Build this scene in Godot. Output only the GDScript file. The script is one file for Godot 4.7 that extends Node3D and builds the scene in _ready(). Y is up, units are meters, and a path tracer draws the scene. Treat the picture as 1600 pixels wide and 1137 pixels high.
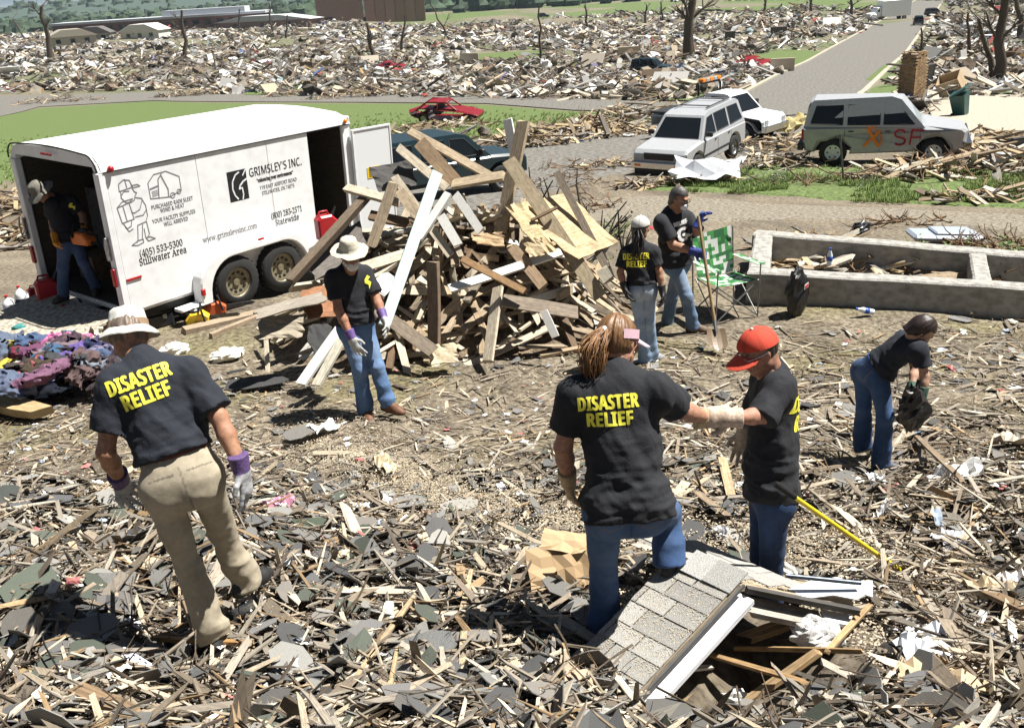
extends Node3D

var rng := RandomNumberGenerator.new()
var nz := FastNoiseLite.new()
var nzr := FastNoiseLite.new()
var used := {}
var M := {}
var SUN_DIR := Vector3(-0.64, -1.32, 0.06)


func _ready() -> void:
	var cam := Camera3D.new()
	cam.name = "camera"
	cam.fov = 42.85
	cam.near = 0.05
	cam.far = 4000.0
	cam.transform = Transform3D(Basis(Vector3(0.998,-0.058,0.024), Vector3(0.063,0.921,-0.384), Vector3(0,0.384,0.923)), Vector3(0, 4.0, 0))
	add_child(cam)
	cam.current = true
	var we := WorldEnvironment.new()
	we.name = "world_environment"
	var env := Environment.new()
	var sky := Sky.new()
	var sm := ProceduralSkyMaterial.new()
	sm.sky_top_color = Color(0.42, 0.5, 0.62)
	sm.sky_horizon_color = Color(0.72, 0.82, 0.9)
	sm.sky_curve = 0.14
	sm.ground_bottom_color = Color(0.3, 0.28, 0.24)
	sm.ground_horizon_color = Color(0.6, 0.62, 0.6)
	sm.sky_energy_multiplier = 0.5
	sky.sky_material = sm
	env.background_mode = Environment.BG_SKY
	env.sky = sky
	env.tonemap_mode = Environment.TONE_MAPPER_LINEAR
	env.tonemap_exposure = 2.3
	env.sdfgi_enabled = true
	env.ssao_enabled = true
	env.ssil_enabled = true
	env.fog_enabled = true
	env.fog_density = 0.0001
	env.fog_light_color = Color(0.75, 0.82, 0.9)
	we.environment = env
	add_child(we)
	var sun := DirectionalLight3D.new()
	sun.name = "sun"
	sun.light_energy = 1.6
	sun.light_color = Color(1.0, 0.985, 0.955)
	sun.light_angular_distance = 0.5
	sun.shadow_enabled = true
	add_child(sun)
	sun.look_at_from_position(Vector3(0, 50, 0), Vector3(0, 50, 0) + SUN_DIR, Vector3.UP)
	rng.seed = 7
	nz.seed = 3
	nz.noise_type = FastNoiseLite.TYPE_SIMPLEX_SMOOTH
	nz.frequency = 1.0
	nz.fractal_octaves = 3
	nzr.seed = 9
	nzr.noise_type = FastNoiseLite.TYPE_SIMPLEX
	nzr.frequency = 1.0
	nzr.fractal_type = FastNoiseLite.FRACTAL_RIDGED
	nzr.fractal_octaves = 2
	make_materials()
	build_ground()
	build_far()
	build_road_things()
	build_trailer()
	build_foundation()
	build_pile()
	build_roof_slab()
	build_people()
	build_props()
	build_debris()


# ---------------------------------------------------------------- naming
func numbered(called: String) -> String:
	var n: int = used.get(called, -1) + 1
	used[called] = n
	return called if n == 0 else "%s_%03d" % [called, n]


func tag(o: Node, label: String, category: String, group := "", kind := "") -> Node:
	if label:
		o.set_meta("label", label)
	if category:
		o.set_meta("category", category)
	if group:
		o.set_meta("group", group)
	if kind:
		o.set_meta("kind", kind)
	return o


func thing(called: String, label: String, category: String, at := Transform3D(), group := "") -> Node3D:
	var o := Node3D.new()
	o.name = numbered(called)
	o.transform = at
	add_child(o)
	tag(o, label, category, group)
	return o


func part(called: String, m: Mesh, mat: Material, parent: Node, at := Transform3D()) -> MeshInstance3D:
	var o := MeshInstance3D.new()
	o.name = called if parent != self else numbered(called)
	o.mesh = m
	if mat:
		o.material_override = mat
	o.transform = at
	if parent != self:
		var k := 1
		while parent.has_node(NodePath(o.name)):
			o.name = "%s_%03d" % [called, k]
			k += 1
	parent.add_child(o, true)
	return o


func one(called: String, m: Mesh, mat: Material, label: String, category: String, at := Transform3D(), group := "") -> MeshInstance3D:
	var o := part(called, m, mat, self, at)
	tag(o, label, category, group)
	return o


func structure(called: String, m: Mesh, mat: Material) -> MeshInstance3D:
	var o := part(called, m, mat, self)
	o.set_meta("kind", "structure")
	return o


func scatter(called: String, m: Mesh, mat: Material, xfs: Array, cols: Array, label: String, parent: Node = self) -> MultiMeshInstance3D:
	var mm := MultiMesh.new()
	mm.transform_format = MultiMesh.TRANSFORM_3D
	mm.use_colors = cols.size() > 0
	mm.mesh = m
	mm.instance_count = xfs.size()
	for i in xfs.size():
		mm.set_instance_transform(i, xfs[i])
		if cols.size() > 0:
			mm.set_instance_color(i, cols[i])
	var o := MultiMeshInstance3D.new()
	o.name = numbered(called)
	o.multimesh = mm
	o.material_override = mat
	parent.add_child(o, true)
	o.set_meta("kind", "stuff")
	if label:
		o.set_meta("label", label)
		o.set_meta("category", "debris")
	return o


# ---------------------------------------------------------------- terrain
const BASE := [[0,0],[9.5,0],[13,-0.1],[16,-0.45],[20,-0.95],[30,-1.95],[45,-3.2],[55,-4.0],[67,-5.0],[110,-7.0],[190,-9.2],[260,-10.6],[400,-12],[900,-16]]
const MND := [[-9,1.9],[0,2.25],[1.5,2.02],[2.5,1.43],[3.3,1.08],[3.75,0.92],[4.5,0.66],[5.5,0.42],[6.2,0.28],[8,0.06],[9.5,0]]


func lin(t: Array, d: float) -> float:
	if d <= t[0][0]:
		return t[0][1]
	for i in range(1, t.size()):
		if d <= t[i][0]:
			return lerpf(t[i - 1][1], t[i][1], (d - t[i - 1][0]) / (t[i][0] - t[i - 1][0]))
	return t[-1][1]


func ss(a: float, b: float, x: float) -> float:
	var t := clampf((x - a) / (b - a), 0.0, 1.0)
	return t * t * (3.0 - 2.0 * t)


func hgt(x: float, z: float) -> float:
	var d := -z
	var h := lin(BASE, d)
	h += lin(MND, d - 1.0 * ss(-0.4, -2.6, x) * ss(3.2, 5.0, d))
	h -= 0.22 * exp(-((x - 0.37) / 0.2) ** 2 - ((d - 3.74) / 0.24) ** 2)
	h += (0.1 * sin(x * 3.1 + 1.0) * sin(d * 2.7) + 0.04 * sin(x * 6.3 + d * 4.1)) * ss(7.0, 5.5, d) * ss(-0.9, -2.2, x + 0.3 * ss(3.0, 1.0, d))
	h += (0.05 * sin(x * 3.7 + 1.0) * sin(d * 3.1)) * ss(7.0, 5.5, d) * ss(1.6, 2.2, x)
	h -= 0.16 * exp(-((x - 1.45) / 0.35) ** 2 - ((d - 4.4) / 0.5) ** 2)
	h -= 0.36 * exp(-((x - 0.85) / 0.4) ** 2 - ((d - 3.2) / 0.42) ** 2) + 0.3 * exp(-((x - 1.12) / 0.2) ** 2 - ((d - 3.62) / 0.17) ** 2) + 0.14 * exp(-((x - 2.93) / 0.35) ** 2 - ((d - 6.55) / 0.5) ** 2)
	h += ss(-10.0, -120.0, x) * ss(90.0, 260.0, d) * 3.0
	if d < 14.0:
		h += 0.05 * sin(x * 1.7 + d * 0.9) * sin(d * 1.3 - x * 0.6) * ss(14.0, 9.0, d)
	return h


func on(x: float, z: float, dy := 0.0) -> Vector3:
	return Vector3(x, hgt(x, z) + dy, z)


func slope_basis(x: float, z: float) -> Basis:
	var e := 0.15
	var n := Vector3(hgt(x - e, z) - hgt(x + e, z), 2.0 * e, hgt(x, z - e) - hgt(x, z + e)).normalized()
	var r := n.cross(Vector3(0, 0, -1)).normalized() * -1.0
	r = Vector3(1, 0, 0) - n * n.x
	r = r.normalized()
	return Basis(r, n, r.cross(n))


# ---------------------------------------------------------------- mesh builder (flat or given normals, triangles kept clockwise)
class MB:
	var v := PackedVector3Array()
	var n := PackedVector3Array()
	var u := PackedVector2Array()
	var c := PackedColorArray()
	var col := Color.WHITE

	func tri(a: Vector3, b: Vector3, d: Vector3, na: Vector3, nb: Vector3, nd: Vector3, ua := Vector2.ZERO, ub := Vector2.ZERO, ud := Vector2.ZERO) -> void:
		if (b - a).cross(d - a).dot(na + nb + nd) > 0.0:
			v.append(a); v.append(d); v.append(b)
			n.append(na); n.append(nd); n.append(nb)
			u.append(ua); u.append(ud); u.append(ub)
		else:
			v.append(a); v.append(b); v.append(d)
			n.append(na); n.append(nb); n.append(nd)
			u.append(ua); u.append(ub); u.append(ud)
		c.append(col); c.append(col); c.append(col)

	func flat(a: Vector3, b: Vector3, d: Vector3, outward: Vector3, ua := Vector2.ZERO, ub := Vector2.ZERO, ud := Vector2.ZERO) -> void:
		var q := (b - a).cross(d - a).normalized()
		if q.dot(outward) < 0.0:
			q = -q
		tri(a, b, d, q, q, q, ua, ub, ud)

	func quad(a: Vector3, b: Vector3, d: Vector3, e: Vector3, outward: Vector3, ua := Vector2(0, 0), ub := Vector2(1, 0), ud := Vector2(1, 1), ue := Vector2(0, 1)) -> void:
		flat(a, b, d, outward, ua, ub, ud)
		flat(a, d, e, outward, ua, ud, ue)

	func hexa(p: Array, uvl := Vector3.ONE) -> void:
		# p: eight corners, index = x + 2*y + 4*z
		var mid := Vector3.ZERO
		for q in p:
			mid += q / 8.0
		for f in [[0, 2, 6, 4], [1, 3, 7, 5], [0, 1, 5, 4], [2, 3, 7, 6], [0, 1, 3, 2], [4, 5, 7, 6]]:
			var a: Vector3 = p[f[0]]
			var b: Vector3 = p[f[1]]
			var d: Vector3 = p[f[2]]
			var e: Vector3 = p[f[3]]
			var w := a.distance_to(b)
			var l := b.distance_to(d)
			var o := (a + b + d + e) / 4.0 - mid
			if w > l:
				quad(a, b, d, e, o, Vector2(0, 0), Vector2(w, 0), Vector2(w, l), Vector2(0, l))
			else:
				quad(a, b, d, e, o, Vector2(0, 0), Vector2(0, w), Vector2(l, w), Vector2(l, 0))

	func box(size: Vector3, xf := Transform3D()) -> void:
		var p := []
		for k in 8:
			p.append(xf * (size * (Vector3(k & 1, (k >> 1) & 1, k >> 2) - Vector3.ONE * 0.5)))
		hexa(p)

	func cbox(size: Vector3, ch: float, xf := Transform3D()) -> void:
		# a box with chamfered edges
		var h := size * 0.5
		var e := minf(ch, minf(h.x, minf(h.y, h.z)) * 0.9)
		for ax in 3:
			for s in [-1.0, 1.0]:
				var i := (ax + 1) % 3
				var j := (ax + 2) % 3
				var q := []
				for k in [[-1.0, -1.0], [1.0, -1.0], [1.0, 1.0], [-1.0, 1.0]]:
					var w := Vector3.ZERO
					w[ax] = h[ax] * s
					w[i] = (h[i] - e) * k[0]
					w[j] = (h[j] - e) * k[1]
					q.append(xf * w)
				var o := Vector3.ZERO
				o[ax] = s
				quad(q[0], q[1], q[2], q[3], xf.basis * o, Vector2(0, 0), Vector2(size[i], 0), Vector2(size[i], size[j]), Vector2(0, size[j]))
		for ax in 3:
			var i := (ax + 1) % 3
			var j := (ax + 2) % 3
			for si in [-1.0, 1.0]:
				for sj in [-1.0, 1.0]:
					var q := []
					for k in [[-1.0, 0], [1.0, 0], [1.0, 1], [-1.0, 1]]:
						var w := Vector3.ZERO
						w[ax] = (h[ax] - e) * k[0]
						w[i] = (h[i] - (0.0 if k[1] else e)) * si
						w[j] = (h[j] - (e if k[1] else 0.0)) * sj
						q.append(xf * w)
					var o := Vector3.ZERO
					o[i] = si
					o[j] = sj
					quad(q[0], q[1], q[2], q[3], xf.basis * o)
		for k in 8:
			var s := Vector3(k & 1, (k >> 1) & 1, k >> 2) * 2.0 - Vector3.ONE
			flat(xf * ((h - Vector3(0, e, e)) * s), xf * ((h - Vector3(e, 0, e)) * s), xf * ((h - Vector3(e, e, 0)) * s), xf.basis * s)

	func tube(pts: Array, radii: Array, seg := 6, cap := true) -> void:
		var rings := []
		var nrm := []
		var ref := Vector3.UP
		var along := 0.0
		var la := [0.0]
		for i in pts.size():
			var t: Vector3 = (pts[mini(i + 1, pts.size() - 1)] - pts[maxi(i - 1, 0)]).normalized()
			if absf(t.dot(ref)) > 0.95:
				ref = Vector3.RIGHT if absf(t.x) < 0.9 else Vector3.FORWARD
			var a := t.cross(ref).normalized()
			var b := a.cross(t).normalized()
			ref = b
			var r := []
			var rn := []
			for k in seg + 1:
				var w := TAU * k / seg
				var d := a * cos(w) + b * sin(w)
				r.append(pts[i] + d * radii[i])
				rn.append(d)
			rings.append(r)
			nrm.append(rn)
			if i > 0:
				along += pts[i].distance_to(pts[i - 1])
				la.append(along)
		for i in pts.size() - 1:
			for k in seg:
				var u0 := float(k) / seg * 0.3
				var u1 := float(k + 1) / seg * 0.3
				tri(rings[i][k], rings[i + 1][k], rings[i + 1][k + 1], nrm[i][k], nrm[i + 1][k], nrm[i + 1][k + 1], Vector2(la[i], u0), Vector2(la[i + 1], u0), Vector2(la[i + 1], u1))
				tri(rings[i][k], rings[i + 1][k + 1], rings[i][k + 1], nrm[i][k], nrm[i + 1][k + 1], nrm[i][k + 1], Vector2(la[i], u0), Vector2(la[i + 1], u1), Vector2(la[i], u1))
		if cap:
			var last := pts.size() - 1
			for k in seg:
				flat(pts[0], rings[0][k], rings[0][k + 1], pts[0] - pts[1])
				flat(pts[last], rings[last][k], rings[last][k + 1], pts[last] - pts[last - 1])

	func lathe(prof: Array, seg := 24, xf := Transform3D(), sharp := false) -> void:
		# prof: Vector2(radius, height) points, turned round the local y axis
		for i in prof.size() - 1:
			var p: Vector2 = prof[i]
			var q: Vector2 = prof[i + 1]
			var d := (q - p).normalized()
			var nf := Vector2(d.y, -d.x)
			var n0 := nf
			var n1 := nf
			if not sharp:
				if i > 0:
					var dp: Vector2 = (p - prof[i - 1]).normalized()
					if dp.dot(d) > 0.6:
						n0 = (nf + Vector2(dp.y, -dp.x)).normalized()
				if i < prof.size() - 2:
					var dn: Vector2 = (prof[i + 2] - q).normalized()
					if dn.dot(d) > 0.6:
						n1 = (nf + Vector2(dn.y, -dn.x)).normalized()
			for k in seg:
				var a := TAU * k / seg
				var b := TAU * (k + 1) / seg
				var A := Vector3(cos(a), 0, sin(a))
				var B := Vector3(cos(b), 0, sin(b))
				var pa := xf * (A * p.x + Vector3.UP * p.y)
				var pb := xf * (B * p.x + Vector3.UP * p.y)
				var qa := xf * (A * q.x + Vector3.UP * q.y)
				var qb := xf * (B * q.x + Vector3.UP * q.y)
				var npa := xf.basis * (A * n0.x + Vector3.UP * n0.y)
				var npb := xf.basis * (B * n0.x + Vector3.UP * n0.y)
				var nqa := xf.basis * (A * n1.x + Vector3.UP * n1.y)
				var nqb := xf.basis * (B * n1.x + Vector3.UP * n1.y)
				if p.x > 0.00001:
					tri(pa, pb, qb, npa, npb, nqb)
				if q.x > 0.00001:
					tri(pa, qb, qa, npa, nqb, nqa)

	func prism(poly: PackedVector2Array, z0: float, z1: float, bev := 0.0, xf := Transform3D()) -> void:
		# an outline in x, y swept from z0 to z1, its rims bevelled by bev
		var nn := poly.size()
		var area := 0.0
		for i in nn:
			area += poly[i].cross(poly[(i + 1) % nn])
		var sgn := 1.0 if area > 0.0 else -1.0
		var inner := PackedVector2Array()
		for i in nn:
			var d0 := (poly[i] - poly[(i + nn - 1) % nn]).normalized()
			var d1 := (poly[(i + 1) % nn] - poly[i]).normalized()
			var m := (Vector2(d0.y, -d0.x) + Vector2(d1.y, -d1.x)) * sgn
			m = m.normalized() if m.length() > 0.01 else Vector2.ZERO
			inner.append(poly[i] - m * bev)
		var ids := Geometry2D.triangulate_polygon(inner)
		for s in 2:
			var z := z0 if s == 0 else z1
			var o := Vector3(0, 0, -1 if s == 0 else 1) * signf(z1 - z0)
			for i in range(0, ids.size(), 3):
				var a := inner[ids[i]]
				var b := inner[ids[i + 1]]
				var d := inner[ids[i + 2]]
				flat(xf * Vector3(a.x, a.y, z), xf * Vector3(b.x, b.y, z), xf * Vector3(d.x, d.y, z), xf.basis * o, a, b, d)
		var zs := [z0, z0 + bev * signf(z1 - z0), z1 - bev * signf(z1 - z0), z1]
		for i in nn:
			var j := (i + 1) % nn
			var o2 := Vector2(poly[j].y - poly[i].y, poly[i].x - poly[j].x) * sgn
			var o := xf.basis * Vector3(o2.x, o2.y, 0)
			var l := poly[i].distance_to(poly[j])
			for k in 3:
				if bev == 0.0 and k != 1:
					continue
				var pa := inner if k == 0 else poly
				var pb := inner if k == 2 else poly
				var oz := xf.basis * Vector3(0, 0, (k - 1) * signf(z1 - z0)) * o2.length()
				quad(xf * Vector3(pa[i].x, pa[i].y, zs[k]), xf * Vector3(pa[j].x, pa[j].y, zs[k]), xf * Vector3(pb[j].x, pb[j].y, zs[k + 1]), xf * Vector3(pb[i].x, pb[i].y, zs[k + 1]), o + oz, Vector2(0, zs[k]), Vector2(l, zs[k]), Vector2(l, zs[k + 1]), Vector2(0, zs[k + 1]))

	func ball(center: Vector3, r: Vector3, seg := 10, rings := 6) -> void:
		for i in rings:
			for k in seg:
				var q := []
				for w in [[i, k], [i, k + 1], [i + 1, k + 1], [i + 1, k]]:
					var t: float = PI * w[0] / rings
					var p: float = TAU * w[1] / seg
					q.append(Vector3(sin(t) * cos(p), cos(t), sin(t) * sin(p)))
				if i > 0:
					tri(center + q[0] * r, center + q[1] * r, center + q[2] * r, (q[0] / r).normalized(), (q[1] / r).normalized(), (q[2] / r).normalized())
				if i < rings - 1:
					tri(center + q[0] * r, center + q[2] * r, center + q[3] * r, (q[0] / r).normalized(), (q[2] / r).normalized(), (q[3] / r).normalized())

	func add(o: MB, xf := Transform3D()) -> void:
		for i in o.v.size():
			v.append(xf * o.v[i])
			n.append((xf.basis * o.n[i]).normalized())
			u.append(o.u[i])
			c.append(o.c[i])

	func done() -> ArrayMesh:
		var m := ArrayMesh.new()
		if v.size() == 0:
			return m
		var a := []
		a.resize(Mesh.ARRAY_MAX)
		a[Mesh.ARRAY_VERTEX] = v
		a[Mesh.ARRAY_NORMAL] = n
		a[Mesh.ARRAY_TEX_UV] = u
		a[Mesh.ARRAY_COLOR] = c
		m.add_surface_from_arrays(Mesh.PRIMITIVE_TRIANGLES, a)
		return m


func lin_col(r: float, g: float, b: float) -> Color:
	return Color(r, g, b)


func basis_to(dir: Vector3, up := Vector3.UP) -> Basis:
	# x along dir, y near up
	var x := dir.normalized()
	var z := x.cross(up)
	if z.length() < 0.01:
		z = x.cross(Vector3.RIGHT)
	z = z.normalized()
	return Basis(x, z.cross(x), z)


# ---------------------------------------------------------------- materials
func noise_tex(freq: float, ramp: Array, size := 256, seed_ := 1, kind := FastNoiseLite.TYPE_SIMPLEX_SMOOTH, oct := 4, bump := false, strength := 4.0) -> NoiseTexture2D:
	var t := NoiseTexture2D.new()
	t.width = size
	t.height = size
	t.seamless = true
	var f := FastNoiseLite.new()
	f.seed = seed_
	f.noise_type = kind
	f.frequency = freq
	f.fractal_octaves = oct
	t.noise = f
	if bump:
		t.as_normal_map = true
		t.bump_strength = strength
	else:
		var g := Gradient.new()
		g.offsets = PackedFloat32Array(ramp.map(func(r): return r[0]))
		g.colors = PackedColorArray(ramp.map(func(r): return r[1]))
		t.color_ramp = g
	return t


func g_(x: float) -> Color:
	return Color(x, x, x)


func mat(called: String, c: Color, rough := 0.8, tex: Texture2D = null, scale := 1.0, tri := true, nrm: Texture2D = null, ns := 1.0, metal := 0.0) -> StandardMaterial3D:
	# c is a linear base colour
	var m := StandardMaterial3D.new()
	m.resource_name = called
	m.albedo_color = c.linear_to_srgb()
	m.albedo_color.a = c.a
	m.roughness = rough
	m.metallic = metal
	m.vertex_color_use_as_albedo = true
	if tex:
		m.albedo_texture = tex
	if nrm:
		m.normal_enabled = true
		m.normal_texture = nrm
		m.normal_scale = ns
	if tri and (tex or nrm):
		m.uv1_triplanar = true
	m.uv1_scale = Vector3.ONE * scale
	M[called] = m
	return m


func grain_image() -> ImageTexture:
	var w := 256
	var h := 128
	var im := Image.create(w, h, false, Image.FORMAT_RGB8)
	var f := FastNoiseLite.new()
	f.seed = 21
	f.frequency = 1.0
	f.fractal_octaves = 3
	for y in h:
		for x in w:
			var a := TAU * x / w
			var s := f.get_noise_3d(cos(a) * 0.35, sin(a) * 0.35, y * 0.22)
			var s2 := f.get_noise_3d(cos(a) * 1.6 + 9.0, sin(a) * 1.6, y * 0.06)
			var k := clampf(0.87 + 0.2 * s + 0.14 * s2, 0.3, 1.0)
			im.set_pixel(x, y, Color(k, k * 0.99, k * 0.97))
	return ImageTexture.create_from_image(im)


func make_materials() -> void:
	var W := Color.WHITE
	var soft := noise_tex(0.02, [[0.0, g_(0.68)], [0.5, g_(0.9)], [1.0, g_(1.0)]], 256, 2)
	var faint := noise_tex(0.03, [[0.0, g_(0.93)], [0.5, g_(0.98)], [1.0, g_(1.0)]], 256, 2)
	var grit := noise_tex(0.25, [[0.0, g_(0.45)], [0.45, g_(0.8)], [0.6, g_(0.95)], [1.0, g_(1.0)]], 256, 5, FastNoiseLite.TYPE_VALUE_CUBIC, 3)
	var gritn := noise_tex(0.2, [], 256, 6, FastNoiseLite.TYPE_VALUE_CUBIC, 3, true, 6.0)
	var softn := noise_tex(0.03, [], 256, 8, FastNoiseLite.TYPE_SIMPLEX_SMOOTH, 4, true, 5.0)
	var weave := noise_tex(0.35, [[0.0, g_(0.72)], [1.0, g_(1.0)]], 128, 12, FastNoiseLite.TYPE_SIMPLEX, 2)
	var dirtt := noise_tex(0.035, [[0.0, Color(0.5, 0.46, 0.42)], [0.4, Color(0.78, 0.75, 0.7)], [0.6, Color(0.9, 0.88, 0.84)], [1.0, g_(1.0)]], 512, 15, FastNoiseLite.TYPE_SIMPLEX_SMOOTH, 6)
	var wt := grain_image()
	mat("wood", W, 0.85, wt, 1.0, false)
	M.wood.uv1_scale = Vector3(1.2, 3.3, 1)
	mat("painted", W, 0.6, faint, 3.0)
	mat("shingle", W, 0.95, grit, 7.0, true, gritn, 0.8)
	mat("ground", W, 0.97, dirtt, 0.55, true, gritn, 0.9)
	M.ground.uv1_world_triplanar = true
	mat("asphalt", Color(0.19, 0.19, 0.188), 0.92, dirtt, 0.22, true, gritn, 0.4)
	M.asphalt.uv1_world_triplanar = true
	mat("alley", Color(0.27, 0.25, 0.215), 0.95, dirtt, 0.5, true, gritn, 0.8)
	M.alley.uv1_world_triplanar = true
	mat("concrete", Color(0.37, 0.355, 0.325), 0.9, soft, 1.4, true, gritn, 0.5)
	mat("concrete_pale", Color(0.5, 0.48, 0.43), 0.92, dirtt, 0.7, true, gritn, 0.4)
	mat("plain", W, 0.7, soft, 2.0)
	mat("paper", W, 0.8)
	mat("plastic", W, 0.4)
	mat("paint_white", Color(0.8, 0.81, 0.82), 0.32, faint, 0.5)
	mat("paint_dull", Color(0.7, 0.72, 0.74), 0.5)
	mat("car_silver", Color(0.4, 0.41, 0.425), 0.32, faint, 0.9, true, null, 1.0, 0.15)
	mat("car_dark", Color(0.012, 0.027, 0.033), 0.25)
	mat("car_red", Color(0.25, 0.012, 0.018), 0.35, soft, 0.8)
	mat("car_white", Color(0.72, 0.73, 0.74), 0.3)
	mat("black", Color(0.015, 0.015, 0.016), 0.6)
	mat("rubber", Color(0.02, 0.02, 0.02), 0.85, soft, 3.0)
	mat("chrome", Color(0.6, 0.6, 0.6), 0.2, null, 1.0, false, null, 1.0, 1.0)
	mat("steel", Color(0.4, 0.4, 0.4), 0.4, soft, 3.0, true, null, 1.0, 0.7)
	mat("rim", Color(0.3, 0.26, 0.17), 0.5, soft, 4.0, true, null, 1.0, 0.3)
	mat("glass_dark", Color(0.008, 0.01, 0.012), 0.06)
	mat("lamp_red", Color(0.35, 0.01, 0.012), 0.25)
	mat("lamp_amber", Color(0.7, 0.2, 0.01), 0.25)
	mat("lamp_clear", Color(0.3, 0.33, 0.35), 0.1)
	mat("brick", W, 0.9, grit, 3.0)
	mat("bark", Color(0.13, 0.105, 0.08), 0.95, dirtt, 1.2, true, softn, 1.0)
	mat("leaf", W, 0.6)
	M.leaf.backlight_enabled = true
	M.leaf.backlight = Color(0.1, 0.14, 0.03)
	mat("skin", W, 0.66, soft, 6.0)
	mat("tee", Color(0.014, 0.0155, 0.021), 0.9, weave, 9.0, true, softn, 0.5)
	mat("tee_blue", Color(0.0145, 0.019, 0.031), 0.9, weave, 9.0, true, softn, 0.5)
	mat("denim", W, 0.88, weave, 12.0, true, softn, 0.4)
	mat("canvas", W, 0.88, weave, 12.0, true, softn, 0.3)
	mat("hair", W, 0.5)
	mat("leather", W, 0.65, soft, 8.0, true, softn, 0.5)
	mat("cloth", W, 0.9, weave, 7.0, true, softn, 0.4)
	mat("metal_sheet", W, 0.4, faint, 1.0, true, null, 1.0, 0.1)
	mat("far", W, 0.9)
	mat("lettering_black", Color(0.012, 0.012, 0.014), 0.5)
	mat("lettering_grey", Color(0.2, 0.2, 0.21), 0.5)
	var gl := mat("glass", Color(0.75, 0.8, 0.8, 0.2), 0.05)
	gl.transparency = BaseMaterial3D.TRANSPARENCY_ALPHA


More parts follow.
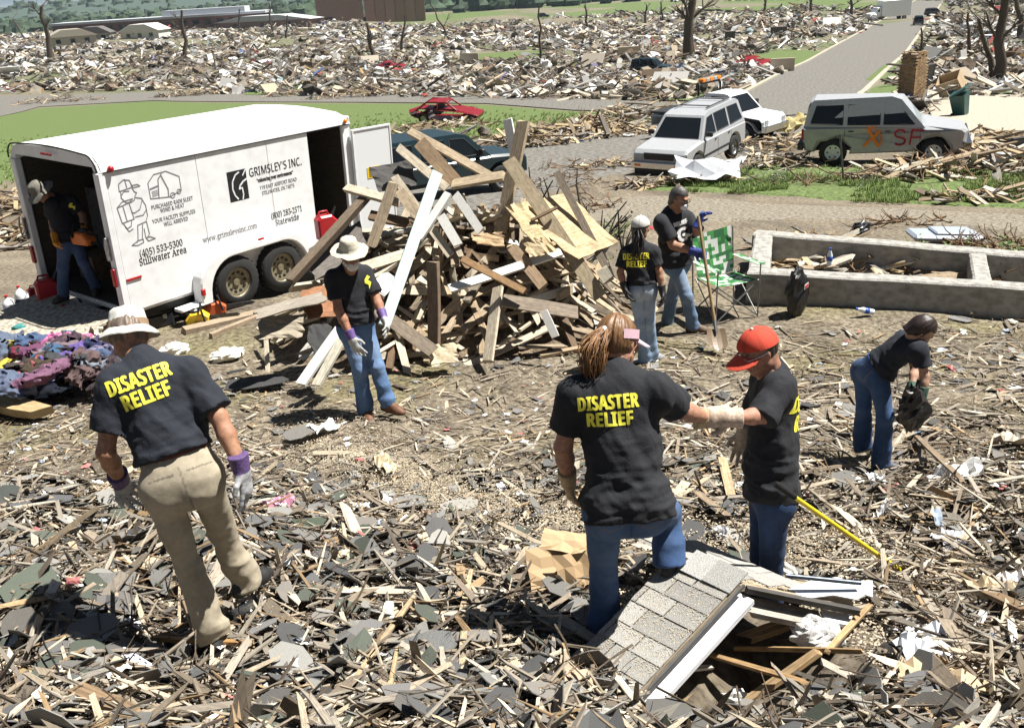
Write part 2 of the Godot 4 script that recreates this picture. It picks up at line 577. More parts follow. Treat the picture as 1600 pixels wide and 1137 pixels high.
# ---------------------------------------------------------------- ground, streets, lawns
func build_ground() -> void:
	var nx := 200
	var nzz := 280
	var verts := PackedVector3Array()
	var cols := PackedColorArray()
	var uvs := PackedVector2Array()
	for j in nzz + 1:
		var t := float(j) / nzz
		var d := -14.0 + 35.0 * t + 1800.0 * t ** 9
		for i in nx + 1:
			var s := float(i) / nx * 2.0 - 1.0
			var x := 12.0 * s + 1500.0 * s ** 7
			var y := hgt(x, -d)
			var a := nz.get_noise_2d(x * 0.8, d * 0.8)
			var b := nz.get_noise_2d(x * 3.0, d * 3.0)
			if d < 40.0:
				y += (0.035 * a + 0.022 * b + 0.012 * nz.get_noise_2d(x * 9.0, d * 9.0)) * ss(40.0, 12.0, d)
			if d > 120.0:
				y += nz.get_noise_2d(x * 0.01, d * 0.01) * ss(120.0, 400.0, d) * 2.0
			verts.append(Vector3(x, y, -d))
			uvs.append(Vector2(x, d))
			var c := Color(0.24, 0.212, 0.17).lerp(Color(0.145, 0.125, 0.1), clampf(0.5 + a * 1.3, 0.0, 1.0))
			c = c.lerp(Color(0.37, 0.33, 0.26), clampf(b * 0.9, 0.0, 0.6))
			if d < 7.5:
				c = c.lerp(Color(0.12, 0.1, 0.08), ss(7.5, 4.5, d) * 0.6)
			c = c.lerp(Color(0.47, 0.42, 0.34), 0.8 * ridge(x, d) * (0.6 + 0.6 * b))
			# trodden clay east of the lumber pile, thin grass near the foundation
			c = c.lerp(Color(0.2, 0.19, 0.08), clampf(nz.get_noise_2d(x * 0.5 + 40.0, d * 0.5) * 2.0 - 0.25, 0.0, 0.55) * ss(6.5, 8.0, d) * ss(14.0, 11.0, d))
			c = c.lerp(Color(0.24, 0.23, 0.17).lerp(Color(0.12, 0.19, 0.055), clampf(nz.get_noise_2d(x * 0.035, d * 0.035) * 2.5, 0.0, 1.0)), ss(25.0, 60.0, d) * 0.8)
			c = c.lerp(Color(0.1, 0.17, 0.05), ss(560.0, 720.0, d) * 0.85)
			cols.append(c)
	var idx := PackedInt32Array()
	for j in nzz:
		for i in nx:
			var k := j * (nx + 1) + i
			idx.append_array([k, k + nx + 1, k + 1, k + 1, k + nx + 1, k + nx + 2])
	var arr := []
	arr.resize(Mesh.ARRAY_MAX)
	arr[Mesh.ARRAY_VERTEX] = verts
	arr[Mesh.ARRAY_COLOR] = cols
	arr[Mesh.ARRAY_TEX_UV] = uvs
	arr[Mesh.ARRAY_INDEX] = idx
	var am := ArrayMesh.new()
	am.add_surface_from_arrays(Mesh.PRIMITIVE_TRIANGLES, arr)
	var st := SurfaceTool.new()
	st.create_from(am, 0)
	st.generate_normals()
	structure("ground", st.commit(), M.ground)
	# the street that climbs away, the cross street, the street the trailer stands on
	var hl := [Vector3(10.471,-3.487,-48.59), Vector3(16.275,-4.943,-66.312), Vector3(27.148,-6.139,-91.498), Vector3(43.272,-7.441,-126.042), Vector3(77.443,-9.363,-198.152), Vector3(141.41,-11.28,-327.961)]
	var hr := [Vector3(18.535,-3.519,-48.985), Vector3(24.541,-4.746,-63.956), Vector3(35.798,-5.954,-87.501), Vector3(51.02,-7.239,-118.706), Vector3(82.256,-9.059,-184.858), Vector3(144.205,-11.135,-313.492)]
	hl.append(hl[-1] + (hl[-1] - hl[-2]).normalized() * 250.0)
	hr.append(hl[-1] + Vector3(7, 0, 4))
	structure("road", strip(hl, hr, 14, 6, 0.09), M.asphalt)
	kerb("kerb", hl, M.concrete_pale)
	kerb("kerb", hr, M.concrete_pale)
	var sa := [Vector3(-13.5, 0, -8.0), Vector3(-8.5, 0, -11.8), Vector3(-8.066,-1.51,-25.603), Vector3(-2.235,-2.919,-41.632), Vector3(2.839,-3.231,-45.391), Vector3(7.47,-3.557,-49.466), Vector3(10.471,-3.487,-48.59)]
	var sb := [Vector3(-7.0, 0, -8.4), Vector3(-5.2, 0, -9.6), Vector3(-2.6, 0, -13.2), Vector3(0.823,-1.091,-21.414), Vector3(3.508,-1.581,-26.305), Vector3(8.6,-1.926,-29.763), Vector3(18.535,-3.519,-48.985)]
	structure("street", strip(sa, sb, 10, 6, 0.035), M.asphalt)
	var ca := [Vector3(-76.851,-7.416,-140.298), Vector3(-56.111,-7.44,-132.45), Vector3(-42.318,-7.405,-127.574), Vector3(-14.454,-6.631,-102.062), Vector3(-0.806,-6.008,-88.676), Vector3(10.766,-5.197,-71.235), Vector3(14.046,-4.774,-64.283)]
	var cb := [Vector3(-52.089,-6.242,-93.725), Vector3(-54.382,-7.077,-115.118), Vector3(-40.328,-7.085,-114.194), Vector3(-12.838,-6.072,-90.057), Vector3(-0.761,-5.545,-78.724), Vector3(9.178,-4.479,-60.752), Vector3(10.661,-3.558,-49.477)]
	structure("road", strip(ca, cb, 8, 4, 0.07), M.asphalt)
	var da := [Vector3(2.012,-1.334,-23.843), Vector3(4.347,-1.293,-23.428), Vector3(5.968,-1,-20.5), Vector3(7.941,-0.742,-18.334), Vector3(9.947,-0.411,-15.664)]
	var db := [Vector3(1.868,-0.761,-18.49), Vector3(3.808,-0.601,-17.206), Vector3(5.571,-0.574,-16.995), Vector3(6.928,-0.441,-15.92), Vector3(8.692,-0.169,-13.594)]
	structure("path", strip(da, db, 10, 6, 0.03), M.alley)
	structure("path", strip([Vector3(26.976,-4.803,-64.634), Vector3(36.511,-5.474,-77.186), Vector3(43.602,-5.144,-70.107)], [Vector3(25.243,-4.411,-59.936), Vector3(32.692,-5.091,-68.949), Vector3(37.017,-4.361,-59.338)], 6, 3, 0.12), M.concrete_pale)
	structure("pavement", strip([Vector3(22.469,-3.551,-49.383), Vector3(27.335,-4.073,-55.877), Vector3(28.89,-3.286,-46.081)], [Vector3(18.119,-2.685,-38.817), Vector3(17.973,-2.401,-35.41), Vector3(20.885,-2.202,-33.029)], 6, 4, 0.12), M.concrete_pale)
	var lm := mat("lawn", Color(0.135, 0.205, 0.06), 0.95, M.ground.albedo_texture, 0.35, true, M.ground.normal_texture, 1.0)
	lm.uv1_world_triplanar = true
	lawn([Vector3(-53.11,-6.023,-88.991), Vector3(-53.505,-7.035,-113.182), Vector3(-39.662,-7.036,-112.224), Vector3(-12.604,-5.992,-88.319), Vector3(-0.755,-5.483,-77.383), Vector3(8.73,-4.458,-60.49)], [Vector3(-23.255,-2.155,-32.46), Vector3(-18.734,-2.532,-36.981), Vector3(-12.457,-2.3,-34.195), Vector3(-5.653,-3.125,-44.097), Vector3(-0.547,-3.103,-43.836), Vector3(7.449,-3.732,-51.644)], 0.03, 3200, 0.16)
	lawn([Vector3(6.467,-1.635,-26.845), Vector3(8.536,-1.834,-28.836), Vector3(10.032,-1.591,-26.414), Vector3(13.589,-1.338,-23.88)], [Vector3(3.593,-1.335,-23.846), Vector3(5.633,-1.154,-22.036), Vector3(7.438,-0.877,-19.419), Vector3(9.952,-0.481,-16.244)], 0.03, 5200, 0.1)
	lawn([Vector3(33.776,-7.496,-128.022), Vector3(41.442,-7.732,-136.628), Vector3(42.988,-7.452,-126.439)], [Vector3(27.07,-6.528,-99.845), Vector3(30.86,-6.875,-107.315), Vector3(28.874,-6.342,-95.857)], 0.06, 0, 0.0)
	lawn([Vector3(25.65,-5.011,-67.241), Vector3(28.712,-5.213,-71.571), Vector3(31.081,-5.328,-74.055)], [Vector3(21.115,-4.102,-56.222), Vector3(22.692,-4.051,-55.607), Vector3(24.408,-4.151,-56.818)], 0.06, 0, 0.0)
	lawn([Vector3(97.166,-12.882,-510.301), Vector3(125.86,-12.382,-447.708), Vector3(148.464,-11.471,-347.114)], [Vector3(76.833,-12.027,-403.36), Vector3(90.073,-11.198,-319.808), Vector3(112.488,-10.728,-272.751)], 0.1, 0, 0.0)
	lawn([Vector3(-47.05,-12.668,-582.492), Vector3(22.451,-13.867,-633.359), Vector3(97.685,-13.049,-531.089)], [Vector3(-53.047,-10.954,-397.306), Vector3(12.725,-11.669,-366.885), Vector3(62.34,-11.387,-338.721)], 0.1, 0, 0.0)
	lawn([Vector3(-4.321,-9.244,-192.21), Vector3(9.436,-8.886,-178.576)], [Vector3(-3.681,-8.35,-159.098), Vector3(7.465,-7.897,-142.631)], 0.1, 0, 0.0)
	lawn([Vector3(31.273,-5.088,-68.89), Vector3(36.398,-4.877,-65.528)], [Vector3(26.916,-4.346,-59.154), Vector3(30.39,-3.964,-54.552)], 0.1, 0, 0.0)
	lawn([Vector3(12.805,-5.503,-77.809), Vector3(18.714,-5.536,-78.535)], [Vector3(11.367,-5.233,-72.014), Vector3(15.591,-5.01,-67.225)], 0.1, 0, 0.0)
	lawn([Vector3(-31.372,-7.403,-125.892), Vector3(-24.492,-7.45,-126.986)], [Vector3(-29.574,-7.086,-113.607), Vector3(-19.298,-6.835,-106.487)], 0.1, 0, 0.0)
	lawn([Vector3(38.092,-6.262,-94.135), Vector3(43.067,-6.606,-101.529)], [Vector3(29.899,-5.475,-77.221), Vector3(32.652,-5.506,-77.87)], 0.1, 0, 0.0)


func strip(a: Array, b: Array, along: int, across: int, dy: float, patchy := 0.0) -> ArrayMesh:
	var m := MB.new()
	var g := []
	for i in a.size() - 1:
		for k in along + (1 if i == a.size() - 2 else 0):
			var t := float(k) / along
			var row := []
			for j in across + 1:
				var p: Vector3 = a[i].lerp(a[i + 1], t).lerp(b[i].lerp(b[i + 1], t), float(j) / across)
				if p.z > -45.0 and (j == 0 or j == across):
					p += Vector3(nz.get_noise_2d(p.x * 1.3, p.z * 1.3), 0, nz.get_noise_2d(p.x * 1.3 + 70.0, p.z * 1.3)) * 0.45
				row.append(on(p.x, p.z, dy if j > 0 and j < across or p.z < -45.0 else dy - 0.11))
			g.append(row)
	for i in g.size() - 1:
		for j in across:
			if patchy > 0.0:
				m.col = Color.WHITE.lerp(Color(1.75, 1.2, 2.4), clampf(patchy * (0.35 + nz.get_noise_3dv(g[i][j] * 0.45)), 0.0, 1.0))
			m.quad(g[i][j], g[i + 1][j], g[i + 1][j + 1], g[i][j + 1], Vector3.UP)
	return m.done()


func kerb(called: String, line: Array, mt: Material) -> void:
	var m := MB.new()
	for i in line.size() - 1:
		for k in 8:
			var p: Vector3 = line[i].lerp(line[i + 1], k / 8.0)
			var q: Vector3 = line[i].lerp(line[i + 1], (k + 1) / 8.0)
			var s := Vector3(-(q - p).z, 0, (q - p).x).normalized() * 0.2
			var c := []
			for w in [p, q]:
				for y in [-0.1, 0.24]:
					for e in [-1.0, 1.0]:
						c.append(on(w.x, w.z, y) + s * e)
			m.hexa(c)
	structure(called, m.done(), mt)


func lawn(a: Array, b: Array, dy: float, blades: int, size: float) -> void:
	structure("lawn", strip(a, b, 22, 14, dy, 1.1 if blades > 4000 else 0.55), M.lawn)
	if blades == 0:
		return
	var m := MB.new()
	for k in 7:
		var w := TAU * k / 7.0
		var o := Vector3(cos(w), 0, sin(w)) * 0.5
		m.col = Color(0.12, 0.2, 0.045).lerp(Color(0.24, 0.27, 0.09), k / 7.0)
		var s := Vector3(-o.z, 0, o.x) * 0.25
		m.flat(o * 0.4 - s, o * 0.4 + s, o * 1.3 + Vector3(0, 0.8 + 0.1 * (k % 3), 0), Vector3.UP)
	var xs := []
	for i in blades:
		var seg := rng.randi() % (a.size() - 1)
		var t := rng.randf()
		var p: Vector3 = a[seg].lerp(a[seg + 1], t).lerp(b[seg].lerp(b[seg + 1], t), sqrt(rng.randf()))
		if p.z < -75.0:
			continue
		if nz.get_noise_3dv(p * 0.45) > -0.05 and blades > 4000:
			continue
		xs.append(Transform3D(Basis(Vector3.UP, rng.randf() * TAU).scaled(Vector3.ONE * size * rng.randf_range(0.6, 1.5)), on(p.x, p.z, dy)))
	scatter("grass", m.done(), M.leaf, xs, [], "")


# ---------------------------------------------------------------- pieces that debris is made of
func board_mesh(l: float, w: float, t: float, c: Color, broken := 0.0) -> ArrayMesh:
	# a sawn board along x, a little bowed, its ends snapped when broken > 0
	var m := MB.new()
	var n := 3
	var rows := []
	var bow := rng.randf_range(-1, 1) * l * 0.008
	for i in n + 1:
		var f := float(i) / n
		var r := []
		for k in 4:
			var y := (-0.5 if k < 2 else 0.5) * t
			var z := (-0.5 if k % 2 == 0 else 0.5) * w
			var x := (f - 0.5) * l
			if i == 0 or i == n:
				x += rng.randf_range(-1, 1) * broken * w * 1.4
				z *= 1.0 - broken * rng.randf() * 0.6
			z *= 1.0 - 0.15 * broken * rng.randf()
			r.append(Vector3(x, y + bow * sin(f * PI), z))
		rows.append(r)
	var uo := Vector2(rng.randf() * 3.0, rng.randf() * 3.0)
	for i in n:
		var a: Array = rows[i]
		var b: Array = rows[i + 1]
		var x0 := uo.x + i * l / n
		var x1 := uo.x + (i + 1) * l / n
		var e := w
		m.col = c
		m.quad(a[2], b[2], b[3], a[3], Vector3.UP, Vector2(x0, uo.y), Vector2(x1, uo.y), Vector2(x1, uo.y + e), Vector2(x0, uo.y + e))
		m.quad(a[0], b[0], b[1], a[1], Vector3.DOWN, Vector2(x0, uo.y), Vector2(x1, uo.y), Vector2(x1, uo.y + e), Vector2(x0, uo.y + e))
		m.quad(a[0], b[0], b[2], a[2], Vector3.FORWARD, Vector2(x0, uo.y), Vector2(x1, uo.y), Vector2(x1, uo.y + t), Vector2(x0, uo.y + t))
		m.quad(a[1], b[1], b[3], a[3], Vector3.BACK, Vector2(x0, uo.y), Vector2(x1, uo.y), Vector2(x1, uo.y + t), Vector2(x0, uo.y + t))
	m.quad(rows[0][0], rows[0][1], rows[0][3], rows[0][2], Vector3.LEFT, uo, uo + Vector2(t, 0), uo + Vector2(t, w), uo + Vector2(0, w))
	m.quad(rows[n][0], rows[n][1], rows[n][3], rows[n][2], Vector3.RIGHT, uo, uo + Vector2(t, 0), uo + Vector2(t, w), uo + Vector2(0, w))
	return m.done()


func flake_mesh(rx: float, rz: float, t: float, c: Color, sides := 7, bend := 0.1, jag := 0.35) -> ArrayMesh:
	# a torn flat piece: shingle, plaster, paper, plywood
	var m := MB.new()
	m.col = c
	var top := []
	var bot := []
	var b2 := rng.randf_range(-1, 1) * bend
	var ph := rng.randf() * TAU
	for k in sides:
		var w := TAU * (k + rng.randf_range(-0.25, 0.25)) / sides
		var r := 1.0 - jag * rng.randf()
		# a squarish outline
		var q := 1.0 / maxf(absf(cos(w)), absf(sin(w)))
		r *= lerpf(1.0, q, 0.55)
		var x := cos(w) * r * rx
		var z := sin(w) * r * rz
		var e := cos(ph) * x / rx + sin(ph) * z / rz
		var y := (e * absf(e)) * b2 * rx
		top.append(Vector3(x, y + t * 0.5, z))
		bot.append(Vector3(x, y - t * 0.5, z))
	var ct := Vector3(0, t * 0.5 + 0.02 * rx * rng.randf_range(-1, 1), 0)
	for k in sides:
		var j := (k + 1) % sides
		m.flat(ct, top[k], top[j], Vector3.UP, Vector2.ZERO, Vector2(top[k].x, top[k].z), Vector2(top[j].x, top[j].z))
		m.flat(ct - Vector3(0, t, 0), bot[k], bot[j], Vector3.DOWN)
		m.quad(bot[k], bot[j], top[j], top[k], top[k])
	return m.done()


func twig_mesh(l: float, r: float, c: Color, forks := 1) -> ArrayMesh:
	var m := MB.new()
	m.col = c
	var p := Vector3(-l * 0.5, 0, 0)
	var pts := [p]
	var rad := [r]
	var dir := Vector3.RIGHT
	for i in 4:
		dir = (dir + Vector3(0, rng.randf_range(-0.25, 0.25), rng.randf_range(-0.35, 0.35))).normalized()
		p += dir * l / 4.0
		pts.append(p)
		rad.append(r * (1.0 - 0.16 * (i + 1)))
	m.tube(pts, rad, 5)
	for k in forks:
		var q: Vector3 = pts[1 + rng.randi() % 3]
		var fd := (dir + Vector3(0, rng.randf_range(-0.2, 0.5), rng.randf_range(-1, 1))).normalized()
		var q2 := q + fd * l * 0.2
		m.tube([q, q2, q2 + (fd + Vector3(0, 0.2, 0.2)).normalized() * l * 0.15], [r * 0.6, r * 0.45, r * 0.25], 4)
	return m.done()


func chunk_mesh(r: Vector3, c: Color, rough := 0.25, seg := 8, rings := 6) -> ArrayMesh:
	var m := MB.new()
	m.col = c
	var o := Vector3(rng.randf() * 50.0, rng.randf() * 50.0, 0)
	var grid := []
	for i in rings + 1:
		var row := []
		for k in seg:
			var t := PI * i / rings
			var w := TAU * k / seg
			var d := Vector3(sin(t) * cos(w), cos(t), sin(t) * sin(w))
			row.append(d * r * (1.0 + rough * 2.0 * nz.get_noise_3dv(d * 1.3 + o) + rough * nz.get_noise_3dv(d * 4.0 + o)))
		grid.append(row)
	for i in rings:
		for k in seg:
			var j := (k + 1) % seg
			if i > 0:
				m.flat(grid[i][k], grid[i][j], grid[i + 1][j], grid[i][k] + grid[i + 1][j])
			if i < rings - 1:
				m.flat(grid[i][k], grid[i + 1][j], grid[i + 1][k], grid[i][k] + grid[i + 1][j])
	return m.done()


func sheet_mesh(sx: float, sz: float, c: Color, crumple: float, n := 6, thick := 0.002) -> ArrayMesh:
	# a crumpled sheet: paper, cloth, bag, metal skin
	var m := MB.new()
	m.col = c
	var o := Vector2(rng.randf() * 90.0, rng.randf() * 90.0)
	var g := []
	for i in n + 1:
		for j in n + 1:
			var a := float(i) / n - 0.5
			var b := float(j) / n - 0.5
			var e := maxf(absf(a), absf(b)) * 2.0
			var q := Vector2(a, b) * (1.0 - 0.2 * e * nz.get_noise_2d(a * 5.0 + o.x, b * 5.0))
			g.append(Vector3(q.x * sx, (nz.get_noise_2d(a * 1.5 + o.x, b * 1.5 + o.y) * 0.8 + 0.25 * absf(nz.get_noise_2d(a * 3.0 + o.y, b * 3.0 + o.x))) * crumple, q.y * sz))
	for i in n:
		for j in n:
			var k := i * (n + 1) + j
			m.quad(g[k], g[k + n + 1], g[k + n + 2], g[k + 1], Vector3.UP)
			var d := Vector3(0, -thick, 0)
			m.quad(g[k] + d, g[k + n + 1] + d, g[k + n + 2] + d, g[k + 1] + d, Vector3.DOWN)
	return m.done()


func lie(p: Vector3, yaw: float, tilt := 0.0, roll := 0.0) -> Transform3D:
	var b := slope_basis(p.x, p.z) * Basis(Vector3.UP, yaw) * Basis(Vector3.BACK, tilt) * Basis(Vector3.RIGHT, roll)
	return Transform3D(b, p)


func between(a: Vector3, b: Vector3, up := Vector3.UP, roll := 0.0) -> Transform3D:
	return Transform3D(basis_to(b - a, up) * Basis(Vector3.RIGHT, roll), (a + b) * 0.5)


# ---------------------------------------------------------------- the far field
func bare_tree(base: Vector3, top: Vector3, r: float, seed_: int, label: String, limbs := 4, pale := false) -> void:
	var o := thing("bare_tree", label, "tree", Transform3D(Basis(), base), "snapped trees standing in the debris field")
	rng.seed = seed_
	var m := MB.new()
	m.col = Color(3.4, 3.4, 3.3) if pale else Color.WHITE
	var v := top - base
	var pts := []
	var rad := []
	for i in 6:
		var t := i / 5.0
		pts.append(v * t + Vector3(rng.randf_range(-1, 1), 0, rng.randf_range(-1, 1)) * v.length() * 0.034 * (1.0 if i > 0 else 0.0) - Vector3(0, 0.3 if i == 0 else 0.0, 0))
		rad.append(r * lerpf(1.25 if i == 0 else 1.0, 0.45, t))
	m.tube(pts, rad, 8)
	part("trunk", m.done(), M.bark, o)
	for k in limbs:
		var m2 := MB.new()
		m2.col = m.col
		var i := 2 + k % 4
		var p: Vector3 = pts[i]
		var w := rng.randf() * TAU
		var d := Vector3(cos(w), rng.randf_range(0.5, 1.4), sin(w) * 0.7).normalized()
		var l := v.length() * rng.randf_range(0.18, 0.42)
		var q := p + d * l * 0.5
		var q2 := q + (d + Vector3(rng.randf_range(-0.4, 0.4), 0.25, 0)).normalized() * l * 0.5
		m2.tube([p, q, q2], [rad[i] * 0.42, rad[i] * 0.28, rad[i] * 0.06], 6)
		for s in 6:
			var e := (d + Vector3(rng.randf_range(-1, 1), rng.randf_range(-0.2, 0.8), rng.randf_range(-1, 1))).normalized()
			m2.tube([q, q + e * l * 0.3, q + e * l * 0.55 + Vector3(rng.randf_range(-1, 1), rng.randf(), 0) * l * 0.14], [rad[i] * 0.16, rad[i] * 0.1, rad[i] * 0.03], 4)
		part("limb", m2.done(), M.bark, o)


func build_far() -> void:
	# wooded hills on the horizon
	var hm := MB.new()
	for j in 3:
		for i in 60:
			var x := -1500.0 + i * 50.0
			var pr := []
			for w in [[0, 0], [1, 0], [1, 1], [0, 1]]:
				var xx: float = x + w[0] * 50.0
				var k: int = j + w[1]
				pr.append(Vector3(xx, -14.0 + [0.0, 10.0, 17.0, 19.0][k] * (1.0 + 0.3 * nz.get_noise_1d(xx * 0.004)) + 3.0, -1000.0 - k * 110.0))
			hm.col = Color(0.04, 0.065, 0.05)
			hm.quad(pr[0], pr[1], pr[2], pr[3], Vector3.UP)
	structure("hills", hm.done(), M.far)
	rng.seed = 31
	var blob := chunk_mesh(Vector3(1, 1, 1), Color.WHITE, 0.3, 9, 6)
	var xs := []
	var cs := []
	for i in 2600:
		var d := rng.randf_range(560.0, 1250.0)
		var x := rng.randf_range(-0.85, 0.55) * d
		var s := rng.randf_range(3.0, 6.5)
		var y := -13.0 + 17.0 * ss(1000.0, 1250.0, d)
		xs.append(Transform3D(Basis(Vector3.UP, rng.randf() * TAU).scaled(Vector3(s * 1.1, s * 1.1, s)), Vector3(x, y + s * 0.5, -d)))
		var g := rng.randf_range(0.6, 1.3)
		cs.append(Color(0.035 * g, 0.06 * g, 0.03 * g))
	scatter("forest", blob, M.far, xs, cs, "")
	# buildings beyond the field
	var brown := Color(0.34, 0.21, 0.155)
	var b := thing("brown_building", "big windowless brown building with tall wall panels far behind the debris field", "building", Transform3D(Basis(Vector3.UP, 0.12), Vector3(-54.45,-11.255,-441.116)))
	var mb := MB.new()
	mb.col = brown
	mb.box(Vector3(20, 17, 30), Transform3D(Basis(), Vector3(-12, 8, -12)))
	part("wall", mb.done(), M.brick, b)
	for k in 6:
		var pm := MB.new()
		pm.col = brown * (1.12 if k % 2 == 0 else 1.0)
		pm.cbox(Vector3(4.3, 18, 28), 0.12, Transform3D(Basis(), Vector3(1.2 + k * 4.45, 8.6, -11.6)))
		part("panel", pm.done(), M.brick, b)
	var db := MB.new()
	db.col = Color(0.05, 0.03, 0.03)
	db.box(Vector3(3.2, 3.5, 0.3), Transform3D(Basis(), Vector3(-17, 1.7, 3.1)))
	part("door", db.done(), M.brick, b)
	var s := thing("school_building", "long low red brick building with rows of dark windows behind the trees", "building", Transform3D(Basis(Vector3.UP, 0.05), Vector3(-136.621,-9.08,-410.015)))
	var sw := MB.new()
	sw.col = Color(0.2, 0.1, 0.075)
	sw.box(Vector3(86, 5.4, 16), Transform3D(Basis(), Vector3(0, 2.5, -8)))
	part("wall", sw.done(), M.brick, s)
	var sr := MB.new()
	sr.col = Color(0.4, 0.42, 0.45)
	sr.box(Vector3(88, 0.9, 18), Transform3D(Basis(), Vector3(0, 5.7, -8)))
	sr.box(Vector3(34, 2.2, 12), Transform3D(Basis(), Vector3(18, 7.2, -9)))
	part("roof", sr.done(), M.far, s)
	for k in 17:
		var wm := MB.new()
		wm.box(Vector3(2.6, 1.9, 0.2), Transform3D(Basis(), Vector3(-40 + k * 5.0, 3.2, 0.12)))
		part("window", wm.done(), M.glass_dark, s)
	var names := ["pale grey house with a broken gabled roof left of the tall tree", "dark roofed house beside the bare tree at the left", "white walled ruin in front of the long brick building", "flat pale roofed hall right of the school", "blue roofed shed far out by the horizon"]
	var hp := [Vector3(-132.807,-8.132,-313.177), Vector3(-135.211,-8.389,-338.938), Vector3(-115.893,-8.337,-332.527), Vector3(-90.493,-9.57,-404.752), Vector3(-309.127,-13,-983.978)]
	var hc := [Color(0.28, 0.25, 0.2), Color(0.1, 0.09, 0.085), Color(0.6, 0.58, 0.54), Color(0.42, 0.43, 0.44), Color(0.1, 0.2, 0.5)]
	for k in 5:
		var h := thing("house", names[k], "house", Transform3D(Basis(Vector3.UP, 0.5 - 0.3 * k), hp[k]), "")
		var w := [14.0, 11.0, 13.0, 44.0, 22.0][k] as float
		var wl := MB.new()
		wl.col = [Color(0.42, 0.38, 0.32), Color(0.3, 0.28, 0.25), Color(0.6, 0.58, 0.54), Color(0.25, 0.16, 0.13), Color(0.45, 0.45, 0.45)][k]
		wl.box(Vector3(w, 3.0, 9), Transform3D(Basis(), Vector3(0, 1.4, 0)))
		part("wall", wl.done(), M.far, h)
		var rf := MB.new()
		rf.col = hc[k]
		rf.prism(PackedVector2Array([Vector2(-w * 0.54, 2.9), Vector2(w * 0.54, 2.9), Vector2(w * 0.2, 5.0), Vector2(-w * 0.2, 5.0)]), -5.2, 5.2, 0.05)
		part("roof", rf.done(), M.far, h)
		for q in 3:
			var wn := MB.new()
			wn.box(Vector3(1.3, 1.2, 0.1), Transform3D(Basis(), Vector3(-w * 0.3 + q * w * 0.3, 1.6, 4.56)))
			part("window", wn.done(), M.glass_dark, h)
	# trees stripped by the wind
	var T := [
		[78, 90, 62, 10, 0.75, 6, 0, "tall forked bare tree at the upper left before the gabled house"],
		[1077, 94, 1080, -60, 0.75, 9, 0, "thick dark bare tree left of the climbing street"],
		[1556, 136, 1578, -50, 0.42, 7, 1, "pale split trunk beside the concrete drive at right"],
		[1556, 134, 1532, 30, 0.25, 5, 1, "dark leaning twin of the pale split trunk at right"],
		[583, 96, 574, 36, 0.5, 2, 0, "short snapped dark trunk beside the red wreck in the field"],
		[627, 80, 633, 24, 0.35, 2, 0, "thin black trunk in front of the brown building"],
		[289, 96, 284, 16, 0.5, 3, 1, "pale straight trunk left of the brown building"],
		[704, 66, 672, 6, 0.3, 1, 1, "pale pole like trunk leaning left in the mid field"],
		[846, 98, 841, 8, 0.22, 0, 0, "very thin dark pole in the middle of the field"],
		[918, 50, 914, 8, 0.4, 4, 0, "ragged dark stump tree at the edge of the green field"],
		[1008, 40, 1010, 8, 0.4, 5, 0, "twiggy broken tree far left of the street"],
		[1036, 36, 1032, 4, 0.4, 5, 0, "second twiggy broken tree, nearer the thick dark one"],
		[1195, 24, 1196, -8, 0.45, 6, 0, "brushy bare tree on the edge of the far lawn"],
		[1268, 20, 1270, -20, 0.5, 6, 0, "bare tree standing above the far heaps by the street"],
		[1332, 26, 1330, -16, 0.5, 7, 0, "bushy bare tree just left of the white truck"],
		[1440, 88, 1441, 44, 0.2, 2, 0, "thin grey snag behind the brick chimney"],
		[1515, 88, 1512, 20, 0.25, 3, 0, "slim snag between the chimney and the pale trunk"],
		[40, 66, 18, 30, 0.4, 5, 0, "low dark broken tree at the far left edge"],
		[372, 48, 374, 14, 0.4, 3, 0, "small bare tree right of the school"],
		[424, 54, 420, 4, 0.4, 3, 0, "bare tree in front of the flat pale hall"],
		[446, 60, 448, 24, 0.35, 2, 0, "short stub next to the tree by the flat hall"],
		[1598, 60, 1590, -10, 0.5, 5, 0, "dark tangled tree at the far right edge"]]
	for k in T.size():
		var t: Array = T[k]
		bare_tree(far_pts[k][0], far_pts[k][1], t[4], 100 + k, t[7], t[5], t[6] == 1)
	far_field()


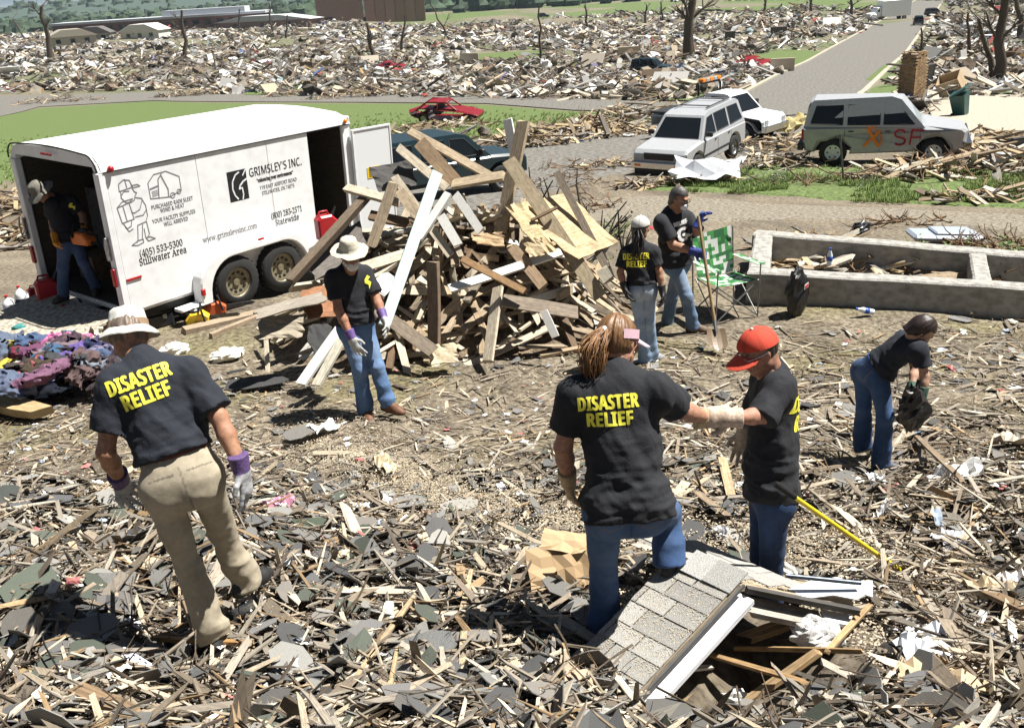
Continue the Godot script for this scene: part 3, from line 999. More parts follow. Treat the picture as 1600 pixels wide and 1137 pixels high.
const far_pts := [[Vector3(-105.783,-7.411,-235.854), Vector3(-105.335,4.022,-235.854)], [Vector3(25.858,-7.49,-127.829), Vector3(25.917,4.458,-127.829)], [Vector3(33.937,-4.794,-64.53), Vector3(33.788,2.655,-64.53)], [Vector3(34.786,-4.931,-66.167), Vector3(33.11,-0.483,-66.167)], [Vector3(-21.983,-8.855,-179.376), Vector3(-22.257,-2.197,-179.376)], [Vector3(-19.949,-9.643,-214.989), Vector3(-18.357,-2.353,-214.989)], [Vector3(-64.518,-8.391,-205.81), Vector3(-63.242,1.597,-205.81)], [Vector3(-10.416,-10.372,-248.598), Vector3(-14.753,-1.032,-248.598)], [Vector3(7.11,-7.908,-143.036), Vector3(7.012,0.023,-143.036)], [Vector3(25.398,-10.586,-259.295), Vector3(24.907,-3.925,-259.295)], [Vector3(43.144,-10.753,-275.294), Vector3(43.515,-5.416,-275.294)], [Vector3(49.734,-10.842,-284.238), Vector3(48.974,-5.273,-284.238)], [Vector3(81.537,-10.927,-292.711), Vector3(81.46,-5.253,-292.711)], [Vector3(94.628,-10.901,-290.144), Vector3(94.538,-3.891,-290.144)], [Vector3(92.309,-10.412,-250.597), Vector3(91.45,-3.987,-250.597)], [Vector3(48.299,-6.947,-108.851), Vector3(48.034,-3.935,-108.851)], [Vector3(50.934,-6.68,-103.112), Vector3(50.15,-2.268,-103.112)], [Vector3(-188.586,-9.016,-402.03), Vector3(-191.92,-0.043,-402.03)], [Vector3(-98.276,-9.163,-385.811), Vector3(-96.438,-1.342,-385.811)], [Vector3(-75.298,-9.476,-339.23), Vector3(-74.555,0.731,-339.23)], [Vector3(-64.167,-9.613,-307.928), Vector3(-62.757,-2.952,-307.928)], [Vector3(70.794,-7.534,-129.428), Vector3(69.251,-1.878,-129.428)]]


func off_limits(x: float, z: float) -> bool:
	# streets and lawns that were already cleared
	var d := -z
	var p := Vector2(x, z)
	for q in clear_polys:
		if Geometry2D.is_point_in_polygon(p, q):
			return true
	return d < 40.0


var clear_polys := []


func v2(a: Array) -> PackedVector2Array:
	var r := PackedVector2Array()
	for p in a:
		r.append(Vector2(p.x, p.z))
	return r


func far_field() -> void:
	clear_polys = [
		v2([Vector3(9.711,-3.383,-47.293), Vector3(15.781,-5.003,-67.067), Vector3(42.988,-7.452,-126.439), Vector3(141.009,-11.3,-330.036), Vector3(144.568,-11.116,-311.616), Vector3(51.506,-7.22,-118.005), Vector3(24.903,-4.685,-63.224), Vector3(15.398,-2.769,-39.83)]),
		v2([Vector3(-110.235,-7.284,-156.858), Vector3(-44.875,-7.455,-130.203), Vector3(10.938,-5.25,-72.376), Vector3(14.046,-4.774,-64.283), Vector3(6.901,-3.257,-45.707), Vector3(-5.541,-3.262,-45.771), Vector3(-11.713,-2.119,-32.03), Vector3(-24.526,-2.199,-32.993)]),
		v2([Vector3(33.776,-7.496,-128.022), Vector3(41.442,-7.732,-136.628), Vector3(42.988,-7.452,-126.439), Vector3(28.874,-6.342,-95.857), Vector3(27.07,-6.528,-99.845)]),
		v2([Vector3(25.65,-5.011,-67.241), Vector3(31.081,-5.328,-74.055), Vector3(24.408,-4.151,-56.818), Vector3(21.115,-4.102,-56.222)]),
		v2([Vector3(97.166,-12.882,-510.301), Vector3(148.464,-11.471,-347.114), Vector3(115.677,-10.806,-280.57), Vector3(79.878,-12.155,-419.375)]),
		v2([Vector3(-47.05,-12.668,-582.492), Vector3(97.685,-13.049,-531.089), Vector3(64.555,-11.508,-350.776), Vector3(-54.923,-11.002,-411.811)]),
		v2([Vector3(-3.594,-9.094,-186.147), Vector3(9.436,-8.886,-178.576), Vector3(7.645,-7.987,-145.908), Vector3(-3.179,-8.388,-160.469)]),
		v2([Vector3(22.469,-3.551,-49.383), Vector3(27.335,-4.073,-55.877), Vector3(28.89,-3.286,-46.081), Vector3(20.885,-2.202,-33.029), Vector3(17.973,-2.401,-35.41)])]
	rng.seed = 77
	var W := Color.WHITE
	var kinds := []
	for k in 3:
		kinds.append([board_mesh(3.0, 0.22, 0.08, W, 0.6), 0])
	for k in 3:
		kinds.append([flake_mesh(0.8, 0.6, 0.06, W, 6, 0.3), 1])
	kinds.append([sheet_mesh(1.4, 1.1, W, 0.5, 4), 1])
	var bx := MB.new()
	bx.box(Vector3(0.8, 0.6, 0.5))
	kinds.append([bx.done(), 2])
	kinds.append([chunk_mesh(Vector3(0.5, 0.35, 0.45), W, 0.35, 7, 5), 2])
	kinds.append([twig_mesh(3.0, 0.05, W, 3), 3])
	var xs := []
	var cs := []
	for k in kinds.size():
		xs.append([])
		cs.append([])
	var pale := [Color(0.66, 0.64, 0.6), Color(0.5, 0.44, 0.35), Color(0.38, 0.315, 0.23), Color(0.27, 0.22, 0.165), Color(0.74, 0.74, 0.74), Color(0.25, 0.24, 0.23), Color(0.1, 0.085, 0.07), Color(0.16, 0.11, 0.07), Color(0.46, 0.4, 0.31), Color(0.36, 0.345, 0.325)]
	var rare := [Color(0.08, 0.14, 0.35), Color(0.35, 0.05, 0.04), Color(0.3, 0.4, 0.42), Color(0.5, 0.3, 0.1), Color(0.15, 0.12, 0.25)]
	var heaps := 0
	var tries := 0
	while heaps < 760 and tries < 6000:
		tries += 1
		var d := 44.0 * pow(12.0, pow(rng.randf(), 0.78))
		var x := rng.randf_range(-0.72, 0.72) * d + 0.02 * d
		if off_limits(x, -d):
			continue
		heaps += 1
		var hr := rng.randf_range(2.0, 5.5) * (0.7 + d / 160.0)
		var hh := rng.randf_range(0.15, 0.95) * (0.8 + d / 300.0)
		var dark := rng.randf() < 0.45
		var n := int(rng.randf_range(24, 52))
		for i in n:
			var a := rng.randf() * TAU
			var r := hr * pow(rng.randf(), 0.65)
			var px := x + cos(a) * r * 1.5
			var pz := -d + sin(a) * r
			if off_limits(px, pz):
				continue
			var y := hh * (1.0 - r / hr) * rng.randf_range(0.35, 1.15)
			var k := rng.randi() % kinds.size()
			if kinds[k][1] != 3 and rng.randf() < (0.5 if dark else 0.22):
				k = 9 if rng.randf() < 0.5 else rng.randi() % 3
			var sc := rng.randf_range(0.45, 1.35) * (0.72 + d / 260.0)
			var bs := Basis(Vector3.UP, rng.randf() * TAU) * Basis(Vector3.BACK, rng.randf_range(-0.5, 0.5)) * Basis(Vector3.RIGHT, rng.randf_range(-0.7, 0.7))
			xs[k].append(Transform3D(bs.scaled(Vector3.ONE * sc), on(px, pz, y + 0.1)))
			var c: Color = pale[rng.randi() % pale.size()]
			if kinds[k][1] == 3:
				c = Color(0.13, 0.1, 0.075) * rng.randf_range(0.6, 2.2)
			elif rng.randf() < 0.025:
				c = rare[rng.randi() % rare.size()]
			elif dark and rng.randf() < 0.72:
				c = pale[5 + rng.randi() % 3]
			cs[k].append(c * rng.randf_range(0.5, 1.05))
	# pieces of house still in one piece
	for i in 90:
		var d := 60.0 * pow(6.0, rng.randf())
		var x := rng.randf_range(-0.62, 0.62) * d
		if off_limits(x, -d):
			continue
		var wf := MB.new()
		var wall := i % 3 < 2
		wf.col = pale[rng.randi() % pale.size()] * 0.9
		if wall:
			wf.cbox(Vector3(rng.randf_range(1.6, 4.0), rng.randf_range(1.2, 2.4), 0.14), 0.02)
		else:
			wf.cbox(Vector3(0.7, rng.randf_range(0.9, 1.7), 0.65), 0.04)
		one("wall_fragment" if wall else "white_appliance", wf.done(), M.far, "one of the torn wall fragments standing in the far debris field" if wall else "one of the boxy appliances lying in the far debris field", "wall" if wall else "appliance", Transform3D(Basis(Vector3.UP, rng.randf() * TAU) * Basis(Vector3.RIGHT, rng.randf_range(-1.2, 1.2)), on(x, -d, 0.7)), "wall fragments far off" if wall else "appliances far off")
	# loose small stuff between the heaps
	for i in 9000:
		var d := 42.0 * pow(8.0, rng.randf())
		var x := rng.randf_range(-0.7, 0.7) * d
		if off_limits(x, -d):
			continue
		var k := rng.randi() % kinds.size()
		var bs := Basis(Vector3.UP, rng.randf() * TAU) * Basis(Vector3.BACK, rng.randf_range(-0.3, 0.3)) * Basis(Vector3.RIGHT, rng.randf_range(-0.4, 0.4))
		xs[k].append(Transform3D(bs.scaled(Vector3.ONE * rng.randf_range(0.25, 0.7) * (0.7 + d / 300.0)), on(x, -d, 0.12)))
		cs[k].append(pale[rng.randi() % pale.size()] * rng.randf_range(0.45, 1.0))
	for k in kinds.size():
		scatter("rubble", kinds[k][0], M.far, xs[k], cs[k], "")


# ---------------------------------------------------------------- the trailer
func letters(txt: String, height: float, family: String, weight := 400, depth := 0.004, squeeze := 1.0) -> ArrayMesh:
	# flat print as thin solid letters, centred, capitals about `height` metres tall
	var t := TextMesh.new()
	var f := SystemFont.new()
	f.font_names = PackedStringArray([family])
	f.font_weight = weight
	t.font = f
	t.font_size = 48
	t.pixel_size = height / 34.0
	t.depth = depth
	t.text = txt
	var src := t.get_mesh_arrays()
	var am := ArrayMesh.new()
	var vv: PackedVector3Array = src[Mesh.ARRAY_VERTEX]
	for i in vv.size():
		vv[i].x *= squeeze
	src[Mesh.ARRAY_VERTEX] = vv
	am.add_surface_from_arrays(Mesh.PRIMITIVE_TRIANGLES, src)
	return am


func wheel(parent: Node, center: Vector3, r: float, w: float, axis_out: Vector3, rim_mat: Material, spokes := 8, tilt := Basis()) -> void:
	var n := Node3D.new()
	n.name = "wheel"
	parent.add_child(n, true)
	var y := axis_out
	var x := Vector3.UP.cross(y).normalized()
	n.transform = Transform3D(tilt * Basis(x, y, x.cross(y)), center)
	var t := MB.new()
	t.lathe([Vector2(r * 0.58, -w * 0.5), Vector2(r * 0.9, -w * 0.52), Vector2(r, -w * 0.36), Vector2(r, w * 0.36), Vector2(r * 0.93, w * 0.5), Vector2(r * 0.62, w * 0.5), Vector2(r * 0.58, w * 0.4)], 28)
	for k in 28:
		var a := TAU * k / 28.0
		t.box(Vector3(0.02, w * 0.7, 0.03) * (r / 0.35), Transform3D(Basis(Vector3.UP, -a), Vector3(cos(a), 0, sin(a)) * r * 0.995))
	part("tyre", t.done(), M.rubber, n)
	var m := MB.new()
	m.lathe([Vector2(0.0, w * 0.26), Vector2(r * 0.14, w * 0.26), Vector2(r * 0.16, w * 0.16), Vector2(r * 0.3, w * 0.14), Vector2(r * 0.48, w * 0.3), Vector2(r * 0.56, w * 0.3), Vector2(r * 0.62, w * 0.46), Vector2(r * 0.64, w * 0.44)], 24)
	part("rim", m.done(), rim_mat, n)
	for k in spokes:
		var a := TAU * k / spokes
		var h := MB.new()
		h.lathe([Vector2(r * 0.075, -0.004), Vector2(r * 0.075, 0.006), Vector2(0, 0.006)], 8, Transform3D(Basis(Vector3.RIGHT, 0.0), Vector3(cos(a) * r * 0.4, w * 0.245, sin(a) * r * 0.4)))
		part("rim_hole", h.done(), M.black, n)


func build_trailer() -> void:
	var o := thing("cargo_trailer", "white enclosed cargo trailer with black lettering and open rear ramp on the street", "trailer", Transform3D(Basis(Vector3(0.61,-0.009,-0.793), Vector3(0.032,0.999,0.013), Vector3(0.792,-0.033,0.61)), Vector3(-4.844,0.323,-11.324)))
	var L := 4.12
	var W := 2.05
	var H := 1.79
	var wm: Material = M.paint_white
	# side toward us, in panels with a narrow seam, left of the open side door
	for q in [[0.03, 1.32], [1.324, 2.5], [2.504, 3.27]]:
		var m := MB.new()
		m.cbox(Vector3(q[1] - q[0], H, 0.03), 0.004, Transform3D(Basis(), Vector3((q[0] + q[1]) * 0.5, H * 0.5, -0.015)))
		part("side_panel", m.done(), wm, o)
	var m := MB.new()
	m.box(Vector3(L - 3.98, H, 0.05), Transform3D(Basis(), Vector3((L + 3.98) * 0.5, H * 0.5, -0.025)))
	part("front_post", m.done(), wm, o)
	m = MB.new()
	m.box(Vector3(L - 0.03, H, 0.04), Transform3D(Basis(), Vector3(L * 0.5 + 0.015, H * 0.5, -W + 0.02)))
	part("far_side", m.done(), wm, o)
	m = MB.new()
	m.cbox(Vector3(0.05, H + 0.12, W - 0.02), 0.02, Transform3D(Basis(), Vector3(L + 0.027, H * 0.5 + 0.05, -W * 0.5)))
	part("front_wall", m.done(), wm, o)
	m = MB.new()
	m.box(Vector3(L - 0.06, 0.06, W - 0.1), Transform3D(Basis(), Vector3(L * 0.5, -0.02, -W * 0.5)))
	part("floor", m.done(), M.wood, o)
	m = MB.new()
	m.col = Color(0.02, 0.02, 0.022)
	m.box(Vector3(L, 0.09, 0.06), Transform3D(Basis(), Vector3(L * 0.5, -0.1, -0.08)))
	m.box(Vector3(L, 0.09, 0.06), Transform3D(Basis(), Vector3(L * 0.5, -0.1, -W + 0.08)))
	m.box(Vector3(0.08, 0.08, W - 0.3), Transform3D(Basis(), Vector3(1.6, -0.04 - 0.1, -W * 0.5)))
	m.box(Vector3(0.08, 0.08, W - 0.3), Transform3D(Basis(), Vector3(2.39, -0.04 - 0.1, -W * 0.5)))
	m.box(Vector3(1.3, 0.09, 0.09), Transform3D(Basis(), Vector3(L + 0.6, -0.1, -W * 0.5)))
	part("chassis", m.done(), M.black, o)
	# domed roof: a cove on both long edges and a slight crown, rounded down at the front
	var prof := []
	for k in 9:
		var a := PI * 0.5 * k / 8.0
		prof.append(Vector2(0.012 - 0.2 * (1.0 - cos(a)), H + 0.2 * sin(a)))
	for k in 9:
		var t := (k + 1) / 10.0
		prof.append(Vector2(lerpf(-0.19, -W + 0.19, t), H + 0.2 + 0.035 * sin(PI * t)))
	for k in 9:
		var a := PI * 0.5 * (8 - k) / 8.0
		prof.append(Vector2(-W - 0.012 + 0.2 * (1.0 - cos(a)), H + 0.2 * sin(a)))
	var xs := [-0.02, 0.6, 1.3, 2.0, 2.7, 3.4, 3.9, 4.03, 4.12, 4.17]
	var dn := [0.0, 0.0, 0.0, 0.0, 0.0, 0.0, 0.0, 0.02, 0.07, 0.17]
	var rm := MB.new()
	var grid := []
	for i in xs.size():
		var row := []
		for p in prof:
			row.append(Vector3(xs[i], maxf(p.y - dn[i], H - 0.001), p.x))
		grid.append(row)
	var nrm := []
	for i in xs.size():
		var row := []
		for k in prof.size():
			var a: Vector3 = grid[mini(i + 1, xs.size() - 1)][k] - grid[maxi(i - 1, 0)][k]
			var b: Vector3 = grid[i][mini(k + 1, prof.size() - 1)] - grid[i][maxi(k - 1, 0)]
			var q := a.cross(b).normalized()
			row.append(q if q.dot(Vector3(0, 1, 0.0)) >= 0.0 or k < 2 and q.z > 0 else -q)
		nrm.append(row)
	for i in xs.size() - 1:
		for k in prof.size() - 1:
			rm.tri(grid[i][k], grid[i + 1][k], grid[i + 1][k + 1], nrm[i][k], nrm[i + 1][k], nrm[i + 1][k + 1])
			rm.tri(grid[i][k], grid[i + 1][k + 1], grid[i][k + 1], nrm[i][k], nrm[i + 1][k + 1], nrm[i][k + 1])
	# underside so that the roof has thickness
	rm.box(Vector3(L - 0.05, 0.02, W - 0.3), Transform3D(Basis(), Vector3(L * 0.5, H + 0.12, -W * 0.5)))
	var roof := part("roof", rm.done(), wm, o)
	for x in [0.62, 1.32, 2.02, 2.72, 3.42]:
		var sm := MB.new()
		sm.col = Color(0.75, 0.76, 0.78)
		var pts := []
		for p in prof:
			pts.append(Vector3(x, p.y + 0.0, p.x))
		sm.tube(pts, range(pts.size()).map(func(_k): return 0.0035), 4)
		part("roof_seam", sm.done(), M.paint_dull, roof)
	m = MB.new()
	m.col = Color(0.05, 0.05, 0.055)
	m.box(Vector3(L, 0.014, 0.012), Transform3D(Basis(), Vector3(L * 0.5, H - 0.004, 0.012)))
	part("roof_trim", m.done(), M.black, o)
	# rear frame with rounded top corners
	var fr := MB.new()
	fr.cbox(Vector3(0.1, H, 0.11), 0.012, Transform3D(Basis(), Vector3(-0.022, H * 0.5, -0.045)))
	fr.cbox(Vector3(0.1, H, 0.11), 0.012, Transform3D(Basis(), Vector3(-0.022, H * 0.5, -W + 0.045)))
	fr.prism(PackedVector2Array([Vector2(0.012, H), Vector2(-0.03, H + 0.1), Vector2(-0.13, H + 0.185), Vector2(-0.25, H + 0.21), Vector2(-W * 0.5, H + 0.24), Vector2(-W + 0.25, H + 0.21), Vector2(-W + 0.13, H + 0.185), Vector2(-W + 0.03, H + 0.1), Vector2(-W - 0.012, H), Vector2(-W + 0.1, H - 0.0), Vector2(-W + 0.12, H + 0.06), Vector2(-0.12, H + 0.06), Vector2(-0.1, H)]), -0.075, 0.03, 0.008, Transform3D(Basis(Vector3(0, 0, 1), Vector3(0, 1, 0), Vector3(-1, 0, 0)), Vector3(-0.02, 0, 0)))
	part("rear_frame", fr.done(), wm, o)
	var em := MB.new()
	em.col = Color(0.03, 0.03, 0.03)
	var ep := []
	for p in prof:
		ep.append(Vector3(-0.075, p.y + 0.012, p.x))
	em.tube(ep, range(ep.size()).map(func(_k): return 0.011), 5)
	part("edge_trim", em.done(), M.black, o)
	for z in [-0.93, -1.02, -1.11]:
		var lm := MB.new()
		lm.cbox(Vector3(0.02, 0.03, 0.07), 0.006, Transform3D(Basis(), Vector3(-0.108, H + 0.15, z)))
		part("marker_lamp", lm.done(), M.lamp_red, o)
	for z in [0.0, -W]:
		var tl := MB.new()
		tl.cbox(Vector3(0.04, 0.24, 0.07), 0.012, Transform3D(Basis(), Vector3(-0.09, 0.48, z - 0.045 if z > -1.0 else z + 0.045)))
		part("tail_lamp", tl.done(), M.lamp_red, o)
		var hl := MB.new()
		hl.cbox(Vector3(0.05, 0.3, 0.03), 0.008, Transform3D(Basis(), Vector3(-0.1, 0.85, z - 0.045 if z > -1.0 else z + 0.045)))
		hl.tube([Vector3(-0.13, 0.72, z - 0.03), Vector3(-0.14, 0.9, z - 0.03), Vector3(-0.12, 1.0, z - 0.03)], [0.012, 0.012, 0.012], 6)
		part("latch", hl.done(), M.steel, o)
	var rl := MB.new()
	rl.ball(Vector3(0.1, H + 0.03, 0.035), Vector3(0.04, 0.045, 0.04))
	part("marker_lamp", rl.done(), M.lamp_red, o)
	rl = MB.new()
	rl.ball(Vector3(4.03, H + 0.05, 0.03), Vector3(0.035, 0.04, 0.03))
	part("marker_lamp", rl.done(), M.lamp_amber, o)
	rl = MB.new()
	rl.cbox(Vector3(0.11, 0.035, 0.02), 0.006, Transform3D(Basis(), Vector3(2.05, 0.5, 0.19)))
	part("reflector", rl.done(), M.lamp_red, o)
	rl = MB.new()
	rl.cbox(Vector3(0.22, 0.035, 0.012), 0.004, Transform3D(Basis(), Vector3(0.14, 0.42, 0.008)))
	part("reflector", rl.done(), M.lamp_red, o)
	# fender over both wheels
	var fp := PackedVector2Array([Vector2(0.62, -0.13), Vector2(0.95, -0.13)])
	for k in 9:
		var a := PI - PI * 0.5 * k / 8.0
		fp.append(Vector2(1.38 + cos(a) * 0.42, 0.06 + sin(a) * 0.4))
	for k in 9:
		var a := PI * 0.5 - PI * 0.5 * k / 8.0
		fp.append(Vector2(2.58 + cos(a) * 0.4, 0.02 + sin(a) * 0.44))
	fp.append(Vector2(2.98, -0.09))
	var ip := PackedVector2Array()
	for k in 9:
		var a := PI * (k / 16.0)
		ip.append(Vector2(2.44 + cos(a) * 0.42, -0.08 + sin(a) * 0.46))
	for k in 9:
		var a := PI * 0.5 + PI * 0.5 * (k / 8.0)
		ip.append(Vector2(1.55 + cos(a) * 0.42, -0.08 + sin(a) * 0.46))
	ip.append(Vector2(1.12, -0.17))
	ip.append(Vector2(0.62, -0.17))
	var ring := fp.duplicate()
	ring.append_array(ip)
	var fm := MB.new()
	fm.prism(ring, 0.002, 0.2, 0.02)
	part("fender", fm.done(), wm, o)
	var ug := MB.new()
	ug.box(Vector3(1.8, 0.5, 0.02), Transform3D(Basis(), Vector3(2.0, 0.1, -0.28)))
	part("wheel_well", ug.done(), M.black, o)
	wheel(o, Vector3(1.6, -0.02, 0.06), 0.36, 0.21, Vector3.BACK, M.rim, 10)
	wheel(o, Vector3(2.4, -0.02, 0.06), 0.36, 0.21, Vector3.BACK, M.rim, 10)
	wheel(o, Vector3(1.6, -0.02, -W - 0.06), 0.36, 0.21, Vector3.FORWARD, M.rim, 0)
	wheel(o, Vector3(2.4, -0.02, -W - 0.06), 0.36, 0.21, Vector3.FORWARD, M.rim, 0)
	var sl := MB.new()
	sl.cbox(Vector3(0.06, 0.09, 0.04), 0.008, Transform3D(Basis(), Vector3(0.98, 0.02, 0.2)))
	part("side_lamp", sl.done(), M.lamp_red, o)
	# open side door swung forward beside the body
	var dr := Node3D.new()
	dr.name = "side_door"
	dr.transform = Transform3D(Basis(Vector3.UP, -0.12), Vector3(4.1, 0.02, 0.05))
	o.add_child(dr)
	var dm := MB.new()
	dm.cbox(Vector3(0.74, 1.66, 0.035), 0.006, Transform3D(Basis(), Vector3(0.39, 0.85, 0.0)))
	part("panel", dm.done(), M.paint_dull, dr)
	dm = MB.new()
	for q in [[0.39, 1.665, 0.76, 0.03], [0.39, 0.03, 0.76, 0.03], [0.02, 0.85, 0.03, 1.64], [0.755, 0.85, 0.03, 1.64]]:
		dm.cbox(Vector3(q[2], q[3], 0.05), 0.005, Transform3D(Basis(), Vector3(q[0], q[1], 0.004)))
	part("frame", dm.done(), wm, dr)
	dm = MB.new()
	dm.col = Color(0.75, 0.5, 0.02)
	dm.box(Vector3(0.24, 0.17, 0.004), Transform3D(Basis(), Vector3(0.36, 0.98, 0.022)))
	part("sticker", dm.done(), M.paper, dr)
	dm = MB.new()
	dm.col = Color(0.15, 0.1, 0.02)
	for k in 5:
		dm.box(Vector3(0.18, 0.012, 0.002), Transform3D(Basis(), Vector3(0.36, 0.925 + k * 0.028, 0.0262)))
	part("print", dm.done(), M.paper, dr)
	# lowered ramp door at the rear
	var rp := MB.new()
	rp.cbox(Vector3(1.72, 0.05, W - 0.22), 0.012, Transform3D(Basis(Vector3.BACK, 0.17), Vector3(-0.93, -0.19, -W * 0.5)))
	part("ramp", rp.done(), M.concrete_pale, o)
	# dark plywood lining
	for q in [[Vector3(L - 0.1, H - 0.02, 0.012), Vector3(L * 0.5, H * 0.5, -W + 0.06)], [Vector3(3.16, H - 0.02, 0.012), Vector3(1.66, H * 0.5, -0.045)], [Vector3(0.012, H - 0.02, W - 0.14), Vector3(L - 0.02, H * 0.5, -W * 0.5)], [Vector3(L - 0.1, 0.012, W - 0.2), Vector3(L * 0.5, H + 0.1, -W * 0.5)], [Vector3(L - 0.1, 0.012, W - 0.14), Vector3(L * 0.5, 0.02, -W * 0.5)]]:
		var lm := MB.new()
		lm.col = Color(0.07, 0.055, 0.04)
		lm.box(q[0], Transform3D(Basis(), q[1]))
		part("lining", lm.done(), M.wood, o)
	# what is stored inside
	var it := [["shelf", Vector3(0.4, 0.04, 1.2), Vector3(3.0, 1.05, -1.4), Color(0.2, 0.15, 0.1)], ["shelf", Vector3(1.5, 0.03, 0.35), Vector3(3.2, 1.3, -1.8), Color(0.1, 0.09, 0.08)], ["shelf", Vector3(0.9, 0.35, 0.4), Vector3(0.9, 0.2, -1.7), Color(0.2, 0.14, 0.08)], ["cabinet", Vector3(1.2, 1.2, 0.4), Vector3(1.4, 0.65, -1.75), Color(0.09, 0.09, 0.1)]]
	for q in it:
		var im := MB.new()
		im.col = q[3]
		im.cbox(q[1], 0.01, Transform3D(Basis(), q[2]))
		part(q[0], im.done(), M.plain, o)
	lettering_on_trailer(o)


func stroke(m: MB, pts: Array, w: float, z := 0.003) -> void:
	for i in pts.size() - 1:
		var a: Vector2 = pts[i]
		var b: Vector2 = pts[i + 1]
		var d := (b - a).normalized()
		var s := Vector2(-d.y, d.x) * w * 0.5
		a -= d * w * 0.25
		b += d * w * 0.25
		m.quad(Vector3(a.x + s.x, a.y + s.y, z), Vector3(b.x + s.x, b.y + s.y, z), Vector3(b.x - s.x, b.y - s.y, z), Vector3(a.x - s.x, a.y - s.y, z), Vector3.BACK)


func arc(c: Vector2, rx: float, ry: float, a0: float, a1: float, n := 8) -> Array:
	var r := []
	for k in n + 1:
		var a := lerpf(a0, a1, float(k) / n)
		r.append(c + Vector2(cos(a) * rx, sin(a) * ry))
	return r


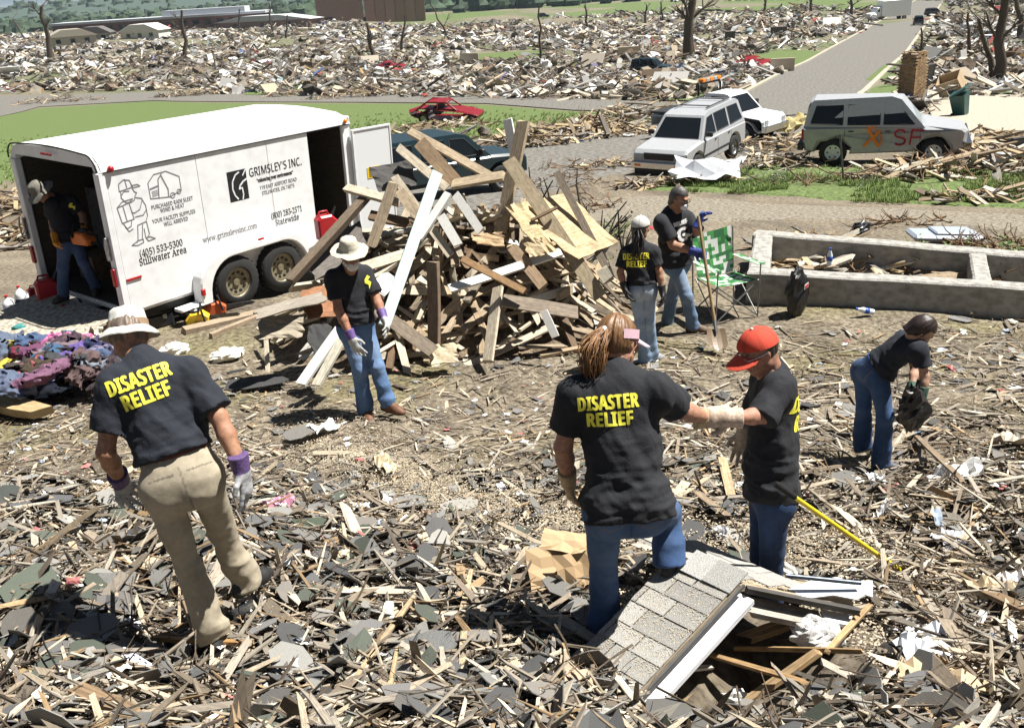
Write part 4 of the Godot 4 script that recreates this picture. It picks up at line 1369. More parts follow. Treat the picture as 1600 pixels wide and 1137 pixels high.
func lettering_on_trailer(o: Node) -> void:
	var rows := [
		["GRIMSLEY'S INC.", 0.115, "Droid Sans", 400, Vector2(2.628,1.395), 0.8, 1],
		["\"enhancing your environment\"", 0.05, "Droid Serif", 700, Vector2(2.595,1.264), 0.6, 1],
		["119 EAST AIRPORT ROAD", 0.052, "Droid Sans", 400, Vector2(2.636,1.155), 0.84, 0],
		["STILLWATER, OK 74075", 0.052, "Droid Sans", 400, Vector2(2.623,1.074), 0.8, 0],
		["(800) 283-2571", 0.085, "Droid Serif", 400, Vector2(2.722,0.714), 0.72, 1],
		["Statewide", 0.085, "Droid Serif", 400, Vector2(2.716,0.601), 0.8, 1],
		["(405) 533-5300", 0.088, "Droid Serif", 400, Vector2(0.605,0.703), 0.76, 1],
		["Stillwater Area", 0.088, "Droid Serif", 400, Vector2(0.612,0.597), 0.8, 1],
		["www.grimsleysinc.com", 0.075, "Droid Serif", 400, Vector2(1.697,0.649), 0.78, 0],
		["PURCHASED RAIN SLEET", 0.05, "Droid Sans", 400, Vector2(0.876,1.243), 0.82, 2],
		["WIND & HEAT", 0.05, "Droid Sans", 400, Vector2(0.864,1.178), 0.82, 2],
		["YOUR FACILITY SUPPLIES", 0.05, "Droid Sans", 400, Vector2(0.87,1.067), 0.82, 2],
		["WILL ARRIVED", 0.05, "Droid Sans", 400, Vector2(0.885,0.995), 0.82, 2]]
	for r in rows:
		var p: Vector2 = r[4]
		part("lettering", letters(r[0], r[1], r[2], r[3], 0.004, r[5]), M.lettering_black if r[6] == 1 else M.lettering_grey, o, Transform3D(Basis(), Vector3(p.x, p.y, 0.002)))
	# the black monogram: a block with white strokes cut through it
	var g0 := Vector2(1.773,1.487)
	var g1 := Vector2(2.096,1.033)
	var gm := MB.new()
	var gx := g0.x
	var gy := g1.y + 0.02
	var gw := g1.x - g0.x
	var gh := g0.y - g1.y - 0.04
	gm.quad(Vector3(gx, gy, 0.002), Vector3(gx + gw, gy, 0.002), Vector3(gx + gw, gy + gh, 0.002), Vector3(gx, gy + gh, 0.002), Vector3.BACK)
	part("logo", gm.done(), M.lettering_black, o)
	gm = MB.new()
	var G := func(a: float, b: float) -> Vector2: return Vector2(gx + a * gw, gy + b * gh)
	stroke(gm, [G.call(0.62, 0.93), G.call(0.42, 0.86), G.call(0.24, 0.66), G.call(0.2, 0.42), G.call(0.28, 0.2), G.call(0.42, 0.06)], 0.022, 0.0045)
	stroke(gm, [G.call(0.98, 0.66), G.call(0.78, 0.6), G.call(0.6, 0.48), G.call(0.55, 0.38)], 0.026, 0.0046)
	stroke(gm, [G.call(0.55, 0.38), G.call(0.7, 0.4), G.call(0.72, 0.18), G.call(0.66, 0.02)], 0.02, 0.0047)
	stroke(gm, [G.call(0.98, 0.98), G.call(0.8, 0.8)], 0.018, 0.0048)
	part("logo_stroke", gm.done(), wm_print(), o)
	# line drawings: a lorry and a delivery worker with a box
	var t := Vector2(0.799,1.475)
	var lm := MB.new()
	stroke(lm, [t + Vector2(-0.22, -0.12), t + Vector2(-0.22, 0.08), t + Vector2(-0.12, 0.17), t + Vector2(0.06, 0.18), t + Vector2(0.24, 0.08), t + Vector2(0.24, -0.1), t + Vector2(0.06, -0.15), t + Vector2(-0.22, -0.12)], 0.012)
	stroke(lm, [t + Vector2(-0.1, -0.13), t + Vector2(-0.07, 0.1), t + Vector2(0.0, 0.17)], 0.014)
	stroke(lm, [t + Vector2(-0.2, 0.0), t + Vector2(-0.08, 0.02)], 0.02)
	stroke(lm, [t + Vector2(-0.02, 0.14), t + Vector2(0.05, -0.05), t + Vector2(0.04, -0.14)], 0.016)
	for k in 4:
		stroke(lm, [t + Vector2(-0.19, -0.04 - k * 0.02), t + Vector2(-0.1, -0.03 - k * 0.02)], 0.007)
	stroke(lm, arc(t + Vector2(0.1, -0.14), 0.035, 0.035, 0, TAU), 0.01)
	stroke(lm, arc(t + Vector2(0.2, -0.11), 0.03, 0.03, 0, TAU), 0.01)
	part("drawing", lm.done(), M.lettering_grey, o)
	var p := Vector2(0.303,1.258)
	var w := MB.new()
	for l in [
		[[-0.13, 0.27], [-0.12, 0.36], [-0.05, 0.4], [0.03, 0.38], [0.06, 0.29], [-0.13, 0.27]], [[0.04, 0.31], [0.13, 0.31], [0.16, 0.285], [0.06, 0.28]], [[-0.03, 0.4], [-0.02, 0.3]],
		[[-0.11, 0.27], [-0.12, 0.19], [-0.07, 0.12], [0.0, 0.11]], [[0.05, 0.28], [0.07, 0.23], [0.1, 0.21], [0.07, 0.18], [0.05, 0.13], [0.0, 0.11]], [[-0.11, 0.22], [-0.07, 0.26], [0.0, 0.25]],
		[[0.06, 0.16], [0.15, 0.13], [0.19, 0.03], [0.19, -0.1], [0.15, -0.17], [0.03, -0.19]], [[0.15, 0.1], [0.1, 0.0], [0.02, -0.03], [-0.02, -0.01]], [[0.19, -0.02], [0.13, -0.08], [0.02, -0.08]],
		[[-0.2, 0.08], [-0.03, 0.11], [0.0, -0.1], [-0.17, -0.12], [-0.2, 0.08]], [[-0.2, 0.08], [-0.12, 0.14], [0.03, 0.15], [-0.03, 0.11]], [[-0.12, 0.09], [-0.1, -0.11]],
		[[0.03, -0.19], [0.0, -0.36], [-0.02, -0.4]], [[0.1, -0.19], [0.06, -0.37]], [[0.16, -0.17], [0.17, -0.33], [0.14, -0.37]], [[0.11, -0.25], [0.11, -0.36]],
		[[0.07, -0.38], [0.0, -0.38], [-0.1, -0.42], [-0.02, -0.44], [0.07, -0.42], [0.07, -0.38]], [[0.11, -0.37], [0.17, -0.37], [0.24, -0.41], [0.14, -0.42], [0.11, -0.37]],
		[[-0.16, -0.12], [-0.12, -0.2], [-0.06, -0.18], [-0.04, -0.12]], [[-0.14, -0.17], [-0.1, -0.24], [-0.04, -0.22]]]:
		stroke(w, l.map(func(q): return p + Vector2(q[0], q[1])), 0.012)
	part("drawing", w.done(), M.lettering_grey, o)


func wm_print() -> StandardMaterial3D:
	return M.paint_dull


# ---------------------------------------------------------------- vehicles
func car_profile(top: Array, wheels: Array, wr: float, sill: float) -> PackedVector2Array:
	# outline of the lower body: the given top from nose to tail, then the sill with round wheel openings
	var p := PackedVector2Array(top)
	var ws := wheels.duplicate()
	ws.sort()
	ws.reverse()
	for x in ws:
		for k in 9:
			var a := PI * k / 8.0
			var y: float = wr + sin(a) * wr * 1.16
			if y > sill:
				p.append(Vector2(x + cos(a) * wr * 1.16, y))
	return p


func dent(m: MB, amount: float, freq: float, off := Vector3.ZERO) -> void:
	for i in m.v.size():
		var q := m.v[i] * freq + off
		m.v[i] += Vector3(nz.get_noise_3dv(q), nz.get_noise_3dv(q + Vector3(31, 0, 0)), nz.get_noise_3dv(q + Vector3(0, 57, 0))) * amount


func car(o: Node3D, s: Dictionary) -> void:
	var W: float = s.w
	var paint: Material = s.paint
	var rim: Material = s.get("rim", M.steel)
	var dm: float = s.get("dent", 0.0)
	var b := MB.new()
	b.prism(car_profile(s.top, s.wheels, s.wr, s.sill), -W * 0.5, W * 0.5, 0.07)
	if dm:
		dent(b, dm, 1.5)
	part("body", b.done(), paint, o)
	var u := MB.new()
	u.box(Vector3(s.len * 0.86, 0.4, W * 0.66), Transform3D(Basis(), Vector3(s.cx, s.sill + 0.22, 0)))
	part("underbody", u.done(), M.black, o)
	for x in s.wheels:
		for sd in [-1.0, 1.0]:
			wheel(o, Vector3(x, s.wr, sd * (W * 0.5 - 0.11)), s.wr, 0.22, Vector3(0, 0, sd), rim, 6)
	if not s.has("cab"):
		return
	# cabin: outline narrowing toward the roof
	var cab: Array = s.cab
	var y0: float = cab[0].y
	var zt := func(y: float) -> float: return W * 0.5 - 0.04 - (y - y0) * s.get("tumble", 0.28)
	var c := MB.new()
	var n := cab.size()
	var poly := PackedVector2Array(cab)
	var ids := Geometry2D.triangulate_polygon(poly)
	for sd in [-1.0, 1.0]:
		for i in range(0, ids.size(), 3):
			var q := []
			for k in 3:
				var p: Vector2 = poly[ids[i + k]]
				q.append(Vector3(p.x, p.y, zt.call(p.y) * sd))
			c.flat(q[0], q[1], q[2], Vector3(0, 0.2, sd))
	for i in n:
		var p: Vector2 = cab[i]
		var q: Vector2 = cab[(i + 1) % n]
		var out := Vector3(q.y - p.y, p.x - q.x, 0)
		if out.dot(Vector3((p.x + q.x) * 0.5 - s.cx, (p.y + q.y) * 0.5 - y0 - 0.2, 0)) < 0.0:
			out = -out
		c.quad(Vector3(p.x, p.y, zt.call(p.y)), Vector3(q.x, q.y, zt.call(q.y)), Vector3(q.x, q.y, -zt.call(q.y)), Vector3(p.x, p.y, -zt.call(p.y)), out)
	if dm:
		dent(c, dm, 1.5)
	part("cabin", c.done(), paint, o)
	for w in s.windows:
		for sd in [-1.0, 1.0]:
			var g := MB.new()
			var q := []
			for p in w:
				q.append(Vector3(p.x, p.y, (zt.call(p.y) + 0.006 + dm * 0.25) * sd))
			for i in range(1, q.size() - 1):
				g.flat(q[0], q[i], q[i + 1], Vector3(0, 0, sd))
			part("window", g.done(), M.glass_dark, o)
			var f := MB.new()
			q.append(q[0])
			f.tube(q, range(q.size()).map(func(_k): return 0.014), 4, false)
			part("window_frame", f.done(), M.black, o)
	for ws in s.get("screens", []):
		# front and rear glass between two outline points
		var p: Vector2 = ws[0]
		var q: Vector2 = ws[1]
		var d := (q - p)
		var nn: Vector2 = Vector2(d.y, -d.x).normalized() * ws[2] * 0.008
		var a: Vector2 = p + d * 0.1 + nn
		var e: Vector2 = p + d * 0.9 + nn
		var za: float = zt.call(a.y) - 0.09
		var ze: float = zt.call(e.y) - 0.09
		var g := MB.new()
		g.quad(Vector3(a.x, a.y, za), Vector3(e.x, e.y, ze), Vector3(e.x, e.y, -ze), Vector3(a.x, a.y, -za), Vector3(nn.x, nn.y, 0))
		part("windscreen", g.done(), ws[3], o)
	for bx in s.get("boxes", []):
		# small fittings: [name, size, centre, material key, mirrored]
		for sd in ([-1.0, 1.0] if bx[4] else [1.0]):
			var g := MB.new()
			g.cbox(bx[1], minf(0.02, bx[1][bx[1].min_axis_index()] * 0.3), Transform3D(Basis(), Vector3(bx[2].x, bx[2].y, bx[2].z * sd)))
			part(bx[0], g.done(), M[bx[3]], o)


func V(x: float, y: float) -> Vector2:
	return Vector2(x, y)


func suv_spec(paint: Material, wrecked := 0.0) -> Dictionary:
	return {
		"w": 1.78, "len": 4.5, "cx": 0.0, "sill": 0.36, "wr": 0.37, "wheels": [1.3, -1.3], "paint": paint, "dent": wrecked,
		"top": [V(-2.12, 0.42), V(-2.16, 0.62), V(-2.14, 1.04), V(0.85, 1.09), V(1.05, 1.1), V(1.98, 1.0), V(2.08, 0.92), V(2.12, 0.6), V(2.1, 0.45), V(1.9, 0.38)],
		"cab": [V(1.02, 1.06), V(0.42, 1.7), V(0.1, 1.78), V(-1.85, 1.78), V(-2.0, 1.7), V(-2.12, 1.04)],
		"windows": [[V(0.78, 1.14), V(0.34, 1.62), V(-0.02, 1.66), V(-0.02, 1.14)], [V(-0.12, 1.14), V(-0.12, 1.66), V(-0.95, 1.66), V(-0.95, 1.14)], [V(-1.08, 1.14), V(-1.08, 1.66), V(-1.8, 1.64), V(-1.95, 1.16)]],
		"screens": [[V(1.02, 1.06), V(0.42, 1.7), 1.0, M.glass_dark if not wrecked else M.lamp_clear], [V(-2.0, 1.7), V(-2.12, 1.04), 1.0, M.glass_dark]],
		"boxes": [["bumper", Vector3(0.2, 0.2, 1.8), Vector3(2.12, 0.56, 0), "chrome", false], ["bumper", Vector3(0.16, 0.2, 1.76), Vector3(-2.18, 0.54, 0), "black", false], ["front_skirt", Vector3(0.14, 0.2, 1.66), Vector3(2.06, 0.38, 0), "black", false],
			["grille", Vector3(0.05, 0.2, 0.98), Vector3(2.1, 0.82, 0), "black", false], ["headlight", Vector3(0.06, 0.19, 0.32), Vector3(2.095, 0.82, 0.67), "lamp_clear", true],
			["indicator", Vector3(0.04, 0.07, 0.22), Vector3(2.215, 0.57, 0.66), "lamp_amber", true], ["tail_lamp", Vector3(0.06, 0.3, 0.12), Vector3(-2.14, 0.87, 0.8), "lamp_red", true],
			["mirror", Vector3(0.1, 0.14, 0.2), Vector3(0.72, 1.22, 0.98), "black", true], ["roof_rack", Vector3(1.7, 0.04, 0.04), Vector3(-0.85, 1.84, 0.52), "black", true],
			["roof_rack_bar", Vector3(0.05, 0.03, 1.1), Vector3(-0.3, 1.845, 0), "black", false], ["roof_rack_bar", Vector3(0.05, 0.03, 1.1), Vector3(-1.4, 1.845, 0), "black", false],
			["door_handle", Vector3(0.14, 0.03, 0.02), Vector3(0.1, 0.96, 0.9), "black", true], ["door_handle", Vector3(0.14, 0.03, 0.02), Vector3(-0.85, 0.96, 0.9), "black", true],
			["door_seam", Vector3(0.012, 0.56, 0.006), Vector3(-0.07, 0.7, 0.891), "black", true], ["door_seam", Vector3(0.012, 0.6, 0.006), Vector3(0.93, 0.72, 0.891), "black", true], ["door_seam", Vector3(0.012, 0.3, 0.006), Vector3(-1.02, 0.86, 0.891), "black", true],
			["trim_strip", Vector3(1.9, 0.06, 0.02), Vector3(0.0, 0.6, 0.893), "black", true]]}


func stand(p: Vector3, fwd: Vector3, dy := 0.0, roll := 0.0, pitch := 0.0) -> Transform3D:
	var x := Vector3(fwd.x, 0, fwd.z).normalized()
	return Transform3D(Basis(x, Vector3.UP, x.cross(Vector3.UP)) * Basis(Vector3.RIGHT, roll) * Basis(Vector3.BACK, pitch), Vector3(p.x, hgt(p.x, p.z) + dy, p.z))


func spray(m: MB, pts: Array, w: float, z: float) -> void:
	stroke(m, pts, w, z)


func build_road_things() -> void:
	rng.seed = 50
	# silver four-door with a roof rack, nose toward us
	var a := Vector3(6.031,-1.877,-29.265)
	var o := thing("silver_suv", "silver car with roof rack parked nose first on the street beside the tow truck", "car", stand(a, Vector3(-0.62, 0, 0.8), 0.02, 0.0, -0.06))
	car(o, suv_spec(M.car_silver))
	# wrecked one with paint on its doors
	var b := Vector3(11.251,-1.676,-27.257)
	o = thing("wrecked_suv", "crushed silver car with orange and red spray paint on its doors", "car", stand(b, Vector3(1.0, 0, 0.42), 0.08, 0.02, 0.01))
	o.scale = Vector3.ONE * 1.03
	var sp := suv_spec(M.car_silver, 0.17)
	sp.rim = M.paint_dull
	sp.boxes = sp.boxes.filter(func(q): return not q[0] in ["roof_rack", "roof_rack_bar", "mirror", "indicator", "trim_strip", "headlight"])
	car(o, sp)
	var red := mat("spray_red", Color(0.35, 0.02, 0.03), 0.8)
	var ora := mat("spray_orange", Color(0.75, 0.2, 0.01), 0.8)
	var z := 0.95
	var pm := MB.new()
	stroke(pm, arc(V(0.42, 0.9), 0.13, 0.1, 0.4, PI * 1.5, 8), 0.05, z)
	stroke(pm, arc(V(0.42, 0.7), 0.14, 0.1, PI * 0.5, -PI * 0.75, 8), 0.05, z)
	stroke(pm, [V(0.68, 0.58), V(0.72, 1.0), V(1.0, 0.98)], 0.05, z)
	stroke(pm, [V(0.71, 0.8), V(0.94, 0.8)], 0.05, z + 0.001)
	part("painted_letters", pm.done(), red, o)
	pm = MB.new()
	stroke(pm, [V(-0.42, 1.04), V(-0.1, 0.56)], 0.075, z)
	stroke(pm, [V(-0.1, 0.98), V(-0.48, 0.58)], 0.075, z + 0.001)
	stroke(pm, [V(-0.42, 1.12), V(-0.36, 1.02), V(-0.3, 1.1), V(-0.24, 1.0), V(-0.2, 1.12)], 0.03, z + 0.002)
	stroke(pm, [V(-0.05, 0.9), V(-0.1, 0.78), V(-0.02, 0.7), V(-0.08, 0.6)], 0.035, z + 0.001)
	part("painted_cross", pm.done(), ora, o)
	# tow truck behind
	var c := Vector3(9.191,-2.719,-39.23)
	o = thing("tow_truck", "white tow truck with an amber light bar behind the silver car", "truck", stand(c, Vector3(0.7, 0, 0.66), 0.0))
	car(o, {"w": 1.95, "len": 5.2, "cx": 0.0, "sill": 0.45, "wr": 0.4, "wheels": [1.7, -1.6], "paint": M.car_white,
		"top": [V(-2.7, 0.5), V(-2.75, 0.95), V(0.0, 1.0), V(0.0, 1.15), V(1.5, 1.15), V(2.4, 1.05), V(2.55, 0.9), V(2.55, 0.5), V(2.3, 0.45)],
		"cab": [V(1.5, 1.13), V(0.85, 1.85), V(0.6, 1.9), V(-0.1, 1.9), V(-0.2, 1.85), V(-0.25, 1.13)],
		"windows": [[V(1.15, 1.2), V(0.72, 1.76), V(0.1, 1.78), V(0.05, 1.2)]], "screens": [[V(1.5, 1.13), V(0.85, 1.85), 1.0, M.glass_dark], [V(-0.2, 1.85), V(-0.25, 1.13), 1.0, M.glass_dark]],
		"boxes": [["bumper", Vector3(0.2, 0.25, 1.95), Vector3(2.58, 0.6, 0), "chrome", false], ["mirror", Vector3(0.1, 0.3, 0.2), Vector3(1.1, 1.35, 1.15), "black", true], ["flatbed", Vector3(2.5, 0.1, 1.9), Vector3(-1.5, 1.06, 0), "black", false],
			["headlight", Vector3(0.05, 0.2, 0.3), Vector3(2.54, 0.85, 0.7), "lamp_clear", true]]})
	var fm := MB.new()
	fm.tube([Vector3(-0.45, 1.1, -0.85), Vector3(-0.45, 2.15, -0.85), Vector3(-0.45, 2.25, -0.75), Vector3(-0.45, 2.25, 0.75), Vector3(-0.45, 2.15, 0.85), Vector3(-0.45, 1.1, 0.85)], [0.05, 0.05, 0.05, 0.05, 0.05, 0.05], 8)
	fm.tube([Vector3(-0.45, 1.75, -0.85), Vector3(-0.45, 1.75, 0.85)], [0.035, 0.035], 6)
	for k in 7:
		fm.tube([Vector3(-0.45, 1.1, -0.7 + k * 0.23), Vector3(-0.45, 1.75, -0.7 + k * 0.23)], [0.015, 0.015], 4)
	part("headboard_frame", fm.done(), M.black, o)
	for k in 5:
		var lb := MB.new()
		lb.cbox(Vector3(0.24, 0.15, 0.28), 0.03, Transform3D(Basis(), Vector3(-0.45, 2.37, -0.58 + k * 0.29)))
		part("beacon", lb.done(), M.lamp_amber if k % 2 == 0 else M.lamp_clear, o)
	# dark teal pickup with a canopy, half hidden by the lumber
	var d := Vector3(-0.876,-1.582,-26.322)
	o = thing("pickup_truck", "dark blue green pickup with a canopy, behind the lumber pile", "car", stand(Vector3(d.x - 0.95, 0, d.z + 0.8), Vector3(0.86, 0, -0.5), 0.0))
	car(o, {"w": 1.85, "len": 5.2, "cx": 0.0, "sill": 0.42, "wr": 0.38, "wheels": [1.65, -1.55], "paint": M.car_dark,
		"top": [V(-2.6, 0.5), V(-2.62, 1.05), V(1.3, 1.08), V(2.4, 1.0), V(2.5, 0.85), V(2.5, 0.5), V(2.2, 0.42)],
		"cab": [V(1.35, 1.06), V(0.7, 1.68), V(0.4, 1.74), V(-2.3, 1.74), V(-2.45, 1.68), V(-2.58, 1.06)], "tumble": 0.22,
		"windows": [[V(1.05, 1.14), V(0.6, 1.6), V(0.15, 1.63), V(0.15, 1.14)], [V(0.0, 1.14), V(0.0, 1.63), V(-0.7, 1.63), V(-0.7, 1.14)], [V(-0.95, 1.16), V(-0.95, 1.62), V(-2.2, 1.62), V(-2.3, 1.16)]],
		"screens": [[V(1.35, 1.06), V(0.7, 1.68), 1.0, M.glass_dark], [V(-2.45, 1.68), V(-2.58, 1.06), 1.0, M.glass_dark]],
		"boxes": [["brake_lamp", Vector3(0.05, 0.05, 0.3), Vector3(-2.4, 1.77, 0.0), "lamp_red", false], ["tail_lamp", Vector3(0.05, 0.3, 0.15), Vector3(-2.62, 0.85, 0.8), "lamp_red", true], ["tailgate", Vector3(0.05, 0.42, 1.3), Vector3(-2.63, 0.8, 0.0), "steel", false],
			["mirror", Vector3(0.1, 0.16, 0.22), Vector3(1.0, 1.22, 1.0), "black", true], ["door_handle", Vector3(0.14, 0.03, 0.02), Vector3(0.2, 0.98, 0.935), "black", true]]})
	# red wreck on the lawn
	var e := Vector3(-3.223,-4.655,-62.861)
	o = thing("red_wreck", "crushed red car without glass on debris at the lawn's edge", "car", stand(e, Vector3(1.0, 0, 0.25), 0.05, 0.05, -0.05))
	o.scale = Vector3.ONE * 1.1
	wreck(o, M.car_red)
	# what stands or lies farther off: [pixel place, heading, kind, paint, label]
	var W := [
		[Vector3(27.166,-6.521,-99.708), Vector3(1, 0, 0.5), "wreck", "car_red", "maroon car lying tilted on debris left of the climbing street", 0.35],
		[Vector3(-15.09,-7.934,-144.127), Vector3(1, 0, 0.1), "wreck", "car_red", "small red wreck beside the short dark trunk in the field", 0.1],
		[Vector3(-22.952,-9.461,-207.467), Vector3(1, 0, 0.2), "wreck", "car_white", "white wreck between two snapped trunks in the field", 0.0],
		[Vector3(17.073,-6.749,-104.596), Vector3(0.9, 0, 0.5), "suv", "car_dark", "dark boxy car half buried near the thick bare tree", 0.0],
		[Vector3(81.678,-9.114,-186.891), Vector3(0.35, 0, -0.9), "suv", "car_dark", "dark car driving up the climbing street", 0.0],
		[Vector3(100.21,-9.822,-221.112), Vector3(1, 0, 0.3), "suv", "black", "black car turning in at the right edge of the street", 0.0],
		[Vector3(92.352,-10.048,-232.405), Vector3(1, 0, 0.2), "suv", "black", "dark pickup in front of the white box truck", 0.0],
		[Vector3(-65.199,-7.597,-145.39), Vector3(1, 0, 0.1), "wreck", "black", "black crushed car at the kerb of the cross street, far left", 0.1],
		[Vector3(-85.39,-8.717,-301.326), Vector3(1, 0, -0.2), "wreck", "car_white", "white wreck far behind the trailer roof", 0.1],
		[Vector3(37.412,-9.188,-189.551), Vector3(1, 0, 0.3), "wreck", "car_silver", "silver wreck right behind the thick bare tree", 0.0],
		[Vector3(64.524,-7.44,-125.987), Vector3(1, 0, 0.1), "wreck", "car_dark", "teal wreck left of the pale split trunk", 0.0],
		[Vector3(-1.514,-11.402,-340.155), Vector3(1, 0, 0.1), "suv", "car_white", "white car parked beyond the green field", 0.0],
		[Vector3(21.558,-11.972,-397.204), Vector3(1, 0, 0.1), "suv", "car_dark", "blue car parked on the far lawn", 0.0]]
	for w in W:
		o = thing("wrecked_car" if w[2] == "wreck" else "parked_car", w[4], "car", stand(w[0], w[1], 0.15 if w[2] == "wreck" else 0.0, w[5]))
		if w[2] == "wreck":
			wreck(o, M[w[3]])
		else:
			car(o, suv_spec(M[w[3]]))
	# white box truck
	var t := Vector3(87.866,-9.734,-216.681)
	o = thing("box_truck", "white box truck parked left of the climbing street", "truck", stand(t, Vector3(-1, 0, 0.15), 0.0))
	var tm := MB.new()
	tm.cbox(Vector3(7.0, 3.4, 2.5), 0.08, Transform3D(Basis(), Vector3(-1.2, 2.5, 0)))
	part("cargo_box", tm.done(), M.car_white, o)
	tm = MB.new()
	tm.prism(PackedVector2Array([V(2.4, 0.6), V(2.4, 2.9), V(3.3, 2.8), V(3.8, 1.8), V(4.9, 1.6), V(5.0, 0.6)]), -1.1, 1.1, 0.08)
	part("cab", tm.done(), M.car_white, o)
	tm = MB.new()
	for sd in [-1.0, 1.0]:
		tm.flat(Vector3(2.7, 1.9, 1.11 * sd), Vector3(2.8, 2.6, 1.11 * sd), Vector3(3.5, 1.9, 1.11 * sd), Vector3(0, 0, sd))
	part("window", tm.done(), M.glass_dark, o)
	for x in [-3.2, 3.6]:
		for sd in [-1.0, 1.0]:
			wheel(o, Vector3(x, 0.48, sd * 1.05), 0.48, 0.3, Vector3(0, 0, sd), M.steel, 0)
	chimney()
	bin_and_sheets()


func wreck(o: Node3D, paint: Material) -> void:
	var b := MB.new()
	b.prism(car_profile([V(-2.1, 0.4), V(-2.15, 0.8), V(-1.6, 0.86), V(0.7, 0.84), V(1.9, 0.72), V(2.1, 0.55), V(2.0, 0.35)], [1.3, -1.3], 0.3, 0.28), -0.8, 0.8, 0.08)
	dent(b, 0.22, 1.3, Vector3(rng.randf() * 20.0, 0, 0))
	part("body", b.done(), paint, o)
	var f := MB.new()
	for sd in [-1.0, 1.0]:
		var pts := [Vector3(0.75, 0.8, 0.7 * sd), Vector3(0.1, 1.2, 0.58 * sd), Vector3(-1.1, 1.26, 0.58 * sd), Vector3(-1.75, 0.8, 0.7 * sd)]
		f.tube(pts, [0.06, 0.055, 0.055, 0.07], 5)
		f.tube([Vector3(-0.45, 0.8, 0.7 * sd), Vector3(-0.45, 1.24, 0.58 * sd)], [0.05, 0.05], 5)
	f.tube([Vector3(0.1, 1.2, -0.58), Vector3(0.1, 1.14, 0.58)], [0.05, 0.05], 5)
	dent(f, 0.12, 1.3)
	part("window_frame", f.done(), paint, o)
	var r := MB.new()
	r.cbox(Vector3(1.25, 0.05, 1.16), 0.02, Transform3D(Basis(), Vector3(-0.5, 1.24, 0)))
	dent(r, 0.2, 1.7)
	part("roof", r.done(), paint, o)
	var s := MB.new()
	s.cbox(Vector3(0.5, 0.5, 1.1), 0.1, Transform3D(Basis(), Vector3(-0.5, 0.75, 0)))
	part("seat", s.done(), M.black, o)
	for x in [1.3, -1.3]:
		for sd in [-1.0, 1.0]:
			wheel(o, Vector3(x, 0.3, sd * 0.72), 0.3, 0.2, Vector3(0, 0, sd), M.steel, 0)


func chimney() -> void:
	var p := Vector3(22.431,-3.674,-50.921)
	var o := thing("brick_chimney", "lone brick chimney left standing on the lawn right of the street", "chimney", Transform3D(Basis(Vector3.UP, 0.5), p + Vector3(0, -0.2, 0)))
	var core := MB.new()
	core.col = Color(0.22, 0.17, 0.12)
	core.box(Vector3(0.84, 2.9, 0.84), Transform3D(Basis(), Vector3(-0.25, 1.45, 0)))
	part("core", core.done(), M.brick, o)
	var fm := MB.new()
	fm.col = Color(0.02, 0.018, 0.016)
	fm.box(Vector3(0.3, 1.7, 0.5), Transform3D(Basis(), Vector3(0.3, 0.9, 0.22)))
	part("flue", fm.done(), M.brick, o)
	rng.seed = 61
	var bm := MB.new()
	bm.cbox(Vector3(0.215, 0.066, 0.1), 0.006)
	var xs := []
	var cs := []
	for row in 40:
		var y := 0.04 + row * 0.076
		var half := 0.45 if row < 30 else 0.45 - 0.006 * (row - 30)
		for side in 4:
			var a := side * PI * 0.5
			for k in 4:
				var off := -half + 0.11 + k * 0.23 + (0.0 if row % 2 == 0 else 0.09)
				if off > half or (row > 34 and rng.randf() < 0.35):
					continue
				var b := Basis(Vector3.UP, a)
				xs.append(Transform3D(b * Basis(Vector3.UP, rng.randf_range(-0.03, 0.03)), Vector3(-0.25, y, 0) + b * Vector3(off, 0, half)))
				cs.append(Color(0.42, 0.26, 0.13).lerp(Color(0.5, 0.36, 0.2), rng.randf()) * rng.randf_range(0.7, 1.1))
	# lower wing to the right, torn at the top
	for row in 26:
		for k in 2:
			if row > 18 and rng.randf() < 0.4:
				continue
			xs.append(Transform3D(Basis(Vector3.UP, 0.05), Vector3(0.58, 0.04 + row * 0.076, -0.2 + k * 0.23)))
			cs.append(Color(0.34, 0.2, 0.1) * rng.randf_range(0.6, 1.1))
	scatter("brickwork", bm.done(), M.brick, xs, cs, "", o)


